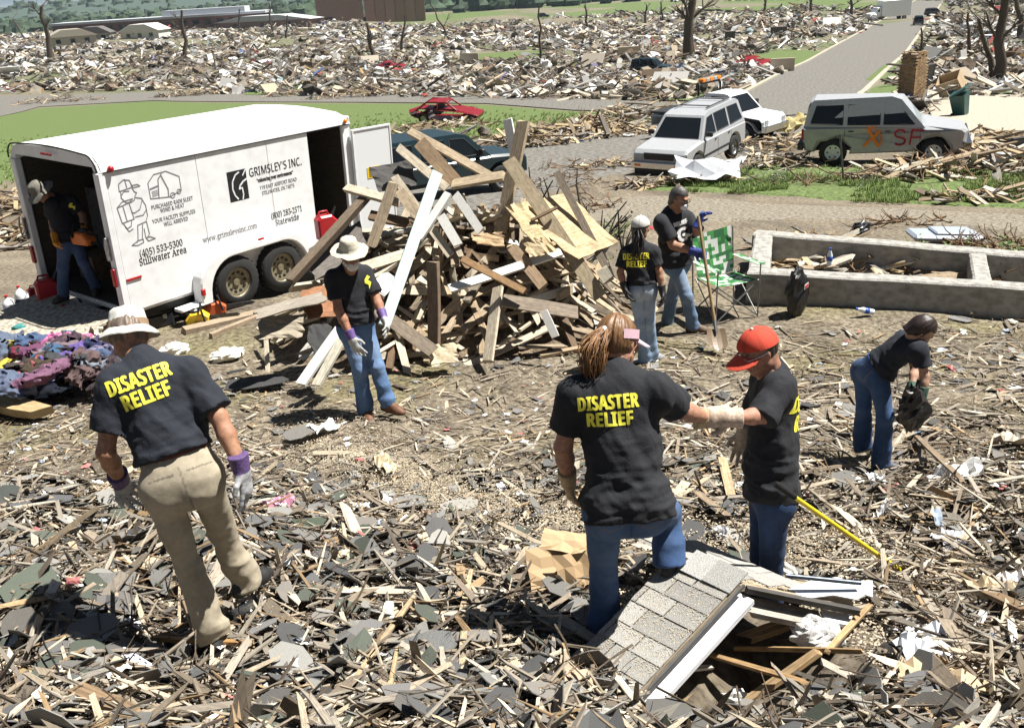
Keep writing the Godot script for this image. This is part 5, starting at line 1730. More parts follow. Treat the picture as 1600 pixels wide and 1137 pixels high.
func bin_and_sheets() -> void:
	var p := Vector3(20.628,-2.935,-41.815)
	var o := thing("wheelie_bin", "dark green rubbish bin tilted on the pale concrete slab", "bin", stand(p, Vector3(0.7, 0, 0.7), 0.1, 0.25, 0.1))
	var m := MB.new()
	m.col = Color(0.015, 0.06, 0.055)
	m.hexa([Vector3(-0.24, 0, -0.24), Vector3(0.24, 0, -0.24), Vector3(-0.33, 1.0, -0.32), Vector3(0.33, 1.0, -0.32), Vector3(-0.24, 0, 0.24), Vector3(0.24, 0, 0.24), Vector3(-0.33, 1.0, 0.32), Vector3(0.33, 1.0, 0.32)])
	part("body", m.done(), M.plastic, o)
	m = MB.new()
	m.col = Color(0.02, 0.07, 0.06)
	m.cbox(Vector3(0.74, 0.08, 0.7), 0.03, Transform3D(Basis(Vector3.BACK, 0.5), Vector3(0.1, 1.14, 0)))
	part("lid", m.done(), M.plastic, o)
	wheel(o, Vector3(-0.26, 0.1, 0.26), 0.11, 0.06, Vector3.BACK, M.black, 0)
	wheel(o, Vector3(-0.26, 0.1, -0.26), 0.11, 0.06, Vector3.FORWARD, M.black, 0)
	rng.seed = 91
	one("plywood_box", box_open(Vector3(1.3, 0.9, 1.0), Color(0.5, 0.38, 0.24)), M.wood, "tan open plywood box tipped over behind the green bin", "box", stand(Vector3(27.731,-4.209,-57.506), Vector3(0.8, 0, 0.5), 0.35, 0.5, 0.4))
	one("metal_sheet", sheet_mesh(1.9, 1.4, Color(0.75, 0.77, 0.8), 0.5, 6), M.metal_sheet, "bent white metal sheet lying in front of the silver car", "sheet metal", stand(Vector3(5.505,-1.41,-24.597), Vector3(1, 0, 0.4), 0.45, 0.25, 0.1))


func box_open(s: Vector3, c: Color) -> ArrayMesh:
	var m := MB.new()
	m.col = c
	var t := 0.03
	m.box(Vector3(s.x, t, s.z), Transform3D(Basis(), Vector3(0, t * 0.5, 0)))
	for q in [[Vector3(t, s.y, s.z), Vector3(s.x * 0.5 - t * 0.5, s.y * 0.5 + t, 0)], [Vector3(t, s.y, s.z), Vector3(-s.x * 0.5 + t * 0.5, s.y * 0.5 + t, 0)], [Vector3(s.x - 2.0 * t - 0.004, s.y, t), Vector3(0, s.y * 0.5 + t, s.z * 0.5 - t * 0.5)], [Vector3(s.x - 2.0 * t - 0.004, s.y, t), Vector3(0, s.y * 0.5 + t, -s.z * 0.5 + t * 0.5)]]:
		m.box(q[0], Transform3D(Basis(), q[1]))
	return m.done()


# ---------------------------------------------------------------- foundation, lumber pile, roof piece
func wall_between(a: Vector3, b: Vector3, thick: float, h: float, parent: Node, called: String) -> void:
	var m := MB.new()
	var n := 14
	var d := (b - a).normalized()
	var s := Vector3(-d.z, 0, d.x)
	var rows := []
	for i in n + 1:
		var p := a.lerp(b, float(i) / n)
		var w := 0.012 * nz.get_noise_1d(i * 3.7 + a.x)
		var q := 0.02 * nz.get_noise_1d(i * 2.3 + a.z)
		rows.append([p + s * (thick * 0.5 + w) - Vector3(0, 0.15, 0), p + s * (thick * 0.5 + w) + Vector3(0, h - 0.02 + q, 0), p + s * (thick * 0.5 - 0.025) + Vector3(0, h + q, 0), p - s * (thick * 0.5 - 0.025) + Vector3(0, h + q * 0.6, 0), p - s * (thick * 0.5 + w) + Vector3(0, h - 0.02 + q, 0), p - s * (thick * 0.5 + w) - Vector3(0, 0.15, 0)])
	for i in n:
		for k in 5:
			m.quad(rows[i][k], rows[i + 1][k], rows[i + 1][k + 1], rows[i][k + 1], [s, s + Vector3.UP, Vector3.UP, -s + Vector3.UP, -s][k])
	for i in [0, n]:
		var r: Array = rows[i]
		for k in range(1, 5):
			m.flat(r[0], r[k], r[k + 1] if k < 5 else r[5], -d if i == 0 else d)
	part(called, m.done(), M.concrete, parent)


func build_foundation() -> void:
	var o := thing("foundation_wall", "low grey concrete foundation walls left open round weeds and rubble", "foundation")
	var a := Vector3(3.113,-0.1,-11.395)
	var b := Vector3(6.634,-0.1,-9.847)
	var c := Vector3(3.67,0.36,-13.182) - Vector3(0, 0.46, 0)
	var d := Vector3(7.223,0.36,-10.972) - Vector3(0, 0.46, 0)
	wall_between(a, b, 0.26, 0.46, o, "front_wall")
	wall_between(c, d, 0.26, 0.46, o, "back_wall")
	var u := (b - a).normalized()
	wall_between(a + (c - a).normalized() * 0.135 + u * 0.13, c - (c - a).normalized() * 0.135 + u * 0.13, 0.26, 0.459, o, "side_wall")
	var e := a + u * 2.72
	var f := c + (d - c).normalized() * 2.95
	wall_between(e + (f - e).normalized() * 0.135, f - (f - e).normalized() * 0.135, 0.2, 0.44, o, "cross_wall")
	# weeds inside
	rng.seed = 12
	for k in 4:
		var p: Vector3 = [Vector3(5.626,0,-12.076), Vector3(6.535,0,-11.878), Vector3(5.065,0,-12.446), Vector3(7.098,0,-12.375)][k]
		weed(p, [0.42, 0.45, 0.22, 0.3][k], [90, 110, 40, 50][k], ["leafy green weed left of the cross wall inside the foundation", "leafy weed right of the cross wall inside the foundation", "small weed near the water bottle inside the foundation", "weed at the right end of the foundation's back wall"][k])


func weed(p: Vector3, r: float, n: int, label: String) -> void:
	var o := thing("weed_plant", label, "plant", Transform3D(Basis(), p), "weeds")
	var m := MB.new()
	var s := MB.new()
	s.col = Color(0.07, 0.09, 0.03)
	for i in n / 12 + 2:
		var w := rng.randf() * TAU
		var q := Vector3(cos(w), 0.9, sin(w)) * r * rng.randf_range(0.5, 1.0)
		s.tube([Vector3.ZERO, q * 0.6 + Vector3(0, 0.05, 0), q], [0.006, 0.005, 0.002], 4)
		for k in 12:
			var t := rng.randf_range(0.25, 1.0)
			var c := q * t + Vector3(rng.randf_range(-1, 1), rng.randf_range(-0.5, 1), rng.randf_range(-1, 1)) * 0.05
			var d := Vector3(rng.randf_range(-1, 1), rng.randf_range(-0.3, 0.6), rng.randf_range(-1, 1)).normalized() * rng.randf_range(0.03, 0.075)
			var e := d.cross(Vector3.UP).normalized() * d.length() * 0.3
			m.col = Color(0.06, 0.12, 0.03).lerp(Color(0.14, 0.19, 0.05), rng.randf())
			m.quad(c, c + d * 0.5 + e, c + d, c + d * 0.5 - e, Vector3.UP)
	part("stem", s.done(), M.bark, o)
	part("leaves", m.done(), M.leaf, o)


func heap_height(q: Vector2) -> float:
	# lumber pile, local metres
	var a := 1.3 * exp(-(q.x / 1.15) ** 2 - (q.y / 0.85) ** 2)
	var b := 0.75 * exp(-((q.x + 1.25) / 0.7) ** 2 - ((q.y - 0.1) / 0.7) ** 2)
	var c := 0.8 * exp(-((q.x - 1.1) / 0.65) ** 2 - ((q.y + 0.1) / 0.7) ** 2)
	return a + b + c - 0.08


func build_pile() -> void:
	var base := Vector3(-0.639,0.25,-11.2)
	base.y = 0.0
	rng.seed = 400
	var m := MB.new()
	var n := 36
	for j in n:
		for i in n:
			var q := []
			for w in [[0, 0], [1, 0], [1, 1], [0, 1]]:
				var x: float = ((i + w[0]) / float(n) - 0.5) * 6.4
				var z: float = ((j + w[1]) / float(n) - 0.5) * 4.6
				q.append(Vector3(x, heap_height(Vector2(x, z)) * 0.82 + 0.06 * nz.get_noise_2d(x * 5.0, z * 5.0) + hgt(base.x + x, base.z + z), z))
			m.col = Color(0.19, 0.15, 0.11) * (1.0 + 0.5 * nz.get_noise_2d(i * 0.9, j * 0.9))
			m.quad(q[0], q[1], q[2], q[3], Vector3.UP)
	var core := part("rubble", m.done(), M.ground, self, Transform3D(Basis(), base))
	core.set_meta("kind", "stuff")
	tag(core, "dark splintered rubble at the heart of the lumber pile", "debris")
	var tan1 := Color(0.46, 0.37, 0.26)
	var cream := Color(0.6, 0.53, 0.42)
	var wht := Color(0.62, 0.61, 0.57)
	var gry := Color(0.26, 0.215, 0.165)
	var brn := Color(0.17, 0.11, 0.065)
	# [from, to, width, thickness, colour, label, roll]
	var H := [
		[Vector3(-1.361,0.595,-9.5), Vector3(-0.724,1.967,-10.75), 0.13, 0.04, Color(0.42, 0.55, 0.53), "long pale mint painted board leaning across the lumber pile", 0.9],
		[Vector3(-0.805,1.156,-9.95), Vector3(-0.859,0.258,-9.7), 0.19, 0.04, Color(0.22, 0.16, 0.11), "wide dark brown plank standing upright in front of the pile", 1.57],
		[Vector3(-0.105,0.782,-9.95), Vector3(-0.263,0.145,-9.35), 0.14, 0.035, cream, "cream board propped at the pile's front foot", 1.3],
		[Vector3(0.315,2.418,-11.2), Vector3(-0.047,1.196,-10.75), 0.19, 0.04, tan1, "broad tan board sticking up highest from the pile", 1.2],
		[Vector3(0.133,2.404,-11.6), Vector3(0.184,2.017,-11.4), 0.12, 0.03, wht, "short white board sticking up behind the highest tan one", 1.3],
		[Vector3(0.105,2.042,-10.9), Vector3(1.059,0.549,-10.1), 0.17, 0.045, Color(0.46, 0.38, 0.26), "longest board running down the pile's right side", 0.6],
		[Vector3(-1.042,2.39,-11.2), Vector3(-0.102,1.846,-10.9), 0.1, 0.05, tan1, "yellowish beam across the top left of the pile", 0.3],
		[Vector3(-0.917,2.288,-11), Vector3(-0.486,1.796,-10.75), 0.17, 0.035, Color(0.42, 0.3, 0.19), "tan board on the pile's top left slope", 0.8],
		[Vector3(-1.169,2.237,-11), Vector3(-0.63,1.803,-10.65), 0.1, 0.05, cream, "cream stud at the pile's upper left edge", 0.5],
		[Vector3(-1.227,1.944,-10.8), Vector3(-0.618,1.123,-10.2), 0.1, 0.045, cream, "long cream stud sloping down the pile's left face", 0.5],
		[Vector3(-1.17,1.818,-10.6), Vector3(-0.954,1.555,-10.4), 0.13, 0.04, tan1, "short tan board beside the long cream stud", 0.5],
		[Vector3(-1.207,1.937,-10.5), Vector3(-1.5,1.293,-10.2), 0.13, 0.04, tan1, "tan board crossing behind the mint painted one", 0.7],
		[Vector3(-0.611,1.746,-10.6), Vector3(-0.971,1.313,-10.3), 0.1, 0.04, wht, "white stud crossing the mint painted board", 0.4],
		[Vector3(-0.566,1.816,-10.75), Vector3(0.04,1.911,-10.6), 0.12, 0.05, tan1, "short cream ended block on top of the pile", 0.0],
		[Vector3(-0.643,0.842,-9.85), Vector3(0.644,1.058,-10.3), 0.1, 0.04, wht, "white board lying across the pile's lower front", 0.2],
		[Vector3(-0.477,1.163,-9.9), Vector3(0.191,0.79,-9.75), 0.075, 0.04, Color(0.33, 0.2, 0.1), "thin brown stick across the pile's front", 0.4],
		[Vector3(-0.531,1.734,-10.6), Vector3(-0.262,1.344,-10.35), 0.1, 0.04, wht, "white board below the pile's top", 0.7],
		[Vector3(-0.891,1.297,-10.4), Vector3(-1.514,0.995,-9.9), 0.11, 0.04, cream, "cream board left of the mint painted one", 0.6],
		[Vector3(-0.707,1.546,-10.4), Vector3(-0.522,1.237,-10.2), 0.11, 0.04, wht, "white stud on the left face of the pile", 0.5],
		[Vector3(-0.055,0.685,-9.8), Vector3(0.77,0.469,-9.85), 0.16, 0.03, gry, "weathered grey plank flat at the pile's right foot", 0.2],
		[Vector3(0.388,0.573,-9.65), Vector3(0.495,0.328,-9.5), 0.09, 0.03, wht, "small white board at the pile's right foot", 0.9],
		[Vector3(0.09,1.14,-10.3), Vector3(0.413,0.763,-9.95), 0.13, 0.04, Color(0.4, 0.29, 0.19), "tan plank below the longest board", 0.6],
		[Vector3(-1.287,0.598,-9.6), Vector3(-0.843,0.305,-9.35), 0.15, 0.03, gry, "grey plank lying at the pile's left foot", 0.3],
		[Vector3(-1.56,1.505,-10.8), Vector3(-1.106,1.433,-10.6), 0.12, 0.05, Color(0.2, 0.13, 0.08), "dark brown beam stub at the pile's left edge", 0.2],
		[Vector3(-1.556,1.742,-11), Vector3(-2.43,1.002,-10), 0.11, 0.08, Color(0.16, 0.12, 0.085), "split brown log slanting from trailer door to ground", 0.3],
		[Vector3(-1.738,0.776,-9), Vector3(-2.123,0.367,-8.55), 0.12, 0.03, wht, "upper white board at the bearded man's elbow", 0.5],
		[Vector3(-1.674,0.753,-8.9), Vector3(-1.961,0.364,-8.5), 0.1, 0.03, Color(0.6, 0.57, 0.48), "lower white board at the bearded man's elbow", 0.5],
		[Vector3(-1.838,1.806,-11), Vector3(-1.201,1.646,-10.75), 0.1, 0.06, cream, "cream ended beam poking out toward the trailer door", 0.1],
		[Vector3(-1.626,1.128,-9.9), Vector3(-1.077,1.191,-10.2), 0.12, 0.03, cream, "cream board behind the bearded man's hat", 0.4],
		[Vector3(-1.416,0.92,-9.7), Vector3(-1.281,1.001,-10), 0.2, 0.02, wht, "white panel behind the bearded man's arm", 0.7],
		[Vector3(0.665,1.85,-10.9), Vector3(1.162,0.826,-10.3), 0.09, 0.03, gry, "thin dark lath on the plywood", 0.6],
		[Vector3(0.321,1.421,-10.4), Vector3(0.625,1.527,-10.5), 0.03, 0.03, brn, "black iron rod stuck in the plywood", 0.1],
		[Vector3(1.092,0.861,-10.2), Vector3(1.151,0.75,-10.1), 0.14, 0.05, Color(0.4, 0.37, 0.3), "grey end of a thick board right of the plywood", 0.6]]
	for h in H:
		var l: float = h[0].distance_to(h[1])
		one("board", board_mesh(l, h[2], h[3], h[4], 0.12), M.painted if h[4].b > 0.52 else M.wood, h[5], "board", between(h[0], h[1], Vector3(0, 0.75, 0.6), h[6] * 0.5))
	# sheets of plywood
	var P := [
		[[Vector3(0.056,1.551,-10.65), Vector3(0.769,1.58,-11), Vector3(1.34,1.08,-10.5), Vector3(0.817,0.985,-10.2)], Color(0.6, 0.47, 0.29), "big torn sheet of bright plywood on the pile's right slope", "plywood_sheet"],
		[[Vector3(0.04,1.586,-10.5), Vector3(0.279,1.593,-10.6), Vector3(0.573,1.106,-10.2), Vector3(0.402,1.086,-10.15)], Color(0.6, 0.48, 0.28), "narrow plywood strip left of the big torn sheet", "plywood_sheet"],
		[[Vector3(0.201,1.254,-10.35), Vector3(0.415,1.252,-10.25), Vector3(0.494,1.095,-10.1), Vector3(0.277,1.079,-10.1)], Color(0.55, 0.44, 0.28), "small curled plywood scrap in the middle of the pile", "plywood_sheet"],
		[[Vector3(-0.375,1.307,-10.35), Vector3(-0.022,1.342,-10.3), Vector3(0.012,1.202,-10.2), Vector3(-0.334,1.24,-10.2)], Color(0.52, 0.37, 0.22), "ragged brown board scrap in the middle of the pile", "plywood_sheet"],
		[[Vector3(-2.695,0.816,-9.4), Vector3(-2.227,0.771,-9.5), Vector3(-2.204,0.579,-9.3), Vector3(-2.651,0.633,-9.2)], Color(0.38, 0.33, 0.26), "weathered panel standing at the pile's left end", "wooden_panel"],
		[[Vector3(-2.688,0.922,-9.3), Vector3(-2.083,0.899,-9.9), Vector3(-1.965,0.88,-9.6), Vector3(-2.6,0.877,-9.15)], Color(0.3, 0.27, 0.23), "grey board on top of the weathered panel", "wooden_panel"],
		[[Vector3(-2.295,0.913,-9.9), Vector3(-1.839,0.9,-10.2), Vector3(-1.656,0.676,-9.7), Vector3(-2.181,0.709,-9.5)], Color(0.3, 0.14, 0.07), "reddish brown panel behind the bearded man", "wooden_panel"],
		[[Vector3(-2.309,1.196,-10.6), Vector3(-1.719,1.429,-10.9), Vector3(-1.59,1.139,-10.5), Vector3(-2.181,0.954,-10.1)], Color(0.16, 0.145, 0.13), "dark bark slab under the split log", "wooden_panel"],
		[[Vector3(-2.135,0.743,-9.2), Vector3(-1.904,0.726,-9.3), Vector3(-1.847,0.549,-9), Vector3(-2.032,0.53,-8.9)], Color(0.05, 0.05, 0.05), "black roofing felt crumpled at the pile's left end", "felt_piece"],
		[[Vector3(-1.55,1.993,-11.2), Vector3(-1.078,2.037,-11.3), Vector3(-0.989,1.783,-11), Vector3(-1.452,1.757,-10.9)], Color(0.09, 0.085, 0.08), "dark roofing felt at the pile's upper left", "felt_piece"],
		[[Vector3(-0.899,0.324,-9.5), Vector3(-0.602,0.334,-9.5), Vector3(-0.58,0.187,-9.3), Vector3(-0.859,0.176,-9.3)], Color(0.55, 0.47, 0.33), "curled tan cardboard at the foot of the pile", "cardboard_piece"]]
	for q in P:
		var c := Vector3.ZERO
		for v in q[0]:
			c += v / 4.0
		var pm := MB.new()
		pm.col = q[1]
		var up: Vector3 = (q[0][1] - q[0][0]).cross(q[0][3] - q[0][0]).normalized()
		if up.y < 0.0:
			up = -up
		var g := []
		for j in 7:
			for i in 7:
				var p: Vector3 = q[0][0].lerp(q[0][1], i / 6.0).lerp(q[0][3].lerp(q[0][2], i / 6.0), j / 6.0) - c
				if i in [0, 6] or j in [0, 6]:
					p += Vector3(rng.randf_range(-1, 1), 0, rng.randf_range(-1, 1)) * 0.025
				g.append(p + up * 0.02 * nz.get_noise_2d(i * 0.3 + c.x, j * 0.3))
		for j in 6:
			for i in 6:
				var k := j * 7 + i
				var f := func(z: int) -> Vector2: return Vector2((z % 7) * 0.1, (z / 7) * 0.1)
				pm.quad(g[k], g[k + 1], g[k + 8], g[k + 7], up, f.call(k), f.call(k + 1), f.call(k + 8), f.call(k + 7))
				pm.quad(g[k] - up * 0.015, g[k + 1] - up * 0.015, g[k + 8] - up * 0.015, g[k + 7] - up * 0.015, -up)
		for k in 6:
			for e in [[k, k + 1], [42 + k, 43 + k], [k * 7, k * 7 + 7], [k * 7 + 6, k * 7 + 13]]:
				pm.quad(g[e[0]], g[e[1]], g[e[1]] - up * 0.015, g[e[0]] - up * 0.015, g[e[0]])
		one(q[3], pm.done(), M.wood if q[3] != "felt_piece" else M.shingle, q[2], q[3].split("_")[0], Transform3D(Basis(), c))
	# the many other boards, thrown together
	var pal := [tan1, cream, Color(0.48, 0.37, 0.24), gry, brn, Color(0.4, 0.32, 0.23), wht, Color(0.56, 0.48, 0.36), Color(0.38, 0.31, 0.23), cream, tan1, cream]
	for i in 400:
		var q := Vector2(rng.randfn(0.0, 1.0) * 1.02, rng.randfn(0.0, 1.0) * 0.72)
		if absf(q.x) > 2.4 or absf(q.y) > 1.6:
			continue
		var e := 0.1
		var nrm := Vector3(heap_height(q - V(e, 0)) - heap_height(q + V(e, 0)), 2.0 * e, heap_height(q - V(0, e)) - heap_height(q + V(0, e))).normalized()
		var yaw := rng.randf() * TAU
		var d := Vector3(cos(yaw), 0, sin(yaw))
		if rng.randf() < 0.55:
			d = Vector3(nrm.x + rng.randf_range(-0.5, 0.5), 0, nrm.z + rng.randf_range(-0.5, 0.5)).normalized()
		d = (d - nrm * d.dot(nrm) + nrm * rng.randf_range(-0.12, 0.4)).normalized()
		var l := rng.randf_range(0.35, 1.75)
		var pc: Color = pal[rng.randi() % pal.size()] * rng.randf_range(0.75, 1.1)
		var p := base + Vector3(q.x, heap_height(q) * 0.86 + 0.03 + rng.randf_range(-0.02, 0.16) + hgt(base.x + q.x, base.z + q.y), q.y)
		one("loose_board", board_mesh(l, rng.randf_range(0.035, 0.125), rng.randf_range(0.018, 0.045), pc, rng.randf_range(0.05, 0.7)), M.painted if pc.b > 0.55 else M.wood, "one of the loose boards jumbled together in the lumber pile", "board", Transform3D(basis_to(d, nrm) * Basis(Vector3.RIGHT, rng.randf_range(-0.5, 0.5)), p), "loose boards in the lumber pile")
	# snapped branches with dead leaves behind the pile, right of it
	for k in 9:
		var p := base + Vector3(1.5 + rng.randf_range(-0.5, 1.0), 0.5, -1.3 + rng.randf_range(-0.6, 0.7))
		var o := thing("broken_branch", ["tallest broken branch rising right of the lumber pile", "broken branch arching over the lumber pile's back", "low broken branch by the street behind the pile", "dark forked branch behind the plywood", "thin twiggy branch near the plywood's far corner", "branch lying toward the silver car", "small leafy branch over the plywood", "leafless branch deepest in the tangle", "branch stub at the tangle's right end"][k], "branch", Transform3D(Basis(Vector3.UP, rng.randf() * TAU) * Basis(Vector3.BACK, rng.randf_range(0.2, 1.2)), p), "branches tangled behind the lumber pile")
		part("branch", twig_mesh([2.6, 1.8, 1.6, 1.5, 1.4, 1.9, 1.2, 1.5, 0.9][k], 0.025, Color(0.1, 0.075, 0.05), 7), M.bark, o)
		var lm := MB.new()
		for i in 40:
			var c := Vector3(rng.randf_range(-0.7, 0.8), rng.randf_range(-0.2, 0.25), rng.randf_range(-0.4, 0.4))
			var d := Vector3(rng.randf_range(-1, 1), rng.randf_range(-1, 1), rng.randf_range(-1, 1)).normalized() * 0.05
			var e := d.cross(Vector3(0.3, 1, 0.2)).normalized() * 0.02
			lm.col = Color(0.09, 0.1, 0.03) if rng.randf() < 0.6 else Color(0.2, 0.15, 0.07)
			lm.quad(c, c + d * 0.5 + e, c + d, c + d * 0.5 - e, Vector3.UP)
		part("leaves", lm.done(), M.leaf, o)


func build_roof_slab() -> void:
	rng.seed = 44
	var A := Vector3(1.023,1.24,-3.683)
	var Bq := Vector3(0.446,1,-3.228)
	var C := Vector3(0.784,1.2,-3.997)
	var R := Vector3(1.574,1.1,-3.64)
	var o := thing("roof_piece", "torn off gable end of a roof with grey shingles and white fascia", "roof", Transform3D(Basis(), A))
	var e1 := Bq - A
	var e2 := C - A
	var l1 := e1.length()
	var l2 := e2.length()
	var n := e2.cross(e1).normalized()
	if n.y < 0.0:
		n = -n
	var slab := func(called: String, p: Array, t: float, c: Color, mt: Material) -> void:
		var m := MB.new()
		m.col = c
		var up: Vector3 = (p[1] - p[0]).cross(p[3] - p[0]).normalized()
		if up.y < 0.0:
			up = -up
		m.hexa([p[0] - up * t, p[1] - up * t, p[3] - up * t, p[2] - up * t, p[0], p[1], p[3], p[2]])
		part(called, m.done(), mt, o)
	slab.call("deck", [Vector3.ZERO, e1, e1 + e2 * 1.04, e2 * 1.04], 0.03, Color(0.3, 0.24, 0.17), M.wood)
	# shingle tabs, course by course, the ridge row missing in one place
	var courses := int(l1 / 0.11)
	var b := Basis(e2.normalized(), n, e2.normalized().cross(n))
	var down := e1.normalized()
	for r in courses + 1:
		var w := 0.19
		var off := 0.095 if r % 2 else 0.0
		var k := 0
		while off + k * w < l2 * 1.02:
			var x0 := off + k * w
			k += 1
			var we := minf(w, l2 * 1.05 - x0)
			if k == 1 and off > 0.0:
				x0 = 0.0
				we = w + off
			var m := MB.new()
			var g := rng.randf_range(0.3, 0.46)
			m.col = Color(g, g * 0.965, g * 0.89)
			m.box(Vector3(we - 0.009, 0.006, 0.125), Transform3D(Basis(Vector3.RIGHT, 0.05) * Basis(Vector3.UP, rng.randf_range(-0.02, 0.02)), Vector3.ZERO))
			var gap := 0.02 if r >= 3 else 0.0
			var c := down * (r * 0.11 + 0.06 + gap) + e2.normalized() * (x0 + we * 0.5) + n * (0.008 + (0.015 if rng.randf() < 0.1 else 0.0))
			part("shingle", m.done(), M.shingle, o, Transform3D(b, c))
	# ridge caps
	for k in int(l2 * 1.1 / 0.15):
		var m := MB.new()
		var g := rng.randf_range(0.34, 0.48)
		m.col = Color(g, g * 0.98, g * 0.93)
		m.box(Vector3(0.17, 0.006, 0.15))
		part("ridge_shingle", m.done(), M.shingle, o, Transform3D(b * Basis(Vector3.BACK, 0.05), e2.normalized() * (0.08 + k * 0.15) + n * 0.02))
	# wood dust that settled on it
	var dust := flake_mesh(0.5, 0.3, 0.2, Color.WHITE, 5, 0.2, 0.4)
	var dx := []
	var dc := []
	for i in 5200:
		var v := rng.randf() * 1.02
		var uu := rng.randf()
		if nz.get_noise_2d(uu * 4.0, v * 4.0 + 9.0) < -0.12 and i % 4:
			continue
		var p := e1 * uu + e2 * v if i % 5 < 3 else (R - A) * uu * 0.9 + e2 * (0.12 + v * 0.6)
		dx.append(Transform3D(Basis(Vector3.UP, rng.randf() * TAU) * Basis.from_scale(Vector3(1, 0.35, 1) * rng.randf_range(0.004, 0.01)), p + n * 0.013))
		dc.append(Color(0.46, 0.39, 0.29) * rng.randf_range(0.6, 1.2))
	scatter("dust", dust, M.far, dx, dc, "", o)
	# right slope
	var q := R - A
	slab.call("deck", [Vector3(0.004, 0, 0), q, q + e2 * 0.75 + Vector3(0.25, -0.05, 0), e2 * 1.0], 0.028, Color(0.42, 0.34, 0.24), M.wood)
	for r in 3:
		for k in 3:
			var m := MB.new()
			var g := rng.randf_range(0.32, 0.46)
			m.col = Color(g, g * 0.96, g * 0.88)
			m.box(Vector3(0.27, 0.006, 0.15))
			var up2 := e2.cross(q).normalized()
			up2 = up2 if up2.y > 0.0 else -up2
			var bb := Basis(e2.normalized(), up2, e2.normalized().cross(up2))
			part("shingle", m.done(), M.shingle, o, Transform3D(bb * Basis(Vector3.UP, rng.randf_range(-0.08, 0.08)), q.normalized() * (0.12 + r * 0.16) + e2.normalized() * (0.24 + k * 0.26) + up2 * 0.012))
	# barge boards
	var fb := func(called: String, s: Vector3, e: Vector3, h: float, c: Color, t: float, drop: float) -> void:
		var dir := (e - s).normalized()
		var bs := basis_to(dir)
		part(called, board_mesh(s.distance_to(e), t, h, c, 0.1), M.painted if c.b > 0.5 else M.wood, o, Transform3D(bs, (s + e) * 0.5 + Vector3(0, -drop, 0) - e2.normalized() * 0.03))
	fb.call("fascia_board", Vector3.ZERO, e1 * 1.02, 0.03, Color(0.78, 0.79, 0.82), 0.12, 0.06)
	fb.call("drip_edge", Vector3(0, 0.012, 0), e1 * 1.0 + Vector3(0, 0.012, 0), 0.018, Color(0.1, 0.1, 0.1), 0.012, 0.0)
	fb.call("fascia_board", Vector3(0.02, -0.06, 0), q * 0.66 + Vector3(0, -0.06, 0), 0.03, Color(0.4, 0.38, 0.34), 0.13, 0.05)
	fb.call("drip_edge", Vector3(0.01, 0.0, 0), q, 0.03, Color(0.07, 0.065, 0.06), 0.03, 0.012)
	fb.call("fascia_end", q * 0.7 + Vector3(0, -0.05, 0), q * 0.95 + Vector3(0, -0.05, 0), 0.02, Color(0.7, 0.7, 0.7), 0.09, 0.03)
	# what lies on it
	one("metal_rod", tube_mesh([Vector3(1.259,1.25,-3.722), Vector3(1.619,1.2,-3.692)], [0.012, 0.012], Color(0.25, 0.3, 0.38)), M.steel, "thin blue grey metal rod lying on the white sheet by the roof piece", "rod")
	var wp := MB.new()
	wp.col = Color(0.75, 0.77, 0.8)
	wp.prism(PackedVector2Array([V(-0.24, -0.03), V(-0.1, -0.07), V(0.02, -0.06), V(0.12, -0.1), V(0.17, -0.07), V(0.2, -0.09), V(0.24, 0.02), V(0.13, 0.03), V(0.08, 0.06), V(-0.05, 0.05)]), -0.004, 0.004, 0.001)
	one("white_sheet", wp.done(), M.paper, "torn white sheet at the right end of the roof piece", "sheet", Transform3D(Basis(Vector3.RIGHT, -1.45) * Basis(), Vector3(1.461,1.16,-3.732)))


func tube_mesh(p: Array, r: Array, c: Color, seg := 8) -> ArrayMesh:
	var m := MB.new()
	m.col = c
	m.tube(p, r, seg)
	return m.done()


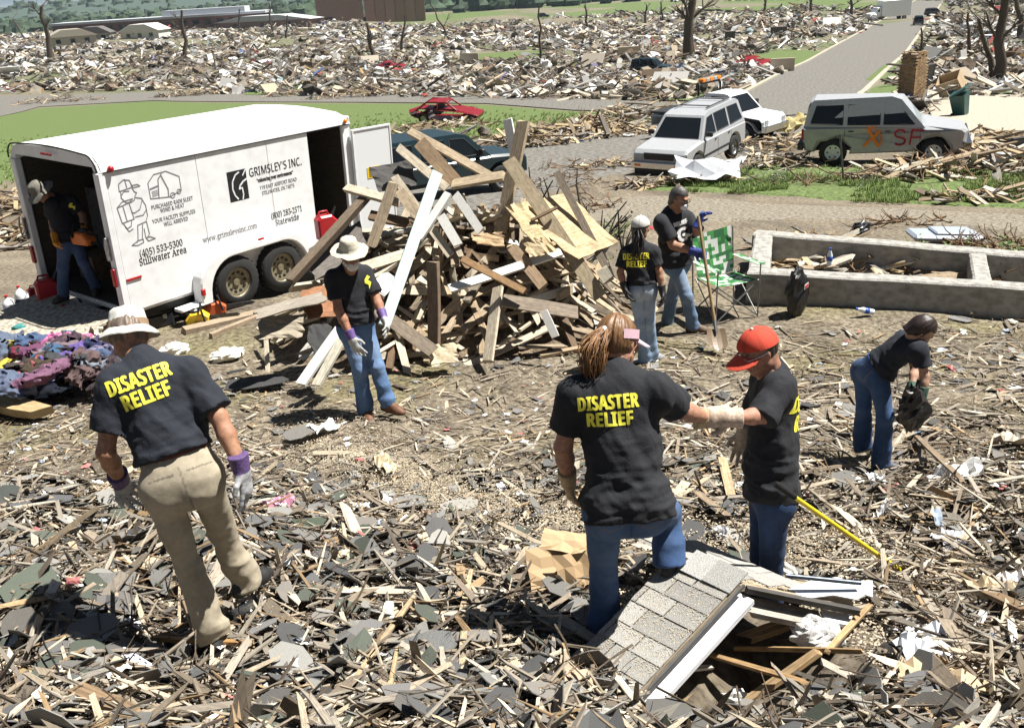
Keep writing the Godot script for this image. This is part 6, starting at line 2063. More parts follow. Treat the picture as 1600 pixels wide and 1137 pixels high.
# ---------------------------------------------------------------- soft shapes: distance fields meshed with surface nets
class Field:
	var o: Vector3
	var c: float
	var nx: int
	var ny: int
	var nz: int
	var v := PackedFloat32Array()

	func setup(lo: Vector3, hi: Vector3, cell: float) -> void:
		o = lo
		c = cell
		nx = int((hi.x - lo.x) / cell) + 2
		ny = int((hi.y - lo.y) / cell) + 2
		nz = int((hi.z - lo.z) / cell) + 2
		v.resize(nx * ny * nz)
		v.fill(10.0)

	func cap(a: Vector3, b: Vector3, ra: float, rb: float, k := 0.02, flat_dir := Vector3.ZERO, flat := 1.0, cut_b := false, cut_a := false) -> void:
		# a tapered capsule from a to b, thinner by `flat` along flat_dir, its ends cut square on demand
		var r := maxf(ra, rb) + k + c * 2.5
		var lo := (a.min(b) - Vector3.ONE * r - o) / c
		var hi := (a.max(b) + Vector3.ONE * r - o) / c
		var x0 := maxi(0, int(lo.x))
		var y0 := maxi(0, int(lo.y))
		var z0 := maxi(0, int(lo.z))
		var x1 := mini(nx - 1, int(hi.x) + 1)
		var y1 := mini(ny - 1, int(hi.y) + 1)
		var z1 := mini(nz - 1, int(hi.z) + 1)
		var ab := b - a
		var l2 := maxf(ab.length_squared(), 0.000001)
		var l := sqrt(l2)
		var dir := ab / l
		var fl := flat - 1.0
		var squash := fl > 0.0
		for z in range(z0, z1 + 1):
			for y in range(y0, y1 + 1):
				var i := (z * ny + y) * nx + x0
				for x in range(x0, x1 + 1):
					var p := o + Vector3(x, y, z) * c - a
					if squash:
						p += flat_dir * (p.dot(flat_dir) * fl)
					var s := p.dot(ab) / l2
					var t := clampf(s, 0.0, 1.0)
					var d := (p - ab * t).length() - lerpf(ra, rb, t)
					if squash:
						d *= 0.8
					if cut_b:
						d = maxf(d, (s - 1.0) * l)
					if cut_a:
						d = maxf(d, -s * l)
					var e := v[i]
					var h := k - absf(d - e)
					if h > 0.0:
						v[i] = minf(d, e) - h * h / (4.0 * k)
					elif d < e:
						v[i] = d
					i += 1

	func ell(p: Vector3, b: Basis, r: Vector3, k := 0.012, carve := false) -> void:
		# an ellipsoid joined to (or carved out of) the shape
		var m := maxf(r.x, maxf(r.y, r.z)) + k + c * 2.5
		var lo := (p - Vector3.ONE * m - o) / c
		var hi := (p + Vector3.ONE * m - o) / c
		var bi := b.transposed()
		var rm := minf(r.x, minf(r.y, r.z))
		for z in range(maxi(0, int(lo.z)), mini(nz - 1, int(hi.z) + 1) + 1):
			for y in range(maxi(0, int(lo.y)), mini(ny - 1, int(hi.y) + 1) + 1):
				for x in range(maxi(0, int(lo.x)), mini(nx - 1, int(hi.x) + 1) + 1):
					var i := (z * ny + y) * nx + x
					var q := bi * (o + Vector3(x, y, z) * c - p)
					var qr := q / r
					var k0 := qr.length()
					var k1 := (qr / r).length()
					var d := k0 * (k0 - 1.0) / k1 if k1 > 0.0001 else -rm
					var e := v[i]
					if carve:
						var h := maxf(k - absf(e + d), 0.0)
						v[i] = maxf(e, -d) + h * h / (4.0 * k)
					else:
						var h := maxf(k - absf(d - e), 0.0)
						v[i] = minf(d, e) - h * h / (4.0 * k)

	func at(p: Vector3) -> float:
		var q := (p - o) / c
		var x := clampi(int(q.x), 0, nx - 2)
		var y := clampi(int(q.y), 0, ny - 2)
		var z := clampi(int(q.z), 0, nz - 2)
		var f := q - Vector3(x, y, z)
		var i := (z * ny + y) * nx + x
		var s := nx * ny
		var a := lerpf(lerpf(v[i], v[i + 1], f.x), lerpf(v[i + nx], v[i + nx + 1], f.x), f.y)
		var b := lerpf(lerpf(v[i + s], v[i + s + 1], f.x), lerpf(v[i + s + nx], v[i + s + nx + 1], f.x), f.y)
		return lerpf(a, b, f.z)

	func grad(p: Vector3) -> Vector3:
		var e := c * 0.8
		return Vector3(at(p + Vector3(e, 0, 0)) - at(p - Vector3(e, 0, 0)), at(p + Vector3(0, e, 0)) - at(p - Vector3(0, e, 0)), at(p + Vector3(0, 0, e)) - at(p - Vector3(0, 0, e))).normalized()

	func displace(f: Callable, band: float) -> void:
		for z in nz:
			for y in ny:
				var i := (z * ny + y) * nx
				for x in nx:
					if absf(v[i]) < band:
						v[i] += f.call(o + Vector3(x, y, z) * c)
					i += 1

	func mesh_into(m: MB, colour: Callable) -> void:
		var idx := {}
		var pos := PackedVector3Array()
		var s := nx * ny
		var off := [0, 1, nx, nx + 1, s, s + 1, s + nx, s + nx + 1]
		var edges := [[0, 1], [2, 3], [4, 5], [6, 7], [0, 2], [1, 3], [4, 6], [5, 7], [0, 4], [1, 5], [2, 6], [3, 7]]
		for z in nz - 1:
			for y in ny - 1:
				var i := (z * ny + y) * nx
				for x in nx - 1:
					var v0 := v[i]
					if absf(v0) < c * 2.6:
						var neg := 0
						for k in 8:
							if v[i + off[k]] < 0.0:
								neg += 1
						if neg > 0 and neg < 8:
							var sum := Vector3.ZERO
							var n := 0
							for e in edges:
								var a := v[i + off[e[0]]]
								var b := v[i + off[e[1]]]
								if (a < 0.0) != (b < 0.0):
									var t := a / (a - b)
									var ca: int = e[0]
									var cb: int = e[1]
									sum += Vector3(ca & 1, (ca >> 1) & 1, ca >> 2).lerp(Vector3(cb & 1, (cb >> 1) & 1, cb >> 2), t)
									n += 1
							idx[i] = pos.size()
							pos.append(o + (Vector3(x, y, z) + sum / n) * c)
					i += 1
		var nrm := PackedVector3Array()
		var cols := PackedColorArray()
		for p in pos:
			var g := grad(p)
			nrm.append(g)
			cols.append(colour.call(p, g))
		for i in idx:
			var neg := v[i] < 0.0
			for ax in 3:
				var st: int = [1, nx, s][ax]
				if i + st < v.size() and (v[i + st] < 0.0) != neg:
					var u: int = [nx, s, 1][ax]
					var w: int = [s, 1, nx][ax]
					if idx.has(i - u) and idx.has(i - w) and idx.has(i - u - w):
						var q := [idx[i], idx[i - u], idx[i - u - w], idx[i - w]]
						if neg:
							q = [q[0], q[3], q[2], q[1]]
						for k in [0, 1, 2, 0, 2, 3]:
							m.v.append(pos[q[k]])
							m.n.append(nrm[q[k]])
							m.u.append(Vector2(pos[q[k]].x, pos[q[k]].y))
							m.c.append(cols[q[k]])


func field_around(pts: Array, pad: float, cell: float) -> Field:
	var lo: Vector3 = pts[0]
	var hi: Vector3 = pts[0]
	for p in pts:
		lo = lo.min(p)
		hi = hi.max(p)
	var f := Field.new()
	f.setup(lo - Vector3.ONE * pad, hi + Vector3.ONE * pad, cell)
	return f


func meshed(f: Field, colour: Callable) -> ArrayMesh:
	var m := MB.new()
	f.mesh_into(m, colour)
	return m.done()


# ---------------------------------------------------------------- people
func head_basis(face: Vector3, up: Vector3) -> Basis:
	# columns: right of the head, up, back
	var z := -face.normalized()
	var x := up.cross(z).normalized()
	return Basis(x, z.cross(x).normalized(), z)


func head_field(h: Vector3, b: Basis, s: float, cell: float, neck: Vector3) -> Field:
	var f := Field.new()
	f.setup(h - Vector3.ONE * 0.16 * s, h + Vector3.ONE * 0.16 * s, cell)
	var P := func(x: float, y: float, z: float) -> Vector3: return h + b * (Vector3(x, y, -z) * s)
	f.ell(P.call(0, 0.022, -0.012), b, Vector3(0.076, 0.098, 0.096) * s)
	f.ell(P.call(0, -0.035, 0.026), b, Vector3(0.062, 0.082, 0.066) * s, 0.03)
	f.ell(P.call(0, -0.095, 0.056), b, Vector3(0.026, 0.02, 0.024) * s, 0.03)
	f.cap(P.call(-0.05, -0.06, 0.0), P.call(-0.018, -0.1, 0.055), 0.018 * s, 0.014 * s, 0.03)
	f.cap(P.call(0.05, -0.06, 0.0), P.call(0.018, -0.1, 0.055), 0.018 * s, 0.014 * s, 0.03)
	f.cap(P.call(-0.034, 0.03, 0.082), P.call(0.034, 0.03, 0.082), 0.013 * s, 0.013 * s, 0.02)
	for q in [-1.0, 1.0]:
		f.ell(P.call(0.033 * q, 0.008, 0.096), b, Vector3(0.019, 0.013, 0.016) * s, 0.014, true)
		f.ell(P.call(0.033 * q, 0.008, 0.078), b, Vector3(0.013, 0.012, 0.012) * s, 0.004)
		f.ell(P.call(0.04 * q, -0.025, 0.07), b, Vector3(0.024, 0.018, 0.02) * s, 0.02)
		f.ell(P.call(0.077 * q, 0.0, -0.008), b * Basis(Vector3.UP, 0.3 * q), Vector3(0.009, 0.032, 0.019) * s, 0.008)
	f.cap(P.call(0, 0.014, 0.09), P.call(0, -0.028, 0.112), 0.008 * s, 0.013 * s, 0.012)
	for q in [-1.0, 1.0]:
		f.ell(P.call(0.011 * q, -0.032, 0.1), b, Vector3(0.009, 0.008, 0.011) * s, 0.008)
	f.cap(P.call(-0.02, -0.054, 0.088), P.call(0.02, -0.054, 0.088), 0.007 * s, 0.007 * s, 0.006)
	f.cap(P.call(-0.017, -0.067, 0.087), P.call(0.017, -0.067, 0.087), 0.008 * s, 0.008 * s, 0.006)
	f.cap(P.call(0, -0.05, -0.025), neck, 0.056 * s, 0.06 * s, 0.03)
	return f


func hand_field(w: Vector3, d: Vector3, n: Vector3, thumb: Vector3, s: float, cell: float, curl: float, spread := 0.1, cuff := 0.0) -> Field:
	# d: along the hand, n: the way the palm faces, thumb: the thumb's side
	var f := field_around([w - d * (0.05 + cuff), w + d * 0.2 * s, w + thumb * 0.1 * s, w - thumb * 0.06 * s, w + n * 0.1 * s], 0.05, cell)
	f.cap(w, w + d * 0.03 * s, 0.033 * s, 0.04 * s, 0.02, n, 1.4)
	f.cap(w + d * 0.03 * s, w + d * 0.085 * s, 0.043 * s, 0.045 * s, 0.02, n, 2.0)
	for i in 4:
		var o := (1.5 - i) * 0.022 * s
		var p := w + d * (0.085 - 0.006 * absf(i - 1.2)) * s + thumb * o
		var a := curl * (0.9 + 0.12 * i)
		var dd := (d + thumb * (1.5 - i) * spread * 0.4).normalized()
		var l: float = [0.042, 0.047, 0.043, 0.034][i] * s
		var r: float = [0.0108, 0.0112, 0.0106, 0.0096][i] * s
		for k in 3:
			var ang := a * (0.55 + 0.45 * k)
			var e: Vector3 = dd * cos(ang) + n * sin(ang)
			var q: Vector3 = p + e * l * [1.0, 0.72, 0.6][k]
			f.cap(p, q, r * (1.0 - 0.07 * k), r * (0.95 - 0.07 * k), 0.006)
			p = q
	var t0 := w + d * 0.028 * s + thumb * 0.03 * s
	var t1 := t0 + (d * 0.55 + thumb * 0.75 + n * 0.3 * curl).normalized() * 0.045 * s
	var t2 := t1 + (d * 0.85 + thumb * 0.25 + n * 0.7 * curl).normalized() * 0.036 * s
	f.cap(t0, t1, 0.016 * s, 0.0125 * s, 0.012)
	f.cap(t1, t2, 0.0125 * s, 0.0105 * s, 0.006)
	if cuff > 0.0:
		f.cap(w + d * 0.015, w - d * cuff, 0.041 * s, 0.05 * s, 0.012, n, 1.15, true)
	return f


func shoe(parent: Node, an: Vector3, toe: Vector3, s: float, col: Color, sole: Color, cell: float) -> void:
	# an: the ankle joint, toe: horizontal-ish direction of the toes
	var up := Vector3.UP
	var d := toe.normalized()
	var side := d.cross(up).normalized()
	up = side.cross(d).normalized()
	var heel := an - up * 0.055 * s - d * 0.045 * s
	var ball_ := an - up * 0.062 * s + d * 0.12 * s
	var f := field_around([heel - d * 0.06, ball_ + d * 0.1, an + up * 0.06, an - up * 0.1], 0.06, cell)
	f.cap(heel, ball_, 0.04 * s, 0.043 * s, 0.03)
	f.cap(ball_, ball_ + d * 0.05 * s - up * 0.005, 0.044 * s, 0.034 * s, 0.03, up, 1.3)
	f.cap(an + up * 0.03 * s, an - up * 0.03 * s, 0.046 * s, 0.046 * s, 0.04)
	f.cap(an, ball_ + up * 0.01, 0.042 * s, 0.034 * s, 0.03)
	var base := an - up * 0.092 * s
	f.displace(func(p): return 0.0, 0.0)
	for i in f.v.size():
		var x := i % f.nx
		var y := (i / f.nx) % f.ny
		var z := i / (f.nx * f.ny)
		var p := f.o + Vector3(x, y, z) * f.c
		f.v[i] = maxf(f.v[i], -(p - base).dot(up))
	part("shoe", meshed(f, func(p, _n): return sole if (p - base).dot(up) < 0.02 * s else col), M.leather, parent)


func tee_colour(p: Vector3, _n: Vector3) -> Color:
	var k := 1.0 + 0.35 * nz.get_noise_3dv(p * 5.0) + 0.2 * nz.get_noise_3dv(p * 22.0)
	return Color(k, k, k)


func print_lines(f: Field, parent: Node, called: String, center: Vector3, right: Vector3, up: Vector3, fwd: Vector3, w: float, h: float, tex: Texture2D, colour: Color) -> void:
	# flat print that lies on the cloth: a patch laid on the shirt from behind (or from the front), cut to the letters
	var nxp := 36
	var nyp := 20
	var g := []
	for j in nyp + 1:
		for i in nxp + 1:
			var q: Vector3 = center + right * (float(i) / nxp - 0.5) * w + up * (0.5 - float(j) / nyp) * h - fwd * 0.3
			var t := 0.0
			while t < 0.6 and f.at(q + fwd * t) > 0.0:
				t += 0.006
			var lo := t - 0.006
			for k in 6:
				var mid := (lo + t) * 0.5
				if f.at(q + fwd * mid) > 0.0:
					lo = mid
				else:
					t = mid
			g.append(q + fwd * (t - 0.003))
	var m := MB.new()
	m.col = Color.WHITE
	var W := nxp + 1
	for j in nyp:
		for i in nxp:
			var a := j * W + i
			var ks := [a, a + 1, a + W + 1, a + W]
			var ns := []
			var us := []
			for k in ks:
				ns.append(f.grad(g[k]))
				us.append(Vector2(float(k % W) / nxp, float(k / W) / nyp))
			if g[ks[0]].distance_to(g[ks[2]]) > 0.08:
				continue
			m.tri(g[ks[0]], g[ks[1]], g[ks[2]], ns[0], ns[1], ns[2], us[0], us[1], us[2])
			m.tri(g[ks[0]], g[ks[2]], g[ks[3]], ns[0], ns[2], ns[3], us[0], us[2], us[3])
	var key := "print_%s" % called
	if not M.has(key):
		var pm := mat(key, colour, 0.7, tex, 1.0, false)
		pm.transparency = BaseMaterial3D.TRANSPARENCY_ALPHA_SCISSOR
		pm.alpha_scissor_threshold = 0.5
	part("lettering", m.done(), M[key], parent)


func text_image(lines: Array, squeeze: float, w := 512, h := 256, cracked := true) -> ImageTexture:
	# fills the outlines of the letters into a picture
	var im := Image.create(w, h, false, Image.FORMAT_RGBA8)
	im.fill(Color(1, 1, 1, 0))
	for l in lines:
		var tm := TextMesh.new()
		var fo := SystemFont.new()
		fo.font_names = PackedStringArray(["Droid Sans"])
		fo.font_weight = 700
		tm.font = fo
		tm.font_size = 64
		tm.pixel_size = 1.0
		tm.depth = 0.0
		tm.text = l[0]
		var a := tm.get_mesh_arrays()
		var vs: PackedVector3Array = a[Mesh.ARRAY_VERTEX]
		var ids: PackedInt32Array = a[Mesh.ARRAY_INDEX] if a[Mesh.ARRAY_INDEX] != null else PackedInt32Array(range(vs.size()))
		var lo := Vector2(1e9, 1e9)
		var hi := -lo
		for p in vs:
			lo = lo.min(Vector2(p.x, p.y))
			hi = hi.max(Vector2(p.x, p.y))
		# l: text, left, top, right, bottom as shares of the picture
		for i in range(0, ids.size(), 3):
			var q := []
			for k in 3:
				var p := vs[ids[i + k]]
				q.append(Vector2(lerpf(l[1] * w, l[3] * w, (p.x - lo.x) / (hi.x - lo.x)), lerpf(l[4] * h, l[2] * h, (p.y - lo.y) / (hi.y - lo.y))))
			var mn: Vector2 = q[0].min(q[1]).min(q[2])
			var mx: Vector2 = q[0].max(q[1]).max(q[2])
			for y in range(maxi(0, int(mn.y)), mini(h - 1, int(mx.y)) + 1):
				for x in range(maxi(0, int(mn.x)), mini(w - 1, int(mx.x)) + 1):
					if Geometry2D.point_is_inside_triangle(Vector2(x + 0.5, y + 0.5), q[0], q[1], q[2]):
						if nz.get_noise_2d(x * 0.14, y * 0.14) > 0.34:
							continue
						im.set_pixel(x, y, Color(1, 1, 1, 1))
						# heavy face: thicken each stroke by two pixels
						for e in [[2, 0], [-2, 0], [4, 0], [-4, 0], [0, 2], [0, -2]]:
							var xx := clampi(x + e[0], 0, w - 1)
							var yy := clampi(y + e[1], 0, h - 1)
							im.set_pixel(xx, yy, Color(1, 1, 1, 1))
	return ImageTexture.create_from_image(im)


func person(label: String, J: Dictionary, s: float, cfg: Dictionary) -> Node3D:
	var cell: float = cfg.get("cell", 0.012)
	var at := Vector3(J.pel.x, minf(J.anl.y, J.anr.y) - 0.09 * s, J.pel.z)
	var o := thing("person", label, "person", Transform3D(Basis(), at))
	# everything is modelled round the person's own base point
	for k in J:
		J[k] = J[k] - at
	var up: Vector3 = (J.neck - J.pel).normalized()
	var right: Vector3 = J.shr - J.shl
	right = (right - up * right.dot(up)).normalized()
	var fwd := up.cross(right).normalized()
	var L: float = J.neck.distance_to(J.pel)
	var bulk: float = cfg.get("bulk", 1.0)
	var hw := 0.165 * s * bulk
	var skin: Color = cfg.get("skin", Color(0.42, 0.24, 0.16))
	var face: Vector3 = cfg.face
	var hb := head_basis(face, cfg.get("head_up", Vector3.UP))
	# --- body: one continuous surface
	var f := field_around(J.values(), 0.14 * s, cell)
	f.cap(J.pel, J.neck - up * 0.12 * s, 0.11 * s, 0.12 * s, 0.05, fwd, 1.5)
	for q in ["l", "r"]:
		var sh: Vector3 = J["sh" + q]
		var el: Vector3 = J["el" + q]
		var wr: Vector3 = J["wr" + q]
		f.cap(J.neck - up * 0.06 * s, sh, 0.05 * s, 0.045 * s, 0.04)
		f.cap(sh, el, 0.05 * s * bulk, 0.04 * s * bulk, 0.02)
		f.cap(el, el.lerp(wr, 0.35), 0.042 * s * bulk, 0.042 * s * bulk, 0.02)
		f.cap(el.lerp(wr, 0.35), wr, 0.042 * s * bulk, 0.028 * s, 0.02)
		f.cap(wr, wr + (wr - el).normalized() * 0.008, 0.026 * s, 0.022 * s, 0.015)
		f.cap(J["hp" + q], J["kn" + q], 0.065 * s, 0.045 * s, 0.03)
		f.cap(J["kn" + q], J["an" + q], 0.045 * s, 0.032 * s, 0.03)
	f.cap(J.neck - up * 0.1 * s, J.head - hb.y * 0.05 * s, 0.066 * s * sqrt(bulk), 0.052 * s, 0.03)
	var m := MB.new()
	var tan_ := func(p: Vector3, n: Vector3) -> Color:
		var k := 1.0 + 0.16 * nz.get_noise_3dv(p * 14.0) + 0.08 * nz.get_noise_3dv(p * 60.0)
		return Color(skin.r * k, skin.g * k * (1.0 - 0.06 * nz.get_noise_3dv(p * 9.0)), skin.b * k)
	f.mesh_into(m, tan_)
	var hc: float = minf(cell, 0.006)
	var hf := head_field(J.head, hb, s, hc, J.neck - up * 0.02)
	var hs: Vector3 = J.head
	hf.mesh_into(m, func(p: Vector3, n: Vector3) -> Color:
		var q := hb.transposed() * (p - hs) / s
		var c: Color = tan_.call(p, n)
		if absf(q.x) < 0.026 and q.y < -0.047 and q.y > -0.074 and q.z < -0.07:
			return c * Color(0.95, 0.62, 0.6)
		if absf(absf(q.x) - 0.033) < 0.014 and absf(q.y - 0.008) < 0.006 and q.z < -0.07:
			return Color(0.5, 0.48, 0.45) if absf(absf(q.x) - 0.033) > 0.006 else Color(0.03, 0.02, 0.015)
		if absf(absf(q.x) - 0.034) < 0.02 and absf(q.y - 0.033) < 0.005 and q.z < -0.07:
			return Color(0.08, 0.05, 0.03)
		return c)
	part("body", m.done(), M.skin, o)
	# --- shirt
	var sf := field_around([J.pel - up * 0.16 * s, J.neck, J.shl, J.shr, J.shl.lerp(J.ell, 0.8), J.shr.lerp(J.elr, 0.8), J.pel + right * hw, J.pel - right * hw], 0.17 * s, cell)
	var hem: float = cfg.get("hem", 0.1)
	var belly: float = cfg.get("belly", 0.0)
	sf.cap(J.pel + up * 0.42 * L, J.pel - up * hem * s, hw * 1.0, hw * 1.1, 0.04, fwd, 1.27, true)
	var th0: float = cfg.get("thick", 1.0)
	for q in ["l", "r"]:
		sf.ell(J["hp" + q] - fwd * 0.045 * s + up * 0.02, Basis(right, up, -fwd), Vector3(0.1, 0.13, 0.093) * s * th0, 0.07)
		sf.ell(J["hp" + q] + fwd * 0.02 * s + up * 0.02, Basis(right, up, -fwd), Vector3(0.1, 0.13, 0.095) * s * th0, 0.07)
	sf.cap(J.pel + up * 0.38 * L, J.pel + up * 0.78 * L, hw * 0.96, hw * 1.02, 0.05, fwd, 1.45)
	if belly > 0.0:
		sf.ell(J.pel + up * 0.2 * L + fwd * belly, Basis(right, up, -fwd), Vector3(0.12, 0.15, 0.1) * s, 0.06)
	if cfg.get("bust", 0.0) > 0.0:
		for q in [-1.0, 1.0]:
			sf.ell(J.pel + up * 0.66 * L + fwd * 0.08 * s + right * 0.075 * s * q, Basis(right, up, -fwd), Vector3(0.07, 0.075, 0.07) * s, 0.05)
	for q in ["l", "r"]:
		var sh: Vector3 = J["sh" + q]
		var el: Vector3 = J["el" + q]
		sf.cap(J.neck - up * 0.05 * s - fwd * 0.01, sh, 0.068 * s, 0.07 * s, 0.05)
		sf.cap(J.pel + up * 0.72 * L + (right if q == "r" else -right) * 0.06 * s, sh - up * 0.04 * s, 0.1 * s, 0.08 * s, 0.05, fwd, 1.1)
		var e: Vector3 = sh + (el - sh).normalized() * cfg.get("sleeve", 0.2) * s
		sf.cap(sh, e, 0.072 * s * bulk, 0.083 * s * bulk, 0.03, Vector3.ZERO, 1.0, true)
	sf.cap(J.neck - up * 0.08 * s, J.neck + up * 0.005, 0.085 * s, 0.07 * s, 0.03)
	var pel: Vector3 = J.pel
	var hem_at := pel - up * hem * s
	var nk: Vector3 = J.neck
	var amp: float = cfg.get("folds", 0.0085)
	sf.displace(func(p: Vector3) -> float:
		var q := p - pel
		var h := q.dot(up) / L
		var sx := q.dot(right)
		var fz := q.dot(fwd)
		# drapes: long soft folds that run down from the shoulders and bunch above the hem
		var a := nz.get_noise_3d(sx * 9.0 + h * 2.0, h * 2.6 + fz * 3.0, 7.0 + fz * 8.0)
		var b := nzr.get_noise_3d(sx * 2.6 + h * 1.2, h * 4.6 - sx * 1.5, fz * 2.0)
		return -amp * (a * 1.3 + (b * 1.5 - 0.4) * ss(0.75, 0.1, h)), cell * 3.0 + 0.02)
	for i in sf.v.size():
		if sf.v[i] < 0.05:
			var hp0 := sf.o + Vector3(i % sf.nx, (i / sf.nx) % sf.ny, i / (sf.nx * sf.ny)) * sf.c
			var below := -(hp0 - hem_at).dot(up) - 0.006 * nz.get_noise_3dv(hp0 * 9.0)
			sf.v[i] = maxf(sf.v[i], below)
	part("shirt", meshed(sf, tee_colour), cfg.get("tee", M.tee), o)
	if cfg.has("back_print"):
		var bp: Array = cfg.back_print
		print_lines(sf, o, "back", J.neck - up * bp[0] * s + right * bp[3] * s - fwd * 0.1, right.rotated(fwd, bp[4]), up.rotated(fwd, bp[4]), fwd, bp[1] * s, bp[2] * s, M_tex.back, Color(0.78, 0.72, 0.06))
	if cfg.has("chest_print"):
		var cp: Array = cfg.chest_print
		print_lines(sf, o, cp[0], J.neck - up * cp[1] * s + right * cp[2] * s + fwd * 0.1, -right, up, -fwd, cp[3] * s, cp[4] * s, M_tex[cp[0]], cp[5])
	# --- trousers
	var pf := field_around([J.pel + up * 0.12 * s, J.hpl, J.hpr, J.knl, J.knr, J.anl, J.anr, J.pel - fwd * 0.1], 0.15 * s, cell)
	var thick: float = cfg.get("thick", 1.0)
	var pu: Vector3 = cfg.get("pelvis_up", up)
	var pfw := pu.cross(right).normalized()
	pf.cap(J.pel + pu * 0.11 * s, J.pel, hw * 0.93, hw * 1.0, 0.04, pfw, 1.4, false, true)
	var cuff: float = cfg.get("cuff", 0.056)
	for q in ["l", "r"]:
		var hp: Vector3 = J["hp" + q]
		var kn: Vector3 = J["kn" + q]
		var an: Vector3 = J["an" + q]
		var side := right if q == "r" else -right
		pf.cap(hp + side * 0.01, kn, 0.094 * s * thick, 0.07 * s * thick, 0.045)
		pf.ell(hp - pfw * 0.04 * s - side * 0.01 + pu * 0.01, Basis(right, pu, -pfw), Vector3(0.088, 0.105, 0.078) * s * thick, 0.08)
		pf.cap(kn, an - (kn - an).normalized() * 0.035 * s, 0.068 * s * thick, cuff * s, 0.03, Vector3.ZERO, 1.0, true)
	var kl: Vector3 = J.knl
	var kr: Vector3 = J.knr
	var al: Vector3 = J.anl
	var ar: Vector3 = J.anr
	var pamp: float = cfg.get("trouser_folds", 0.007)
	pf.displace(func(p: Vector3) -> float:
		var low := minf(p.distance_to(al), p.distance_to(ar))
		var mid := minf(p.distance_to(kl), p.distance_to(kr))
		var w := exp(-low * low / 0.025) + 0.7 * exp(-mid * mid / 0.012) + 0.35
		return -pamp * w * (nzr.get_noise_3d(p.x * 1.7, p.y * 3.6, p.z * 1.7) * 1.5 - 0.35 + 0.4 * nz.get_noise_3dv(p * 12.0)), cell * 3.0 + 0.02)
	var base_c: Color = cfg.trousers
	var denim: bool = cfg.get("denim", true)
	var hl: Vector3 = J.hpl
	var hr: Vector3 = J.hpr
	part("trousers", meshed(pf, func(p: Vector3, n: Vector3) -> Color:
		var k := 1.0 + 0.22 * nz.get_noise_3dv(p * 7.0) + 0.16 * nz.get_noise_3dv(p * 34.0)
		var c := Color(base_c.r * k, base_c.g * k, base_c.b * k)
		var q := p - pel
		var h := q.dot(pu)
		var sx := q.dot(right)
		var back := q.dot(pfw) < 0.0
		if denim:
			# worn pale on thighs, seat and knees
			var wear := 0.0
			for t in [[hl, kl, al], [hr, kr, ar]]:
				var m2: Vector3 = t[0].lerp(t[1], 0.6)
				wear = maxf(wear, exp(-(p - m2).length_squared() / 0.02) * 0.55)
				wear = maxf(wear, exp(-(p - t[1]).length_squared() / 0.008) * 0.5)
				wear = maxf(wear, exp(-(p - (t[0] - pfw * 0.12 - pu * 0.02)).length_squared() / 0.008) * 0.7)
			var fade: float = cfg.get("fade", 0.6)
			c = c.lerp(Color(base_c.r * 3.2 + 0.05, base_c.g * 2.3 + 0.05, base_c.b * 1.7 + 0.05), clampf(wear * fade + 0.12 * nz.get_noise_3dv(p * 18.0), 0.0, 0.8))
		# back pockets and seams
		if back:
			for sd in [-1.0, 1.0]:
				var px := absf(sx - sd * 0.085 * s)
				var py := h - (-0.005)
				if px < 0.058 * s and py < 0.03 * s and py > (-0.1 + px * 0.35) * s:
					if (px > 0.052 * s and denim) or py > 0.022 * s or (py < (-0.093 + px * 0.35) * s and denim):
						c = c * 0.45 if not denim else c.lerp(Color(0.3, 0.2, 0.08), 0.45)
			if absf(sx) < 0.004 * s and h < 0.05:
				c = c * 0.6
		return c), M.denim if denim else M.canvas, o)
	if cfg.get("belt", false):
		var bm := field_around([J.pel + pu * 0.13 * s + right * hw, J.pel + pu * 0.07 * s - right * hw, J.pel + pfw * hw, J.pel - pfw * hw], 0.06, minf(cell, 0.008))
		bm.cap(J.pel + pu * 0.128 * s, J.pel + pu * 0.09 * s, hw * 0.955 + 0.004, hw * 0.97 + 0.004, 0.005, pfw, 1.4, true, true)
		part("belt", meshed(bm, func(_p, _n): return cfg.get("belt_col", Color(0.12, 0.03, 0.015))), M.leather, o)
	# --- shoes
	for q in ["l", "r"]:
		if cfg.has("toes"):
			shoe(o, J["an" + q], cfg.toes[0 if q == "l" else 1], s, cfg.shoe[0], cfg.shoe[1], minf(cell, 0.01))
	# --- gloves
	if cfg.has("glove"):
		var gi := 0
		for q in ["l", "r"]:
			var g: Dictionary = cfg.glove[gi]
			gi += 1
			var wr: Vector3 = J["wr" + q]
			var d: Vector3 = g.get("dir", (wr - J["el" + q])).normalized()
			var n: Vector3 = g.palm
			n = (n - d * n.dot(d)).normalized()
			var th: Vector3 = d.cross(n) * g.side
			var hf2 := hand_field(wr, d, n, th, s * 1.05, cfg.get("hand_cell", 0.006), g.get("curl", 0.5), g.get("spread", 0.3), g.get("cuff", 0.06))
			var gc: Color = g.col
			var cc: Color = g.get("cuff_col", gc)
			var tip: Color = g.get("tip", gc)
			part("glove", meshed(hf2, func(p: Vector3, nn: Vector3) -> Color:
				var k := 1.0 + 0.25 * nz.get_noise_3dv(p * 30.0)
				var x := (p - wr).dot(d)
				if x < 0.012:
					return cc * k
				return (gc if x < 0.09 * s else tip) * k), M.leather, o)
	return o


var M_tex := {}


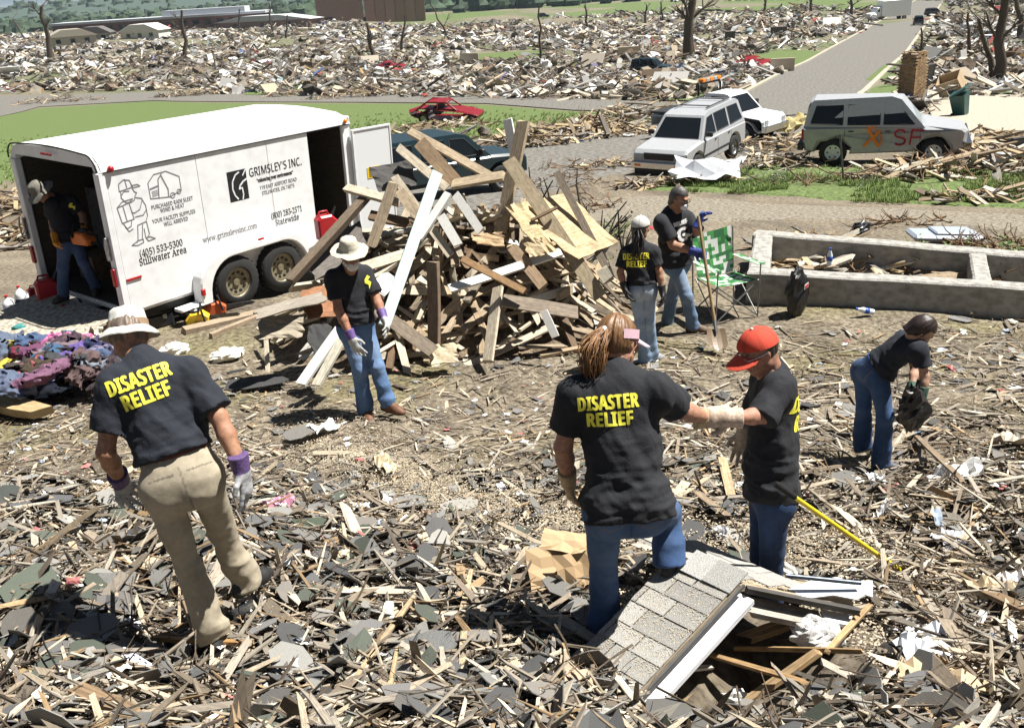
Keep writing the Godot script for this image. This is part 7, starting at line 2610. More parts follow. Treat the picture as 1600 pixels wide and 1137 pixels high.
func hair_cap(parent: Node, h: Vector3, hb: Basis, s: float, col: Color, length: float, cell: float, front := 0.02, band := 0.0) -> void:
	# hair that covers the skull above a hairline, combed in ridges
	var f := Field.new()
	f.setup(h - Vector3.ONE * 0.2 * s, h + Vector3.ONE * 0.18 * s, cell)
	f.ell(h + hb * (Vector3(0, 0.026, 0.018) * s), hb, Vector3(0.085, 0.103, 0.1) * s)
	if length > 0.0:
		f.cap(h + hb * (Vector3(0, -0.02, 0.06) * s), h + hb * (Vector3(0, -0.06 - length, 0.075) * s), 0.07 * s, 0.055 * s, 0.04, hb.z, 1.5)
	for i in f.v.size():
		var p := f.o + Vector3(i % f.nx, (i / f.nx) % f.ny, i / (f.nx * f.ny)) * f.c
		var q := hb.transposed() * (p - h) / s
		# cut away the face
		var cut := minf(-(q.z + front), 0.062 - q.y) if q.y < 0.062 else -1.0
		var low := -(q.y + 0.075 + length) if q.z > 0.0 else -1.0
		f.v[i] = maxf(f.v[i], maxf(cut * s, low * s))
	f.displace(func(p: Vector3) -> float:
		var q := hb.transposed() * (p - h)
		return -0.006 * nzr.get_noise_3d(atan2(q.x, q.z) * 4.0, q.y * 2.0, q.length() * 6.0), 0.02)
	part("hair", meshed(f, func(p, _n):
		var q: Vector3 = hb.transposed() * (p - h)
		var k := 1.0 + 0.7 * nz.get_noise_3d(atan2(q.x, q.z) * 16.0, q.y * 5.0, 2.0)
		return col * k), M.hair, parent)


func strands(parent: Node, root: Vector3, tip: Vector3, sag: Vector3, spread: float, n: int, col: Color, r := 0.004) -> void:
	# a lock of hair from many thin tapering strands
	var m := MB.new()
	for k in n:
		var a := Vector3(rng.randf_range(-1, 1), rng.randf_range(-1, 1), rng.randf_range(-1, 1)) * spread
		var b := Vector3(rng.randf_range(-1, 1), rng.randf_range(-1, 1), rng.randf_range(-1, 1)) * spread
		var g := rng.randf_range(0.5, 1.7)
		m.col = Color(col.r * g, col.g * g, col.b * g)
		var pts := []
		var rad := []
		for i in 7:
			var t := i / 6.0
			var wob := Vector3(sin(t * 7.0 + k), cos(t * 6.0 + k * 2.0), sin(t * 5.0 + k * 3.0)) * 0.006
			pts.append(root.lerp(tip, t) + sag * sin(t * PI) + a * 0.35 * (1.0 - t) + (a * 0.6 + b * 0.7) * sin(minf(t * 1.3, 1.0) * PI * 0.62) + wob)
			rad.append(r * (1.15 - 0.75 * t) * (0.7 if i == 0 else 1.0))
		m.tube(pts, rad, 5, false)
	part("ponytail", m.done(), M.hair, parent)


func brim_hat(parent: Node, h: Vector3, hb: Basis, s: float, crown: Array, brim: float, droop: float, col: Color, band: Color, wave := 0.0) -> void:
	# crown: [radius at base, radius at top, height]
	var f := MB.new()
	var seg := 40
	var rings := [[crown[1] * 0.3, crown[2]], [crown[1] * 0.75, crown[2] - 0.004], [crown[1], crown[2] - 0.018], [lerpf(crown[1], crown[0], 0.4), crown[2] * 0.6], [lerpf(crown[1], crown[0], 0.75), crown[2] * 0.3], [crown[0], 0.03], [crown[0] * 1.02, 0.0], [crown[0] + brim * 0.35, -0.004 - droop * 0.2], [crown[0] + brim * 0.7, -0.004 - droop * 0.55], [crown[0] + brim, -0.004 - droop]]
	var g := []
	for r in rings.size():
		var row := []
		for k in seg:
			var a := TAU * k / seg
			var out: float = rings[r][0]
			var y: float = rings[r][1]
			if r < 6:
				out *= 1.0 + 0.045 * nz.get_noise_3d(cos(a) * 2.0, sin(a) * 2.0, r * 0.7)
				y += 0.007 * nz.get_noise_3d(cos(a) * 2.5, sin(a) * 2.5, r * 0.9 + 5.0)
			else:
				y += wave * (r - 6) / 3.0 * nz.get_noise_2d(cos(a) * 1.2 + 3.0, sin(a) * 1.2)
			row.append(h + hb * (Vector3(cos(a) * out * 0.92, y + 0.045, sin(a) * out) * s))
		g.append(row)
	var nr := []
	for r in rings.size():
		var row := []
		for k in seg:
			var du: Vector3 = g[r][(k + 1) % seg] - g[r][(k + seg - 1) % seg]
			var dv: Vector3 = g[mini(r + 1, rings.size() - 1)][k] - g[maxi(r - 1, 0)][k]
			var q := dv.cross(du).normalized()
			if q.dot(hb.y + (g[r][k] - h).normalized() * 0.5) < 0.0:
				q = -q
			row.append(q)
		nr.append(row)
	for r in rings.size() - 1:
		for k in seg:
			var j := (k + 1) % seg
			f.col = band if r == 5 else col
			if r >= 7 and (r % 2) == 0:
				f.col = col * 0.93
			f.tri(g[r][k], g[r + 1][k], g[r + 1][j], nr[r][k], nr[r + 1][k], nr[r + 1][j])
			f.tri(g[r][k], g[r + 1][j], g[r][j], nr[r][k], nr[r + 1][j], nr[r][j])
			if r >= 6:
				var d := -hb.y * 0.004
				f.tri(g[r][k] + d, g[r + 1][k] + d, g[r + 1][j] + d, -nr[r][k], -nr[r + 1][k], -nr[r + 1][j])
				f.tri(g[r][k] + d, g[r + 1][j] + d, g[r][j] + d, -nr[r][k], -nr[r + 1][j], -nr[r][j])
	f.col = col
	for k in seg:
		f.tri(h + hb * (Vector3(0, crown[2] + 0.047, 0) * s), g[0][k], g[0][(k + 1) % seg], hb.y, nr[0][k], nr[0][(k + 1) % seg])
	part("hat", f.done(), M.canvas, parent)


func peaked_cap(parent: Node, h: Vector3, hb: Basis, s: float, col: Color, peak: Color, back := 1.0) -> void:
	var m := MB.new()
	var seg := 32
	var g := []
	for r in 9:
		var row := []
		var t := r / 8.0 * PI * 0.5
		for k in seg:
			var a := TAU * k / seg
			var rr := sin(t) * (1.0 + 0.02 * absf(sin(a * 3.0)))
			var y := cos(t) * 0.088 + 0.036
			row.append(h + hb * (Vector3(cos(a) * 0.085 * rr, y - (0.02 * sin(a) if r > 5 else 0.0) * (r - 5) / 3.0, sin(a) * 0.103 * rr + 0.008) * s))
		g.append(row)
	for r in 8:
		for k in seg:
			var j := (k + 1) % seg
			var A := func(p: Vector3) -> Vector3: return ((p - h) - hb.y * 0.03).normalized()
			m.col = col * (0.8 if k % 16 == 0 or k % 16 == 5 or k % 16 == 11 else 1.0)
			m.tri(g[r][k], g[r + 1][k], g[r + 1][j], A.call(g[r][k]), A.call(g[r + 1][k]), A.call(g[r + 1][j]))
			if r > 0:
				m.tri(g[r][k], g[r + 1][j], g[r][j], A.call(g[r][k]), A.call(g[r + 1][j]), A.call(g[r][j]))
	part("cap", m.done(), M.canvas, parent)
	m = MB.new()
	m.ball(h + hb * (Vector3(0, 0.126, 0.008) * s), Vector3.ONE * 0.008, 8, 5)
	m.col = col
	part("button", m.done(), M.canvas, parent)
	visor(parent, h, hb, s, peak, 0.03)


func visor(parent: Node, h: Vector3, hb: Basis, s: float, col: Color, y0: float, l := 0.08) -> void:
	var m := MB.new()
	m.col = col
	var rows := []
	for r in 5:
		var row := []
		for k in 13:
			var a := lerpf(-1.25, 1.25, k / 12.0)
			var ext := r / 4.0 * l * pow(cos(a), 0.6)
			var x := sin(a) * (0.083 + ext * 0.25)
			var z := -(cos(a) * 0.1 + ext)
			var y := y0 - 0.018 * pow(sin(a), 2.0) * 1.4 - ext * 0.38
			row.append(h + hb * (Vector3(x, y, z) * s))
		rows.append(row)
	for r in 4:
		for k in 12:
			var d := hb.y * 0.0045
			m.quad(rows[r][k], rows[r + 1][k], rows[r + 1][k + 1], rows[r][k + 1], hb.y)
			m.quad(rows[r][k] - d, rows[r + 1][k] - d, rows[r + 1][k + 1] - d, rows[r][k + 1] - d, -hb.y)
			if r == 3:
				m.quad(rows[4][k], rows[4][k] - d, rows[4][k + 1] - d, rows[4][k + 1], -hb.z)
	part("visor", m.done(), M.canvas, parent)


func sunglasses(parent: Node, h: Vector3, hb: Basis, s: float, frame: Material) -> void:
	for q in [-1.0, 1.0]:
		var m := MB.new()
		var pts := []
		for k in 10:
			var a := TAU * k / 10.0
			pts.append(h + hb * (Vector3(0.034 * q + cos(a) * 0.026, 0.006 + sin(a) * 0.017, -0.108 + absf(0.034 * q + cos(a) * 0.026) * 0.25) * s))
		for k in range(1, 9):
			m.flat(pts[0], pts[k], pts[k + 1], -hb.z)
		part("lens", m.done(), M.glass_dark, parent)
		var t := MB.new()
		t.tube([h + hb * (Vector3(0.062 * q, 0.012, -0.094) * s), h + hb * (Vector3(0.082 * q, 0.014, -0.05) * s), h + hb * (Vector3(0.086 * q, 0.012, 0.012) * s)], [0.0035, 0.003, 0.003], 5)
		pts.append(pts[0])
		t.tube(pts, range(pts.size()).map(func(_k): return 0.0022), 4, false)
		part("glasses_frame", t.done(), frame, parent)


func build_people() -> void:
	rng.seed = 500
	M_tex.back = text_image([["DISASTER", 0.03, 0.05, 0.97, 0.47], ["RELIEF", 0.15, 0.55, 0.86, 0.96]], 0.7)
	M_tex.bolt = bolt_image()
	M_tex.emblem = text_image([["RELIEF", 0.1, 0.02, 0.9, 0.2], ["G", 0.2, 0.35, 0.8, 0.95]], 0.8, 128, 128)
	var yellow := Color(0.78, 0.72, 0.06)
	# --- man in the white bucket hat, seen from behind
	var J := {"pel": Vector3(-1.575,1.93,-3.85), "neck": Vector3(-1.726,2.44,-4.05), "head": Vector3(-1.804,2.532,-4.15), "shl": Vector3(-1.834,2.38,-3.95), "shr": Vector3(-1.53,2.368,-4.05), "ell": Vector3(-1.905,2.079,-3.85), "wrl": Vector3(-1.943,1.847,-4), "elr": Vector3(-1.389,2.179,-3.95), "wrr": Vector3(-1.288,1.967,-3.82), "hpl": Vector3(-1.668,1.885,-3.82), "hpr": Vector3(-1.497,1.895,-3.86), "knl": Vector3(-1.642,1.459,-3.84), "anl": Vector3(-1.575,1.082,-3.8), "knr": Vector3(-1.525,1.498,-4.05), "anr": Vector3(-1.479,1.175,-4.1)}
	var g := Color(0.42, 0.42, 0.43)
	var pu := Color(0.12, 0.07, 0.2)
	var cfg := {"cell": 0.009, "face": Vector3(-0.25, -0.55, -1), "head_up": Vector3(-0.1, 1, -0.5), "skin": Color(0.4, 0.2, 0.115), "bulk": 0.97, "tee": M.tee_blue, "hem": -0.105, "sleeve": 0.215,
		"back_print": [0.115, 0.29, 0.165, -0.03, -0.05], "trousers": Color(0.44, 0.38, 0.28), "denim": false, "belt": true, "cuff": 0.08, "thick": 0.9, "trouser_folds": 0.013,
		"toes": [Vector3(-0.2, 0, -1), Vector3(0.5, -0.1, -1)], "shoe": [Color(0.02, 0.02, 0.022), Color(0.012, 0.012, 0.012)],
		"glove": [{"palm": Vector3(1, 0, 0.4), "side": 1.0, "col": g, "cuff_col": pu, "curl": 0.7, "cuff": 0.07}, {"palm": Vector3(-1, 0, -0.2), "side": -1.0, "col": g, "cuff_col": pu, "curl": 0.35, "cuff": 0.07, "dir": Vector3(0.1, -1, 0.1)}]}
	var o := person("man in a white bucket hat and khaki trousers walking away over the debris", J, 1.04, cfg)
	var hb := head_basis(cfg.face, cfg.head_up)
	hair_cap(o, J.head, hb, 0.96, Color(0.12, 0.09, 0.07), 0.0, 0.008)
	brim_hat(o, J.head, hb, 1.0, [0.1, 0.082, 0.1], 0.05, 0.04, Color(0.72, 0.7, 0.64), Color(0.3, 0.2, 0.12), 0.012)
	# --- woman with the pink visor, one foot up on the roof piece
	J = {"pel": Vector3(0.498,1.701,-3.75), "neck": Vector3(0.478,2.286,-3.95), "head": Vector3(0.502,2.394,-4.03), "shl": Vector3(0.284,2.211,-3.9), "shr": Vector3(0.651,2.214,-3.88), "ell": Vector3(0.217,1.929,-3.9), "wrl": Vector3(0.24,1.708,-3.98), "elr": Vector3(0.8,2.036,-4), "wrr": Vector3(0.942,1.93,-4.12), "hpl": Vector3(0.394,1.662,-3.74), "hpr": Vector3(0.596,1.664,-3.73), "knl": Vector3(0.39,1.255,-3.86), "anl": Vector3(0.389,0.87,-3.86), "knr": Vector3(0.739,1.446,-4.05), "anr": Vector3(0.735,1.236,-3.95)}
	var tanl := Color(0.5, 0.36, 0.2)
	cfg = {"cell": 0.009, "face": Vector3(0.75, -0.4, -0.8), "head_up": Vector3(0.0, 1, -0.25), "skin": Color(0.45, 0.23, 0.145), "bulk": 1.0, "hem": 0.07, "sleeve": 0.19, "bust": 1.0,
		"back_print": [0.16, 0.28, 0.15, -0.05, 0.0], "trousers": Color(0.04, 0.092, 0.22), "fade": 0.8, "cuff": 0.085, "thick": 0.97,
		"toes": [Vector3(-0.1, 0, -1), Vector3(0.35, 0.1, -1)], "shoe": [Color(0.05, 0.045, 0.05), Color(0.03, 0.03, 0.03)],
		"glove": [{"palm": Vector3(1, 0, 0), "side": 1.0, "col": tanl, "curl": 0.8, "cuff": 0.07}, {"palm": Vector3(0.2, -0.3, -1), "side": -1.0, "col": Color(0.62, 0.47, 0.36), "cuff_col": tanl, "curl": 0.5, "cuff": 0.06, "dir": Vector3(1, 0.05, -0.1)}]}
	o = person("woman with ponytail and pink visor, one foot up on the roof piece", J, 1.04, cfg)
	hb = head_basis(cfg.face, cfg.head_up)
	hair_cap(o, J.head, hb, 1.06, Color(0.15, 0.075, 0.03), 0.0, 0.006, 0.0)
	var back: Vector3 = J.head + hb * Vector3(0, 0.05, 0.11)
	strands(o, back, back + Vector3(-0.06, -0.19, 0.05), Vector3(-0.035, 0.02, 0.04), 0.05, 330, Color(0.17, 0.085, 0.034), 0.0028)
	var tie := MB.new()
	tie.ball(back, Vector3(0.025, 0.025, 0.025))
	tie.col = Color(0.05, 0.03, 0.03)
	part("hair_tie", tie.done(), M.cloth, o)
	visor(o, J.head, hb, 1.1, Color(0.75, 0.5, 0.58), 0.03, 0.085)
	var bandm := MB.new()
	bandm.col = Color(0.75, 0.5, 0.58)
	for k in 24:
		var a := PI - 0.6 + (PI + 1.2) * k / 24.0
		var b := PI - 0.6 + (PI + 1.2) * (k + 1) / 24.0
		var q := []
		for w in [[a, 0.0], [b, 0.0], [b, 0.034], [a, 0.034]]:
			q.append(J.head + hb * (Vector3(cos(w[0]) * 0.092, 0.02 + w[1] * 1.2, sin(w[0]) * 0.109 + 0.012) * 1.06))
		bandm.quad(q[0], q[1], q[2], q[3], q[0] - J.head)
	part("visor_band", bandm.done(), M.canvas, o)
	var er := MB.new()
	er.ball(J.head + hb * (Vector3(0.09, -0.045, 0.0)), Vector3.ONE * 0.007, 6, 4)
	part("earring", er.done(), M.chrome, o)
	# --- man in the red cap
	J = {"pel": Vector3(1.348,1.375,-4.3), "neck": Vector3(1.373,2.005,-4.45), "head": Vector3(1.278,2.143,-4.42), "shl": Vector3(1.367,1.982,-4.32), "shr": Vector3(1.37,1.904,-4.58), "ell": Vector3(1.253,1.88,-4.2), "wrl": Vector3(1.068,1.927,-4.1), "elr": Vector3(1.348,1.661,-4.68), "wrr": Vector3(1.267,1.593,-4.58), "hpl": Vector3(1.34,1.356,-4.22), "hpr": Vector3(1.34,1.3,-4.38), "knl": Vector3(1.353,0.93,-4.25), "anl": Vector3(1.393,0.475,-4.3), "knr": Vector3(1.336,0.905,-4.38), "anr": Vector3(1.368,0.451,-4.42)}
	cfg = {"cell": 0.009, "face": Vector3(-1, -0.42, 0.22), "head_up": Vector3(-0.25, 1, 0), "skin": Color(0.44, 0.22, 0.145), "bulk": 0.98, "hem": 0.03, "sleeve": 0.22, "belly": 0.04,
		"back_print": [0.2, 0.34, 0.21, 0.0, 0.0], "thick": 0.9, "trousers": Color(0.02, 0.052, 0.14), "fade": 0.4, "cuff": 0.075,
		"toes": [Vector3(-1, 0, 0.1), Vector3(-1, 0, -0.1)], "shoe": [Color(0.05, 0.04, 0.03), Color(0.02, 0.02, 0.02)],
		"glove": [{"palm": Vector3(0, -0.3, -1), "side": 1.0, "col": Color(0.62, 0.47, 0.36), "curl": 0.35, "cuff": 0.05, "dir": Vector3(-1, 0.06, 0)}, {"palm": Vector3(-0.3, 0, 1), "side": 1.0, "col": Color(0.6, 0.47, 0.34), "curl": 0.5, "cuff": 0.05, "dir": Vector3(-0.1, -1, 0)}]}
	o = person("man in red cap and sunglasses behind the roof piece, arm stretched out", J, 1.0, cfg)
	hb = head_basis(cfg.face, cfg.head_up)
	hair_cap(o, J.head, hb, 0.93, Color(0.03, 0.022, 0.016), 0.0, 0.006, -0.02)
	peaked_cap(o, J.head, hb, 1.05, Color(0.68, 0.07, 0.035), Color(0.72, 0.09, 0.045))
	sunglasses(o, J.head, hb, 1.02, M.chrome)
	# --- woman in the white cap by the lumber
	J = {"pel": Vector3(1.415,0.916,-9.25), "neck": Vector3(1.392,1.373,-9.3), "head": Vector3(1.41,1.534,-9.33), "shl": Vector3(1.256,1.292,-9.28), "shr": Vector3(1.524,1.301,-9.26), "ell": Vector3(1.183,1.099,-9.25), "wrl": Vector3(1.221,0.945,-9.2), "elr": Vector3(1.581,1.102,-9.2), "wrr": Vector3(1.606,0.901,-9.15), "hpl": Vector3(1.361,0.884,-9.25), "hpr": Vector3(1.469,0.891,-9.25), "knl": Vector3(1.386,0.543,-9.2), "anl": Vector3(1.447,0.115,-9.25), "knr": Vector3(1.474,0.551,-9.2), "anr": Vector3(1.517,0.12,-9.3)}
	var bk := Color(0.018, 0.018, 0.02)
	cfg = {"cell": 0.012, "face": Vector3(0.7, -0.15, -0.8), "skin": Color(0.4, 0.2, 0.12), "bulk": 0.9, "hem": -0.05, "sleeve": 0.17, "back_print": [0.15, 0.3, 0.17, -0.05, 0.05],
		"trousers": Color(0.26, 0.38, 0.55), "fade": 0.8, "cuff": 0.085, "thick": 0.96, "belt": true, "belt_col": Color(0.05, 0.02, 0.02),
		"toes": [Vector3(0.3, 0, -0.8), Vector3(0.8, 0, -0.5)], "shoe": [Color(0.3, 0.3, 0.32), Color(0.6, 0.6, 0.6)],
		"glove": [{"palm": Vector3(1, 0, 0), "side": 1.0, "col": bk, "curl": 0.7}, {"palm": Vector3(-1, 0, 0), "side": -1.0, "col": bk, "curl": 0.8}]}
	o = person("woman in white and red cap with long dark hair beside the masked man", J, 0.95, cfg)
	hb = head_basis(cfg.face, Vector3.UP)
	hair_cap(o, J.head, hb, 0.9, Color(0.012, 0.009, 0.008), 0.1, 0.01, 0.0)
	strands(o, J.head + Vector3(-0.03, 0, 0.08), J.neck + Vector3(-0.06, -0.08, 0.14), Vector3(0, 0, 0.02), 0.05, 60, Color(0.014, 0.01, 0.009), 0.007)
	peaked_cap(o, J.head, hb, 1.05, Color(0.7, 0.68, 0.64), Color(0.45, 0.03, 0.05))
	# --- man with the shovel
	J = {"pel": Vector3(2.015,0.804,-10.5), "neck": Vector3(1.943,1.39,-10.5), "head": Vector3(2.022,1.56,-10.42), "shr": Vector3(1.799,1.324,-10.35), "shl": Vector3(2.131,1.299,-10.55), "elr": Vector3(1.922,1.065,-10.25), "wrr": Vector3(2.14,1.018,-10.1), "ell": Vector3(2.222,1.164,-10.4), "wrl": Vector3(2.181,1.334,-10.15), "hpr": Vector3(1.967,0.805,-10.4), "hpl": Vector3(2.071,0.77,-10.55), "knr": Vector3(2.084,0.439,-10.25), "anr": Vector3(2.176,0.063,-10.3), "knl": Vector3(1.977,0.329,-10.6), "anl": Vector3(1.936,-0.068,-10.7)}
	var bl := Color(0.02, 0.045, 0.26)
	cfg = {"cell": 0.012, "face": Vector3(0.75, -0.35, 0.62), "skin": Color(0.42, 0.21, 0.13), "bulk": 1.14, "hem": 0.03, "sleeve": 0.22, "belly": 0.05, "chest_print": ["emblem", 0.2, 0.0, 0.22, 0.24, Color(0.6, 0.6, 0.6)],
		"trousers": Color(0.13, 0.21, 0.34), "fade": 0.9, "cuff": 0.075, "toes": [Vector3(0.6, 0, 0.6), Vector3(1, 0, 0.25)], "shoe": [Color(0.13, 0.08, 0.05), Color(0.04, 0.03, 0.02)],
		"glove": [{"palm": Vector3(0.8, 0, 0.6), "side": 1.0, "col": bl, "curl": 1.0, "dir": Vector3(0.4, 0.7, -0.2)}, {"palm": Vector3(0.3, 0, 1), "side": 1.0, "col": bl, "curl": 0.9}]}
	o = person("grey haired man in a dust mask and blue gloves leaning on a long shovel", J, 1.06, cfg)
	hb = head_basis(cfg.face, Vector3.UP)
	hair_cap(o, J.head, hb, 1.08, Color(0.06, 0.055, 0.05), 0.02, 0.01, -0.01)
	sunglasses(o, J.head, hb, 1.12, M.black)
	var mk := MB.new()
	mk.col = Color(0.72, 0.75, 0.78)
	mk.ball(Vector3.ZERO, Vector3(0.058, 0.05, 0.045), 12, 8)
	part("dust_mask", mk.done(), M.paper, o, Transform3D(hb, J.head + hb * Vector3(0, -0.055, -0.085)))
	# --- man with the white beard
	J = {"pel": Vector3(-1.455,1.043,-8.3), "neck": Vector3(-1.46,1.59,-8.35), "head": Vector3(-1.416,1.747,-8.22), "shr": Vector3(-1.595,1.537,-8.25), "shl": Vector3(-1.333,1.504,-8.4), "elr": Vector3(-1.575,1.257,-8.15), "wrr": Vector3(-1.468,1.003,-8.05), "ell": Vector3(-1.237,1.297,-8.3), "wrl": Vector3(-1.166,1.148,-8.15), "hpr": Vector3(-1.511,1.02,-8.25), "hpl": Vector3(-1.406,0.995,-8.35), "knr": Vector3(-1.454,0.644,-8.15), "anr": Vector3(-1.451,0.202,-8.2), "knl": Vector3(-1.294,0.652,-8.2), "anl": Vector3(-1.226,0.279,-8.15)}
	var gg := Color(0.5, 0.5, 0.48)
	var vi := Color(0.16, 0.09, 0.3)
	cfg = {"cell": 0.011, "face": Vector3(0.35, -0.22, 1), "head_up": Vector3(0, 1, 0.1), "skin": Color(0.4, 0.19, 0.115), "bulk": 1.02, "hem": -0.02, "sleeve": 0.2, "belly": 0.03, "tee": M.tee, "chest_print": ["bolt", 0.13, -0.11, 0.08, 0.13, yellow],
		"trousers": Color(0.1, 0.19, 0.37), "fade": 0.9, "cuff": 0.078, "trouser_folds": 0.009, "toes": [Vector3(0.9, 0, 0.6), Vector3(0.35, 0, 1)], "shoe": [Color(0.16, 0.065, 0.03), Color(0.03, 0.02, 0.015)],
		"glove": [{"palm": Vector3(-1, 0, 0), "side": 1.0, "col": gg, "cuff_col": vi, "curl": 0.6, "cuff": 0.08}, {"palm": Vector3(0.3, 0, -1), "side": 1.0, "col": gg, "cuff_col": vi, "curl": 0.5, "cuff": 0.08}]}
	o = person("white bearded man in wide sun hat and jeans before the lumber pile", J, 1.04, cfg)
	hb = head_basis(cfg.face, cfg.head_up)
	var bf := Field.new()
	bf.setup(J.head - Vector3.ONE * 0.17, J.head + Vector3.ONE * 0.14, 0.009)
	bf.ell(J.head + hb * Vector3(0, -0.075, -0.06), hb, Vector3(0.062, 0.055, 0.055))
	bf.ell(J.head + hb * Vector3(0, -0.06, -0.02), hb, Vector3(0.075, 0.05, 0.07))
	bf.displace(func(p: Vector3) -> float: return -0.007 * nzr.get_noise_3dv(p * 14.0), 0.03)
	part("beard", meshed(bf, func(p, _n): return Color(0.6, 0.58, 0.55) * (1.0 + 0.3 * nz.get_noise_3dv(p * 40.0))), M.hair, o)
	hair_cap(o, J.head, hb, 1.04, Color(0.4, 0.38, 0.36), 0.0, 0.01)
	brim_hat(o, J.head + Vector3(0, 0.02, 0), hb, 1.0, [0.1, 0.078, 0.11], 0.088, 0.012, Color(0.62, 0.58, 0.46), Color(0.55, 0.52, 0.42), 0.03)
	# --- man with the orange gloves at the trailer's rear door
	J = {"pel": Vector3(-5.695,1.156,-12), "neck": Vector3(-5.759,1.711,-12), "head": Vector3(-5.838,1.823,-11.85), "shr": Vector3(-5.761,1.674,-11.87), "shl": Vector3(-5.602,1.645,-12.1), "elr": Vector3(-5.846,1.409,-11.95), "wrr": Vector3(-5.79,1.241,-11.8), "ell": Vector3(-5.456,1.457,-12), "wrl": Vector3(-5.41,1.288,-11.85), "hpr": Vector3(-5.735,1.146,-11.95), "hpl": Vector3(-5.657,1.123,-12.05), "knr": Vector3(-5.808,0.815,-11.85), "anr": Vector3(-5.942,0.438,-11.95), "knl": Vector3(-5.518,0.866,-11.85), "anl": Vector3(-5.556,0.472,-12.1)}
	var og := Color(0.75, 0.3, 0.015)
	cfg = {"cell": 0.013, "face": Vector3(-0.55, -0.6, 0.6), "skin": Color(0.36, 0.18, 0.11), "hem": 0.0, "sleeve": 0.2, "chest_print": ["bolt", 0.14, -0.09, 0.07, 0.1, yellow], "trousers": Color(0.045, 0.09, 0.2), "cuff": 0.075,
		"toes": [Vector3(0.3, 0, 1), Vector3(-0.4, 0, 0.9)], "shoe": [Color(0.05, 0.04, 0.03), Color(0.02, 0.02, 0.02)],
		"glove": [{"palm": Vector3(-1, 0, 0.3), "side": 1.0, "col": og, "curl": 0.9}, {"palm": Vector3(1, 0, 0.3), "side": -1.0, "col": og, "curl": 0.7}]}
	o = person("man in a grey hat and orange gloves bending out of the trailer's rear door", J, 1.0, cfg)
	hb = head_basis(cfg.face, Vector3.UP)
	hair_cap(o, J.head, hb, 1.0, Color(0.06, 0.05, 0.04), 0.0, 0.011)
	brim_hat(o, J.head, hb, 1.05, [0.1, 0.078, 0.11], 0.085, 0.035, Color(0.2, 0.19, 0.16), Color(0.17, 0.16, 0.13), 0.03)
	# --- woman bending down at the right
	J = {"pel": Vector3(2.872,0.947,-6.75), "neck": Vector3(3.095,1.227,-6.6), "head": Vector3(3.126,1.341,-6.53), "shr": Vector3(3.081,1.223,-6.45), "shl": Vector3(3.13,1.168,-6.8), "elr": Vector3(3.13,1.02,-6.4), "wrr": Vector3(3.105,0.884,-6.35), "ell": Vector3(3.211,0.935,-6.75), "wrl": Vector3(3.14,0.811,-6.6), "hpl": Vector3(2.854,0.878,-6.85), "hpr": Vector3(2.902,0.906,-6.7), "knl": Vector3(2.829,0.617,-6.75), "anl": Vector3(2.89,0.233,-6.85), "knr": Vector3(2.949,0.589,-6.6), "anr": Vector3(2.98,0.154,-6.65)}
	cfg = {"cell": 0.011, "face": Vector3(0.6, -0.75, 0.1), "head_up": Vector3(0.8, 0.5, 0.2), "skin": Color(0.5, 0.29, 0.2), "bulk": 0.86, "hem": -0.07, "sleeve": 0.15, "tee": M.tee_blue, "pelvis_up": Vector3(0.35, 0.9, 0.1).normalized(),
		"trousers": Color(0.032, 0.085, 0.22), "fade": 0.6, "cuff": 0.088, "thick": 0.98,
		"toes": [Vector3(0.7, 0, -0.3), Vector3(0.8, 0, 0.2)], "shoe": [Color(0.1, 0.1, 0.12), Color(0.3, 0.3, 0.3)],
		"glove": [{"palm": Vector3(0, 0, 1), "side": 1.0, "col": Color(0.05, 0.11, 0.08), "curl": 0.9}, {"palm": Vector3(-0.6, 0, -0.5), "side": 1.0, "col": Color(0.05, 0.11, 0.08), "curl": 0.9}]}
	o = person("dark haired woman in jeans bending down to lift a black bag at right", J, 0.93, cfg)
	hb = head_basis(cfg.face, cfg.head_up)
	hair_cap(o, J.head, hb, 0.97, Color(0.022, 0.012, 0.01), 0.02, 0.009, 0.01)


func bolt_image() -> ImageTexture:
	var im := Image.create(64, 96, false, Image.FORMAT_RGBA8)
	im.fill(Color(1, 1, 1, 0))
	var poly := PackedVector2Array([V(40, 4), V(58, 18), V(36, 34), V(54, 50), V(30, 92), V(34, 66), V(12, 54), V(14, 30)])
	for y in 96:
		for x in 64:
			if Geometry2D.is_point_in_polygon(V(x, y), poly):
				im.set_pixel(x, y, Color(1, 1, 1, 1))
	return ImageTexture.create_from_image(im)


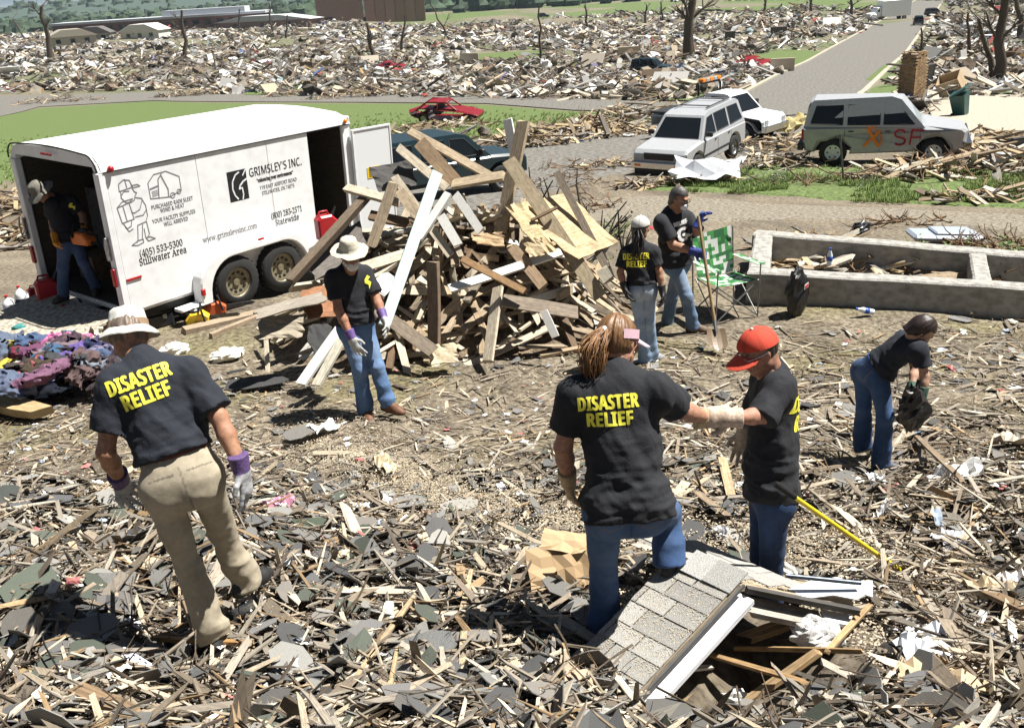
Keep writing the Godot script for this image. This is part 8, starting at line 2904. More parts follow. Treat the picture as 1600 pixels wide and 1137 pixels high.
# ---------------------------------------------------------------- things that lie and stand about
func build_props() -> void:
	rng.seed = 900
	# shovel
	var top := Vector3(2.16,1.437,-10.06)
	var low := Vector3(2.273,0.345,-9.62)
	var o := thing("shovel", "long wooden handled shovel held upright by the masked man", "shovel", Transform3D(Basis(), low))
	part("handle", tube_mesh([top - low, (top - low) * 0.3, Vector3.ZERO], [0.018, 0.019, 0.02], Color(0.36, 0.25, 0.14)), M.wood, o)
	var sd := (Vector3(2.28,0.065,-9.4) - low).normalized()
	var bm := MB.new()
	bm.col = Color(0.16, 0.11, 0.07)
	var sb := basis_to(sd, Vector3(0.1, 0.2, 1))
	var rows := []
	for i in 8:
		var t := i / 7.0
		var w := 0.11 * (1.0 if t < 0.6 else sqrt(maxf(0.0, 1.0 - ((t - 0.6) / 0.4) ** 2)) + 0.02) * (0.85 + 0.15 * minf(t * 5.0, 1.0))
		var r := []
		for k in 5:
			var s := k / 2.0 - 1.0
			r.append(sb * Vector3(0.08 + t * 0.27, -0.022 * (1.0 - s * s) + 0.03 * t * t, s * w))
		rows.append(r)
	for i in 7:
		for k in 4:
			bm.quad(rows[i][k], rows[i + 1][k], rows[i + 1][k + 1], rows[i][k + 1], sb.y)
			bm.quad(rows[i][k] - sb.y * 0.003, rows[i + 1][k] - sb.y * 0.003, rows[i + 1][k + 1] - sb.y * 0.003, rows[i][k + 1] - sb.y * 0.003, -sb.y)
	part("blade", bm.done(), M.metal_sheet, o)
	part("socket", tube_mesh([-sd * 0.08, sd * 0.04, sd * 0.14], [0.023, 0.022, 0.012], Color(0.5, 0.5, 0.5)), M.steel, o)
	# folding chair
	var cp := Vector3(2.684,-0.041,-10.861)
	o = thing("folding_chair", "green and white patterned folding chair in front of the foundation corner", "chair", Transform3D(Basis(Vector3.UP, 0.35), cp))
	var cloth := func(called: String, q: Array, sag: float) -> void:
		var m := MB.new()
		var g := []
		for j in 13:
			for i in 13:
				var p: Vector3 = q[0].lerp(q[1], i / 12.0).lerp(q[3].lerp(q[2], i / 12.0), j / 12.0)
				g.append(p - Vector3(0, 1, 0.5) * sag * sin(PI * i / 12.0) * (0.4 + 0.6 * sin(PI * j / 12.0)))
		for j in 12:
			for i in 12:
				var k := j * 13 + i
				var w := nz.get_noise_2d(i * 0.27 + sag * 90.0, j * 0.27)
				m.col = Color(0.72, 0.74, 0.7) if w > 0.08 else (Color(0.03, 0.16, 0.05) if w < -0.22 else Color(0.07, 0.3, 0.08))
				var nn: Vector3 = (g[k + 1] - g[k]).cross(g[k + 13] - g[k])
				m.quad(g[k], g[k + 1], g[k + 14], g[k + 13], nn)
				m.quad(g[k] - nn.normalized() * 0.004, g[k + 1] - nn.normalized() * 0.004, g[k + 14] - nn.normalized() * 0.004, g[k + 13] - nn.normalized() * 0.004, -nn)
		part(called, m.done(), M.cloth, o)
	cloth.call("seat", [Vector3(-0.27, 0.46, -0.2), Vector3(0.27, 0.46, -0.2), Vector3(0.27, 0.48, 0.26), Vector3(-0.27, 0.48, 0.26)], 0.05)
	cloth.call("backrest", [Vector3(-0.29, 0.98, -0.36), Vector3(0.29, 1.02, -0.36), Vector3(0.26, 0.47, -0.21), Vector3(-0.26, 0.47, -0.21)], 0.04)
	for s in [-1.0, 1.0]:
		cloth.call("armrest", [Vector3(0.29 * s - 0.05, 0.68, -0.24), Vector3(0.29 * s + 0.05, 0.68, -0.24), Vector3(0.31 * s + 0.06, 0.68, 0.3), Vector3(0.31 * s - 0.06, 0.68, 0.3)], 0.015)
		for q in [[Vector3(0.29 * s, 1.02, -0.31), Vector3(0.3 * s, 0.0, -0.24)], [Vector3(0.3 * s, 0.69, 0.29), Vector3(0.3 * s, 0.0, 0.27)], [Vector3(0.29 * s, 0.47, -0.22), Vector3(0.3 * s, 0.02, 0.27)], [Vector3(0.29 * s, 0.48, 0.27), Vector3(0.3 * s, 0.02, -0.24)], [Vector3(0.28 * s, 0.47, 0.27), Vector3(-0.3 * s, 0.02, 0.27)], [Vector3(0.28 * s, 0.46, -0.22), Vector3(-0.3 * s, 0.02, -0.24)]]:
			part("leg", tube_mesh([q[0], q[1]], [0.009, 0.009], Color(0.75, 0.75, 0.75), 6), M.steel, o)
	# bags, bottles
	var bag := func(label: String, called: String, p: Vector3, r: Vector3, c: Color, rough: float) -> Node3D:
		return one(called, chunk_mesh(r, c, rough, 18, 14), M.plastic, label, "bag", Transform3D(Basis(Vector3.UP, rng.randf()), p + Vector3(0, r.y * 0.85, 0)))
	var fbag: Node3D = bag.call("black charcoal sack leaning against the foundation wall", "black_sack", Vector3(3.521,-0.037,-10.692), Vector3(0.17, 0.33, 0.12), Color(0.012, 0.012, 0.014), 0.16)
	var lb := MB.new()
	lb.col = Color(0.5, 0.45, 0.45)
	lb.box(Vector3(0.13, 0.06, 0.004), Transform3D(Basis(Vector3.UP, 0.1), Vector3(-0.03, 0.12, 0.135)))
	part("label", lb.done(), M.paper, fbag)
	lb = MB.new()
	lb.col = Color(0.35, 0.03, 0.03)
	lb.box(Vector3(0.1, 0.035, 0.004), Transform3D(Basis(Vector3.UP, 0.1), Vector3(-0.03, 0.12, 0.139)))
	lb.box(Vector3(0.035, 0.14, 0.004), Transform3D(Basis(Vector3.UP, 0.6), Vector3(0.12, 0.02, 0.1)))
	part("print", lb.done(), M.paper, fbag)
	bag.call("black rubbish bag beyond the foundation's back wall", "rubbish_bag", Vector3(6.028,-0.356,-15.196), Vector3(0.2, 0.11, 0.13), Color(0.015, 0.015, 0.016), 0.35)
	bag.call("black bag lifted by the bending woman", "black_bag", Vector3(3.051,0.615,-6.35), Vector3(0.12, 0.19, 0.09), Color(0.02, 0.018, 0.018), 0.35)
	bag.call("white plastic bag on bare ground left of the bearded man", "white_bag", Vector3(-3.38,-0.022,-10.345), Vector3(0.19, 0.075, 0.11), Color(0.72, 0.68, 0.58), 0.25)
	bag.call("crumpled white jug bag by the bucket hat man's shoulder", "white_bag", Vector3(-4.132,-0.045,-10.649), Vector3(0.17, 0.08, 0.11), Color(0.74, 0.72, 0.64), 0.25)
	for q in [[Vector3(4.173,0.3,-11.451), "clear water bottle with blue cap on the foundation rubble"], [Vector3(4.368,0.01,-10.403), "clear water bottle lying before the foundation wall"]]:
		o = thing("water_bottle", q[1], "bottle", Transform3D(Basis(Vector3.BACK, 0.0 if q[1].contains("cap") else 1.3), q[0] + Vector3(0, 0.03, 0)))
		var m := MB.new()
		m.col = Color(0.6, 0.68, 0.75)
		m.lathe([V(0, 0), V(0.034, 0), V(0.036, 0.05), V(0.033, 0.09), V(0.036, 0.13), V(0.014, 0.19), V(0.014, 0.2), V(0, 0.2)], 12)
		part("body", m.done(), M.plastic, o)
		m = MB.new()
		m.col = Color(0.03, 0.08, 0.4)
		m.lathe([V(0, 0.2), V(0.017, 0.2), V(0.017, 0.225), V(0, 0.225)], 10)
		m.lathe([V(0.0365, 0.06), V(0.0375, 0.061), V(0.0375, 0.115), V(0.0365, 0.116)], 12)
		part("cap", m.done(), M.plastic, o)
	# grey bin lid on the far wall
	var lm := MB.new()
	lm.col = Color(0.3, 0.34, 0.4)
	lm.cbox(Vector3(1.05, 0.1, 0.5), 0.04)
	lm.cbox(Vector3(0.6, 0.05, 0.4), 0.02, Transform3D(Basis(), Vector3(0.1, 0.07, 0)))
	one("bin_lid", lm.done(), M.plastic, "blue grey plastic bin lid on the ground behind the foundation", "lid", Transform3D(Basis(Vector3.UP, -0.1) * Basis(Vector3.BACK, -0.06), Vector3(6.761,-0.188,-13.751) + Vector3(0, 0.14, 0)))
	# yellow pole tool
	var y0 := Vector3(1.268,1.601,-4)
	var y1 := Vector3(2.248,0.608,-4.53)
	o = thing("yellow_pole_tool", "yellow long handled tool with black grip stuck in the debris", "tool", Transform3D(Basis(), y1))
	var yd := y0 - y1
	part("pole", tube_mesh([yd * 0.88, Vector3.ZERO - yd * 0.04], [0.013, 0.015], Color(0.62, 0.48, 0.02), 10), M.plastic, o)
	part("grip", tube_mesh([yd * 1.0, yd * 0.985, yd * 0.87], [0.012, 0.018, 0.0165], Color(0.015, 0.015, 0.015), 10), M.rubber, o)
	# jugs, fuel cans and saws by the ramp
	var jugs := ["leftmost of the white jugs with a dark label by the ramp", "middle one of the white jugs with a dark label by the ramp", "white jug with dark label nearest the red fuel can"]
	var jp := [Vector3(-7.225,-0.1,-12.885), Vector3(-7.061,-0.124,-13.207), Vector3(-7.392,-0.166,-13.569)]
	for k in 3:
		o = thing("jug", jugs[k], "jug", Transform3D(Basis(Vector3.UP, k * 1.0), jp[k]))
		var m := MB.new()
		m.col = Color(0.74, 0.74, 0.76)
		m.lathe([V(0, 0), V(0.07, 0), V(0.08, 0.015), V(0.08, 0.15), V(0.07, 0.19), V(0.03, 0.24), V(0.022, 0.25), V(0.022, 0.27), V(0, 0.27)], 16)
		m.tube([Vector3(0.03, 0.24, 0), Vector3(0.08, 0.23, 0), Vector3(0.082, 0.15, 0)], [0.012, 0.012, 0.012], 6)
		part("body", m.done(), M.plastic, o)
		m = MB.new()
		m.col = Color(0.02, 0.02, 0.05)
		m.lathe([V(0.0805, 0.02), V(0.082, 0.021), V(0.082, 0.1), V(0.0805, 0.101)], 16)
		part("label", m.done(), M.paper, o)
		m = MB.new()
		m.col = Color(0.45, 0.03, 0.03)
		m.lathe([V(0, 0.27), V(0.026, 0.27), V(0.026, 0.295), V(0, 0.295)], 10)
		part("cap", m.done(), M.plastic, o)
	for q in [[Vector3(-6.283,0.25,-12.25), 1.0, "big red fuel can standing on the trailer ramp"], [Vector3(-6.739,0.12,-12.778), 0.6, "small red fuel can beside the big one"], [Vector3(-2.226,1.091,-11.5), 0.9, "red compressor tank inside the trailer's side door"]]:
		o = thing("fuel_can", q[2], "fuel can", Transform3D(Basis(Vector3.UP, 0.6).scaled(Vector3.ONE * q[1]), q[0]))
		var m := MB.new()
		m.col = Color(0.4, 0.015, 0.02)
		m.prism(PackedVector2Array([V(-0.15, 0), V(0.15, 0), V(0.15, 0.24), V(0.07, 0.33), V(-0.1, 0.33), V(-0.15, 0.28)]), -0.09, 0.09, 0.025)
		part("body", m.done(), M.plastic, o)
		part("handle", tube_mesh([Vector3(-0.1, 0.32, 0), Vector3(-0.08, 0.38, 0), Vector3(0.03, 0.38, 0), Vector3(0.05, 0.32, 0)], [0.015, 0.015, 0.015, 0.015], Color(0.35, 0.015, 0.02)), M.plastic, o)
		part("spout", tube_mesh([Vector3(0.1, 0.3, 0), Vector3(0.17, 0.42, 0)], [0.02, 0.012], Color(0.02, 0.02, 0.02)), M.plastic, o)
	saw(Vector3(-6.02,-0.076,-12.431), 0.5, Color(0.65, 0.14, 0.02), "orange chainsaw lying on the ground behind the trailer")
	saw(Vector3(-5.416,1.128,-11.75), 2.6, Color(0.6, 0.16, 0.03), "orange chainsaw carried by the man at the trailer door")
	saw(Vector3(-4.144,-0.058,-11.779), 0.2, Color(0.65, 0.42, 0.02), "yellow and black power saw beside the trailer wheel")
	saw(Vector3(-4.038,-0.071,-12.206), 0.4, Color(0.5, 0.1, 0.03), "red and black chainsaw right beside the trailer wheel")
	var cases := [[Vector3(-4.86,-0.074,-11.853), Vector3(0.62, 0.2, 0.36), "big black tool case under the trailer's rear corner"], [Vector3(-4.671,-0.078,-12.24), Vector3(0.5, 0.13, 0.3), "flat black tool case right behind the big one"]]
	for q in cases:
		o = thing("tool_case", q[2], "case", Transform3D(Basis(Vector3.UP, 0.6), q[0] + Vector3(0, q[1].y * 0.5, 0)))
		var m := MB.new()
		m.col = Color(0.018, 0.018, 0.02)
		m.cbox(q[1], 0.03)
		part("body", m.done(), M.plastic, o)
		m = MB.new()
		m.col = Color(0.03, 0.03, 0.033)
		m.cbox(Vector3(q[1].x * 0.96, 0.03, q[1].z * 0.94), 0.01, Transform3D(Basis(), Vector3(0, q[1].y * 0.5 + 0.01, 0)))
		part("lid", m.done(), M.plastic, o)
		for s in [-0.3, 0.3]:
			m = MB.new()
			m.box(Vector3(0.05, 0.06, 0.012), Transform3D(Basis(), Vector3(q[1].x * s, q[1].y * 0.3, q[1].z * 0.5 + 0.007)))
			part("latch", m.done(), M.steel, o)
	for q in [[Vector3(-4.253,-0.057,-11.459), Vector3(-2.906,-0.082,-12.401), 0.2, "long weathered timber on the ground from saws to lumber pile"], [Vector3(-3.809,-0.036,-11.14), Vector3(-3.13,-0.069,-12.188), 0.08, "thin pale timber lying beside the long weathered one"]]:
		one("timber", board_mesh(q[0].distance_to(q[1]), q[2], 0.07, Color(0.36, 0.28, 0.2), 0.2), M.wood, q[3], "board", between(q[0] + Vector3(0, 0.04, 0), q[1] + Vector3(0, 0.04, 0)))
	clothes()
	hero_debris()
	near_heaps()


func saw(p: Vector3, yaw: float, c: Color, label: String) -> void:
	var o := thing("power_saw", label, "saw", Transform3D(Basis(Vector3.UP, yaw), p + Vector3(0, 0.02, 0)))
	var m := MB.new()
	m.col = c
	m.prism(PackedVector2Array([V(-0.16, 0.0), V(0.12, 0.0), V(0.14, 0.1), V(0.06, 0.17), V(-0.1, 0.16), V(-0.17, 0.08)]), -0.08, 0.08, 0.02)
	part("body", m.done(), M.plastic, o)
	part("handle", tube_mesh([Vector3(0.08, 0.05, 0.1), Vector3(0.05, 0.24, 0.09), Vector3(0.04, 0.26, -0.05), Vector3(0.06, 0.1, -0.1)], [0.014, 0.014, 0.014, 0.014], Color(0.015, 0.015, 0.015)), M.rubber, o)
	part("rear_handle", tube_mesh([Vector3(-0.12, 0.15, 0), Vector3(-0.3, 0.13, 0), Vector3(-0.32, 0.04, 0), Vector3(-0.14, 0.02, 0)], [0.018, 0.016, 0.016, 0.018], Color(0.02, 0.02, 0.02)), M.rubber, o)
	m = MB.new()
	m.col = Color(0.25, 0.25, 0.25)
	m.prism(PackedVector2Array([V(0.12, 0.03), V(0.5, 0.04), V(0.54, 0.065), V(0.5, 0.09), V(0.12, 0.1)]), -0.004, 0.004, 0.001)
	part("guide_bar", m.done(), M.steel, o)
	part("engine_cover", chunk_mesh(Vector3(0.07, 0.05, 0.06), Color(0.02, 0.02, 0.02), 0.1), M.plastic, o, Transform3D(Basis(), Vector3(-0.04, 0.17, 0)))


func clothes() -> void:
	var c := [
		["crumpled scarlet jacket on top of the clothes pile", Color(0.5, 0.015, 0.02), Vector3(-5.93,0.109,-11.553), 0.34],
		["hot pink shirt near the bucket hat", Color(0.6, 0.06, 0.28), Vector3(-4.807,0.096,-10.295), 0.3],
		["magenta patterned shirt in the middle of the clothes pile", Color(0.5, 0.08, 0.25), Vector3(-5.328,0.204,-10.567), 0.3],
		["dark navy shirt right of the magenta one", Color(0.015, 0.025, 0.08), Vector3(-4.964,0.232,-10.067), 0.34],
		["blue work shirt left of the magenta one", Color(0.06, 0.1, 0.2), Vector3(-5.714,0.202,-10.81), 0.3],
		["lemon yellow sleeve in the clothes pile", Color(0.65, 0.5, 0.05), Vector3(-5.98,0.166,-10.818), 0.2],
		["long yellow cloth trailing down left in the clothes pile", Color(0.6, 0.48, 0.06), Vector3(-5.892,0.16,-10.199), 0.26],
		["red and black checked shirt in the clothes pile", Color(0.2, 0.02, 0.05), Vector3(-5.525,0.283,-10.155), 0.3],
		["teal towel at the back of the clothes pile", Color(0.05, 0.25, 0.25), Vector3(-6.196,0.105,-11.469), 0.3],
		["dark green blanket at the far left of the clothes pile", Color(0.02, 0.07, 0.05), Vector3(-6.659,0.032,-11.698), 0.34],
		["grey blue jeans at the left edge of the clothes pile", Color(0.1, 0.13, 0.19), Vector3(-6.157,0.136,-10.773), 0.34],
		["cream sheet behind the magenta shirt", Color(0.6, 0.56, 0.47), Vector3(-5.412,0.104,-11.101), 0.36],
		["pale beige sheet at the clothes pile's right", Color(0.52, 0.48, 0.38), Vector3(-5.138,0.082,-10.843), 0.32],
		["light blue shirt at the foot of the clothes pile", Color(0.28, 0.36, 0.6), Vector3(-4.95,0.196,-9.323), 0.3],
		["grey sweater at the foot of the clothes pile", Color(0.16, 0.16, 0.17), Vector3(-5.392,0.156,-9.536), 0.34],
		["dark brown coat below the checked shirt", Color(0.05, 0.035, 0.03), Vector3(-5.173,0.261,-9.615), 0.34],
		["olive trousers lowest in the clothes pile", Color(0.14, 0.14, 0.09), Vector3(-4.897,0.238,-9.589), 0.32],
		["purple shirt between the navy and brown clothes", Color(0.12, 0.07, 0.25), Vector3(-5.074,0.341,-9.629), 0.24],
		["white shirt under the yellow cloth", Color(0.68, 0.67, 0.66), Vector3(-5.635,0.178,-9.885), 0.28],
		["black jacket half under the bucket hat man's arm", Color(0.04, 0.04, 0.05), Vector3(-4.679,0.181,-9.544), 0.3],
		["white and red striped cloth at the pile's far edge", Color(0.6, 0.3, 0.32), Vector3(-5.435,0.039,-11.58), 0.26],
		["dusty tan blanket at the pile's near left corner", Color(0.33, 0.28, 0.2), Vector3(-5.6,0.119,-9.563), 0.4]]
	for i in 26:
		var u := rng.randf()
		c.append(["one of the small crumpled garments filling out the clothes pile", Color.from_hsv([0.6, 0.62, 0.95, 0.9, 0.0, 0.08, 0.55, 0.7][rng.randi() % 8], rng.randf_range(0.15, 0.85), rng.randf_range(0.02, 0.36)), Vector3(lerpf(-5.7, -4.1, u) - 0.1 * rng.randf(), 0, rng.randf_range(-10.4, -8.9)), 0.32, 1])
		c[-1][2] = on(c[-1][2].x, c[-1][2].z, 0.1 + 0.3 * sin(u * PI))
	var mm := chunk_mesh(Vector3(0.95, 0.2, 0.5), Color(0.14, 0.12, 0.11), 0.15, 20, 12)
	one("clothes_bundle", mm, M.cloth, "dark bundle at the bottom of the clothes pile", "clothing", Transform3D(Basis(), Vector3(-5.624,-0.019,-10.444)))
	for q in c:
		var f := Field.new()
		var r: float = q[3] * (1.0 if q.size() == 4 else 0.8)
		f.setup(Vector3(-r, -r * 0.5, -r), Vector3(r, r * 0.6, r), r / 22.0)
		f.ell(Vector3.ZERO, Basis(Vector3.UP, rng.randf() * TAU), Vector3(r * 1.0, r * 0.17, r * 0.62))
		var off := Vector3(rng.randf() * 40.0, rng.randf() * 40.0, 0)
		f.displace(func(p: Vector3) -> float: return -r * (0.2 * nzr.get_noise_3dv(p * 1.6 / r * 0.5 + off) + 0.2 * nz.get_noise_3dv(p / r * 1.1 + off)), 1.0)
		var col: Color = q[1]
		var chk: bool = q[0].contains("checked")
		var pat: bool = q[0].contains("patterned") or q[0].contains("striped")
		one("garment", meshed(f, func(p, _n):
			var k := 1.0 + 0.3 * nz.get_noise_3dv(p * 20.0)
			if chk and (fposmod(p.x, 0.09) < 0.045) != (fposmod(p.z, 0.09) < 0.045):
				return Color(0.02, 0.02, 0.02)
			if pat and nz.get_noise_3dv(p * 45.0) > 0.15:
				return Color(0.6, 0.4, 0.5)
			return col * k), M.cloth, q[0], "clothing", Transform3D(Basis(Vector3.UP, rng.randf() * TAU) * Basis(Vector3.RIGHT, 0.35), q[2]), "" if q.size() == 4 else "small clothes in the pile")


func hero_debris() -> void:
	rng.seed = 1234
	one("plaster_lump", chunk_mesh(Vector3(0.115, 0.085, 0.095), Color(0.66, 0.65, 0.63), 0.17, 26, 18), M.shingle, "big rough white lump below the roof piece", "rubble", Transform3D(Basis(), Vector3(1.373,0.917,-3.555) + Vector3(0, 0.1, 0)))
	one("plaster_lump", chunk_mesh(Vector3(0.055, 0.045, 0.05), Color(0.72, 0.71, 0.69), 0.25, 16, 10), M.shingle, "small round white lump at the bottom edge", "rubble", Transform3D(Basis(), Vector3(0.941,0.78,-3.349) + Vector3(0, 0.07, 0)))
	# cardboard by the woman's leg
	var o := thing("cardboard_box", "crushed tan cardboard box left of the woman's leg", "box", Transform3D(Basis(), Vector3(0.226,0.738,-4.365) + Vector3(0, 0.05, 0)))
	for q in [[Vector3(-0.06, 0.16, 0.02), 0.3, 0.24, 0.9, 0.2], [Vector3(0.05, 0.1, 0.06), 0.22, 0.3, 1.3, 0.3], [Vector3(0.0, 0.26, -0.08), 0.26, 0.16, 0.25, -0.3], [Vector3(0.02, -0.02, 0.12), 0.2, 0.18, 1.2, -0.2]]:
		part("panel", sheet_mesh(q[1], q[2], Color(0.4, 0.28, 0.16), 0.03, 4, 0.004), M.paper, o, Transform3D(Basis(Vector3.UP, q[4]) * Basis(Vector3.RIGHT, q[3]), q[0]))
	var flakes := [
		["largest dark shingle slab at the left edge, before the walking man", Vector3(-3.51,0.56,-5.987), 0.24, 0.17, Color(0.12, 0.12, 0.125), 0.3],
		["dark shingle slab at the far left frame edge", Vector3(-3.965,0.487,-6.251), 0.14, 0.12, Color(0.07, 0.075, 0.07), 0.0],
		["grey shingle piece with a torn corner at lower left", Vector3(-2.309,0.925,-4.373), 0.14, 0.1, Color(0.17, 0.165, 0.16), 0.4],
		["green shingle piece right of the khaki trousers", Vector3(-1.413,0.6,-5.389), 0.14, 0.08, Color(0.07, 0.09, 0.06), 0.5],
		["dark green shingle wedge beside a pale stick", Vector3(-1.115,0.522,-5.358), 0.15, 0.07, Color(0.06, 0.08, 0.055), 0.8],
		["grey shingle slab near the bottom centre", Vector3(-1.053,0.986,-3.454), 0.18, 0.12, Color(0.11, 0.11, 0.11), 0.2],
		["small dark shingle under the grey slab", Vector3(-0.954,1.071,-3.21), 0.1, 0.08, Color(0.06, 0.06, 0.06), 0.6],
		["long grey shingle strip in the middle of the debris", Vector3(-0.602,0.637,-4.617), 0.13, 0.05, Color(0.2, 0.2, 0.19), -0.3],
		["grey shingle on the sawdust ridge", Vector3(-0.85,0.286,-6.117), 0.16, 0.1, Color(0.24, 0.235, 0.22), 0.5],
		["pale shingle on the sawdust ridge", Vector3(-0.46,0.259,-6.068), 0.16, 0.07, Color(0.36, 0.345, 0.31), 0.1],
		["wide grey shingle near bottom right of centre", Vector3(-0.525,0.944,-3.585), 0.2, 0.13, Color(0.17, 0.17, 0.165), 0.2],
		["grey roofing slab at the bearded man's feet", Vector3(-1.955,0.229,-7.542), 0.17, 0.12, Color(0.2, 0.19, 0.175), 0.4],
		["long black roofing slab right of the bucket hat man's shoulder", Vector3(-2.786,0.032,-9.239), 0.42, 0.12, Color(0.06, 0.06, 0.062), -0.15],
		["black scrap of felt above the long roofing slab", Vector3(-3.095,0.019,-9.63), 0.12, 0.05, Color(0.03, 0.03, 0.03), 0.3],
		["grey shingle wedge at the lower right corner", Vector3(1.169,1.061,-3.001), 0.16, 0.1, Color(0.16, 0.16, 0.16), 0.4],
		["curled grey shingle lying at the roof piece's low end", Vector3(0.482,0.781,-3.826), 0.12, 0.08, Color(0.3, 0.29, 0.27), 0.5]]
	for q in flakes:
		one("shingle_slab", flake_mesh(q[2], q[3], 0.007, q[4], 11, 0.25, 0.3), M.shingle, q[0], "shingle", lie(q[1] + Vector3(0, 0.09, 0), q[5], 0.08, 0.1))
	var whites := [
		["jagged white sheet at the lower right", "white_scrap", Vector3(1.738,1.101,-3.237), 0.24, 0.2, Color(0.68, 0.7, 0.74)],
		["white paper scrap right of the yellow pole", "white_scrap", Vector3(2.664,0.517,-4.886), 0.15, 0.12, Color(0.72, 0.74, 0.78)],
		["curled white paper strip up the slope at right", "white_scrap", Vector3(2.445,0.464,-5.341), 0.12, 0.05, Color(0.74, 0.74, 0.76)],
		["white card leaning in the mud at right", "white_scrap", Vector3(2.638,0.352,-5.9), 0.08, 0.12, Color(0.74, 0.75, 0.78)],
		["large white plaster sheet by the bending woman's feet", "white_scrap", Vector3(3.257,0.314,-6.021), 0.3, 0.13, Color(0.74, 0.73, 0.71)],
		["tan paper scrap right of the bending woman", "white_scrap", Vector3(4.006,0.227,-6.62), 0.22, 0.2, Color(0.5, 0.43, 0.33)],
		["crumpled white plastic by the grey roofing slab", "white_scrap", Vector3(-1.755,0.218,-7.663), 0.22, 0.13, Color(0.66, 0.67, 0.66)],
		["pale tan paper fold on the sawdust ridge", "white_scrap", Vector3(-1.127,0.239,-6.852), 0.2, 0.13, Color(0.62, 0.52, 0.36)],
		["pink printed cloth scrap on the debris", "white_scrap", Vector3(-1.712,0.577,-5.704), 0.17, 0.13, Color(0.55, 0.25, 0.35)],
		["white rag at the right frame edge", "white_scrap", Vector3(2.622,0.795,-4.044), 0.14, 0.2, Color(0.72, 0.72, 0.74)],
		["tan cardboard at the lower right", "white_scrap", Vector3(1.647,1.253,-2.862), 0.28, 0.18, Color(0.48, 0.36, 0.22)],
		["tan cardboard strip behind the jagged white sheet", "white_scrap", Vector3(2.431,0.863,-3.891), 0.26, 0.14, Color(0.5, 0.4, 0.26)]]
	for q in whites:
		one("torn_scrap", sheet_mesh(q[3] * 1.3, q[4] * 1.3, q[5], 0.14, 8, 0.0015), M.paper, q[0], "scrap", lie(q[2] + Vector3(0, 0.08, 0), rng.randf() * TAU, 0.1, 0.1))
	for k in 4:
		var q: Array = [[Vector3(-3.222,0.704,-5.319), Vector3(-2.463,1.033,-4.078), Vector3(-2.335,1.024,-3.591), Vector3(-1.868,1.368,-2.902)], [Vector3(3.14,0.495,-5.306), Vector3(2.994,0.565,-4.834), Vector3(2.793,0.554,-4.667), Vector3(2.825,0.639,-4.383)], [Vector3(-0.209,1.023,-3.4), Vector3(-0.088,0.931,-3.722), Vector3(0.061,1.011,-3.476), Vector3(0.249,0.787,-3.791)], [Vector3(1.642,1.027,-3.443), Vector3(1.595,1.163,-3.079), Vector3(1.403,1.221,-2.882), Vector3(1.474,1.327,-2.662)]][k]
		var pts := []
		for i in 19:
			var t := i / 18.0
			pts.append(q[0].bezier_interpolate(q[1], q[2], q[3], t) + Vector3(0.03 * sin(t * 17.0 + k), 0.1 + 0.03 * sin(t * 23.0), 0.03 * cos(t * 13.0)))
		one("cable", tube_mesh(pts, range(19).map(func(_i): return 0.0045), [Color(0.02, 0.02, 0.02), Color(0.3, 0.3, 0.28), Color(0.05, 0.03, 0.02), Color(0.45, 0.44, 0.4)][k], 5), M.rubber, ["black cable snaking down the debris at the left edge", "grey cable on the debris at the right edge", "brown cable left of the cardboard box", "pale cable at the lower right by the jagged white sheet"][k], "cable")
	# slotted white strip
	o = thing("plastic_strip", "white slotted plastic strip lying at the lower left", "strip", between(Vector3(-2.125,0.974,-3.785) + Vector3(0, 0.1, 0), Vector3(-1.651,1.073,-3.348) + Vector3(0, 0.1, 0)))
	var pm := MB.new()
	pm.col = Color(0.74, 0.74, 0.8)
	pm.cbox(Vector3(0.3, 0.02, 0.055), 0.004)
	part("body", pm.done(), M.plastic, o)
	for k in 5:
		var sm := MB.new()
		sm.col = Color(0.05, 0.04, 0.1)
		sm.box(Vector3(0.022, 0.003, 0.006), Transform3D(Basis(), Vector3(-0.12 + k * 0.06, 0.0112, -0.012)))
		part("slot", sm.done(), M.plastic, o)
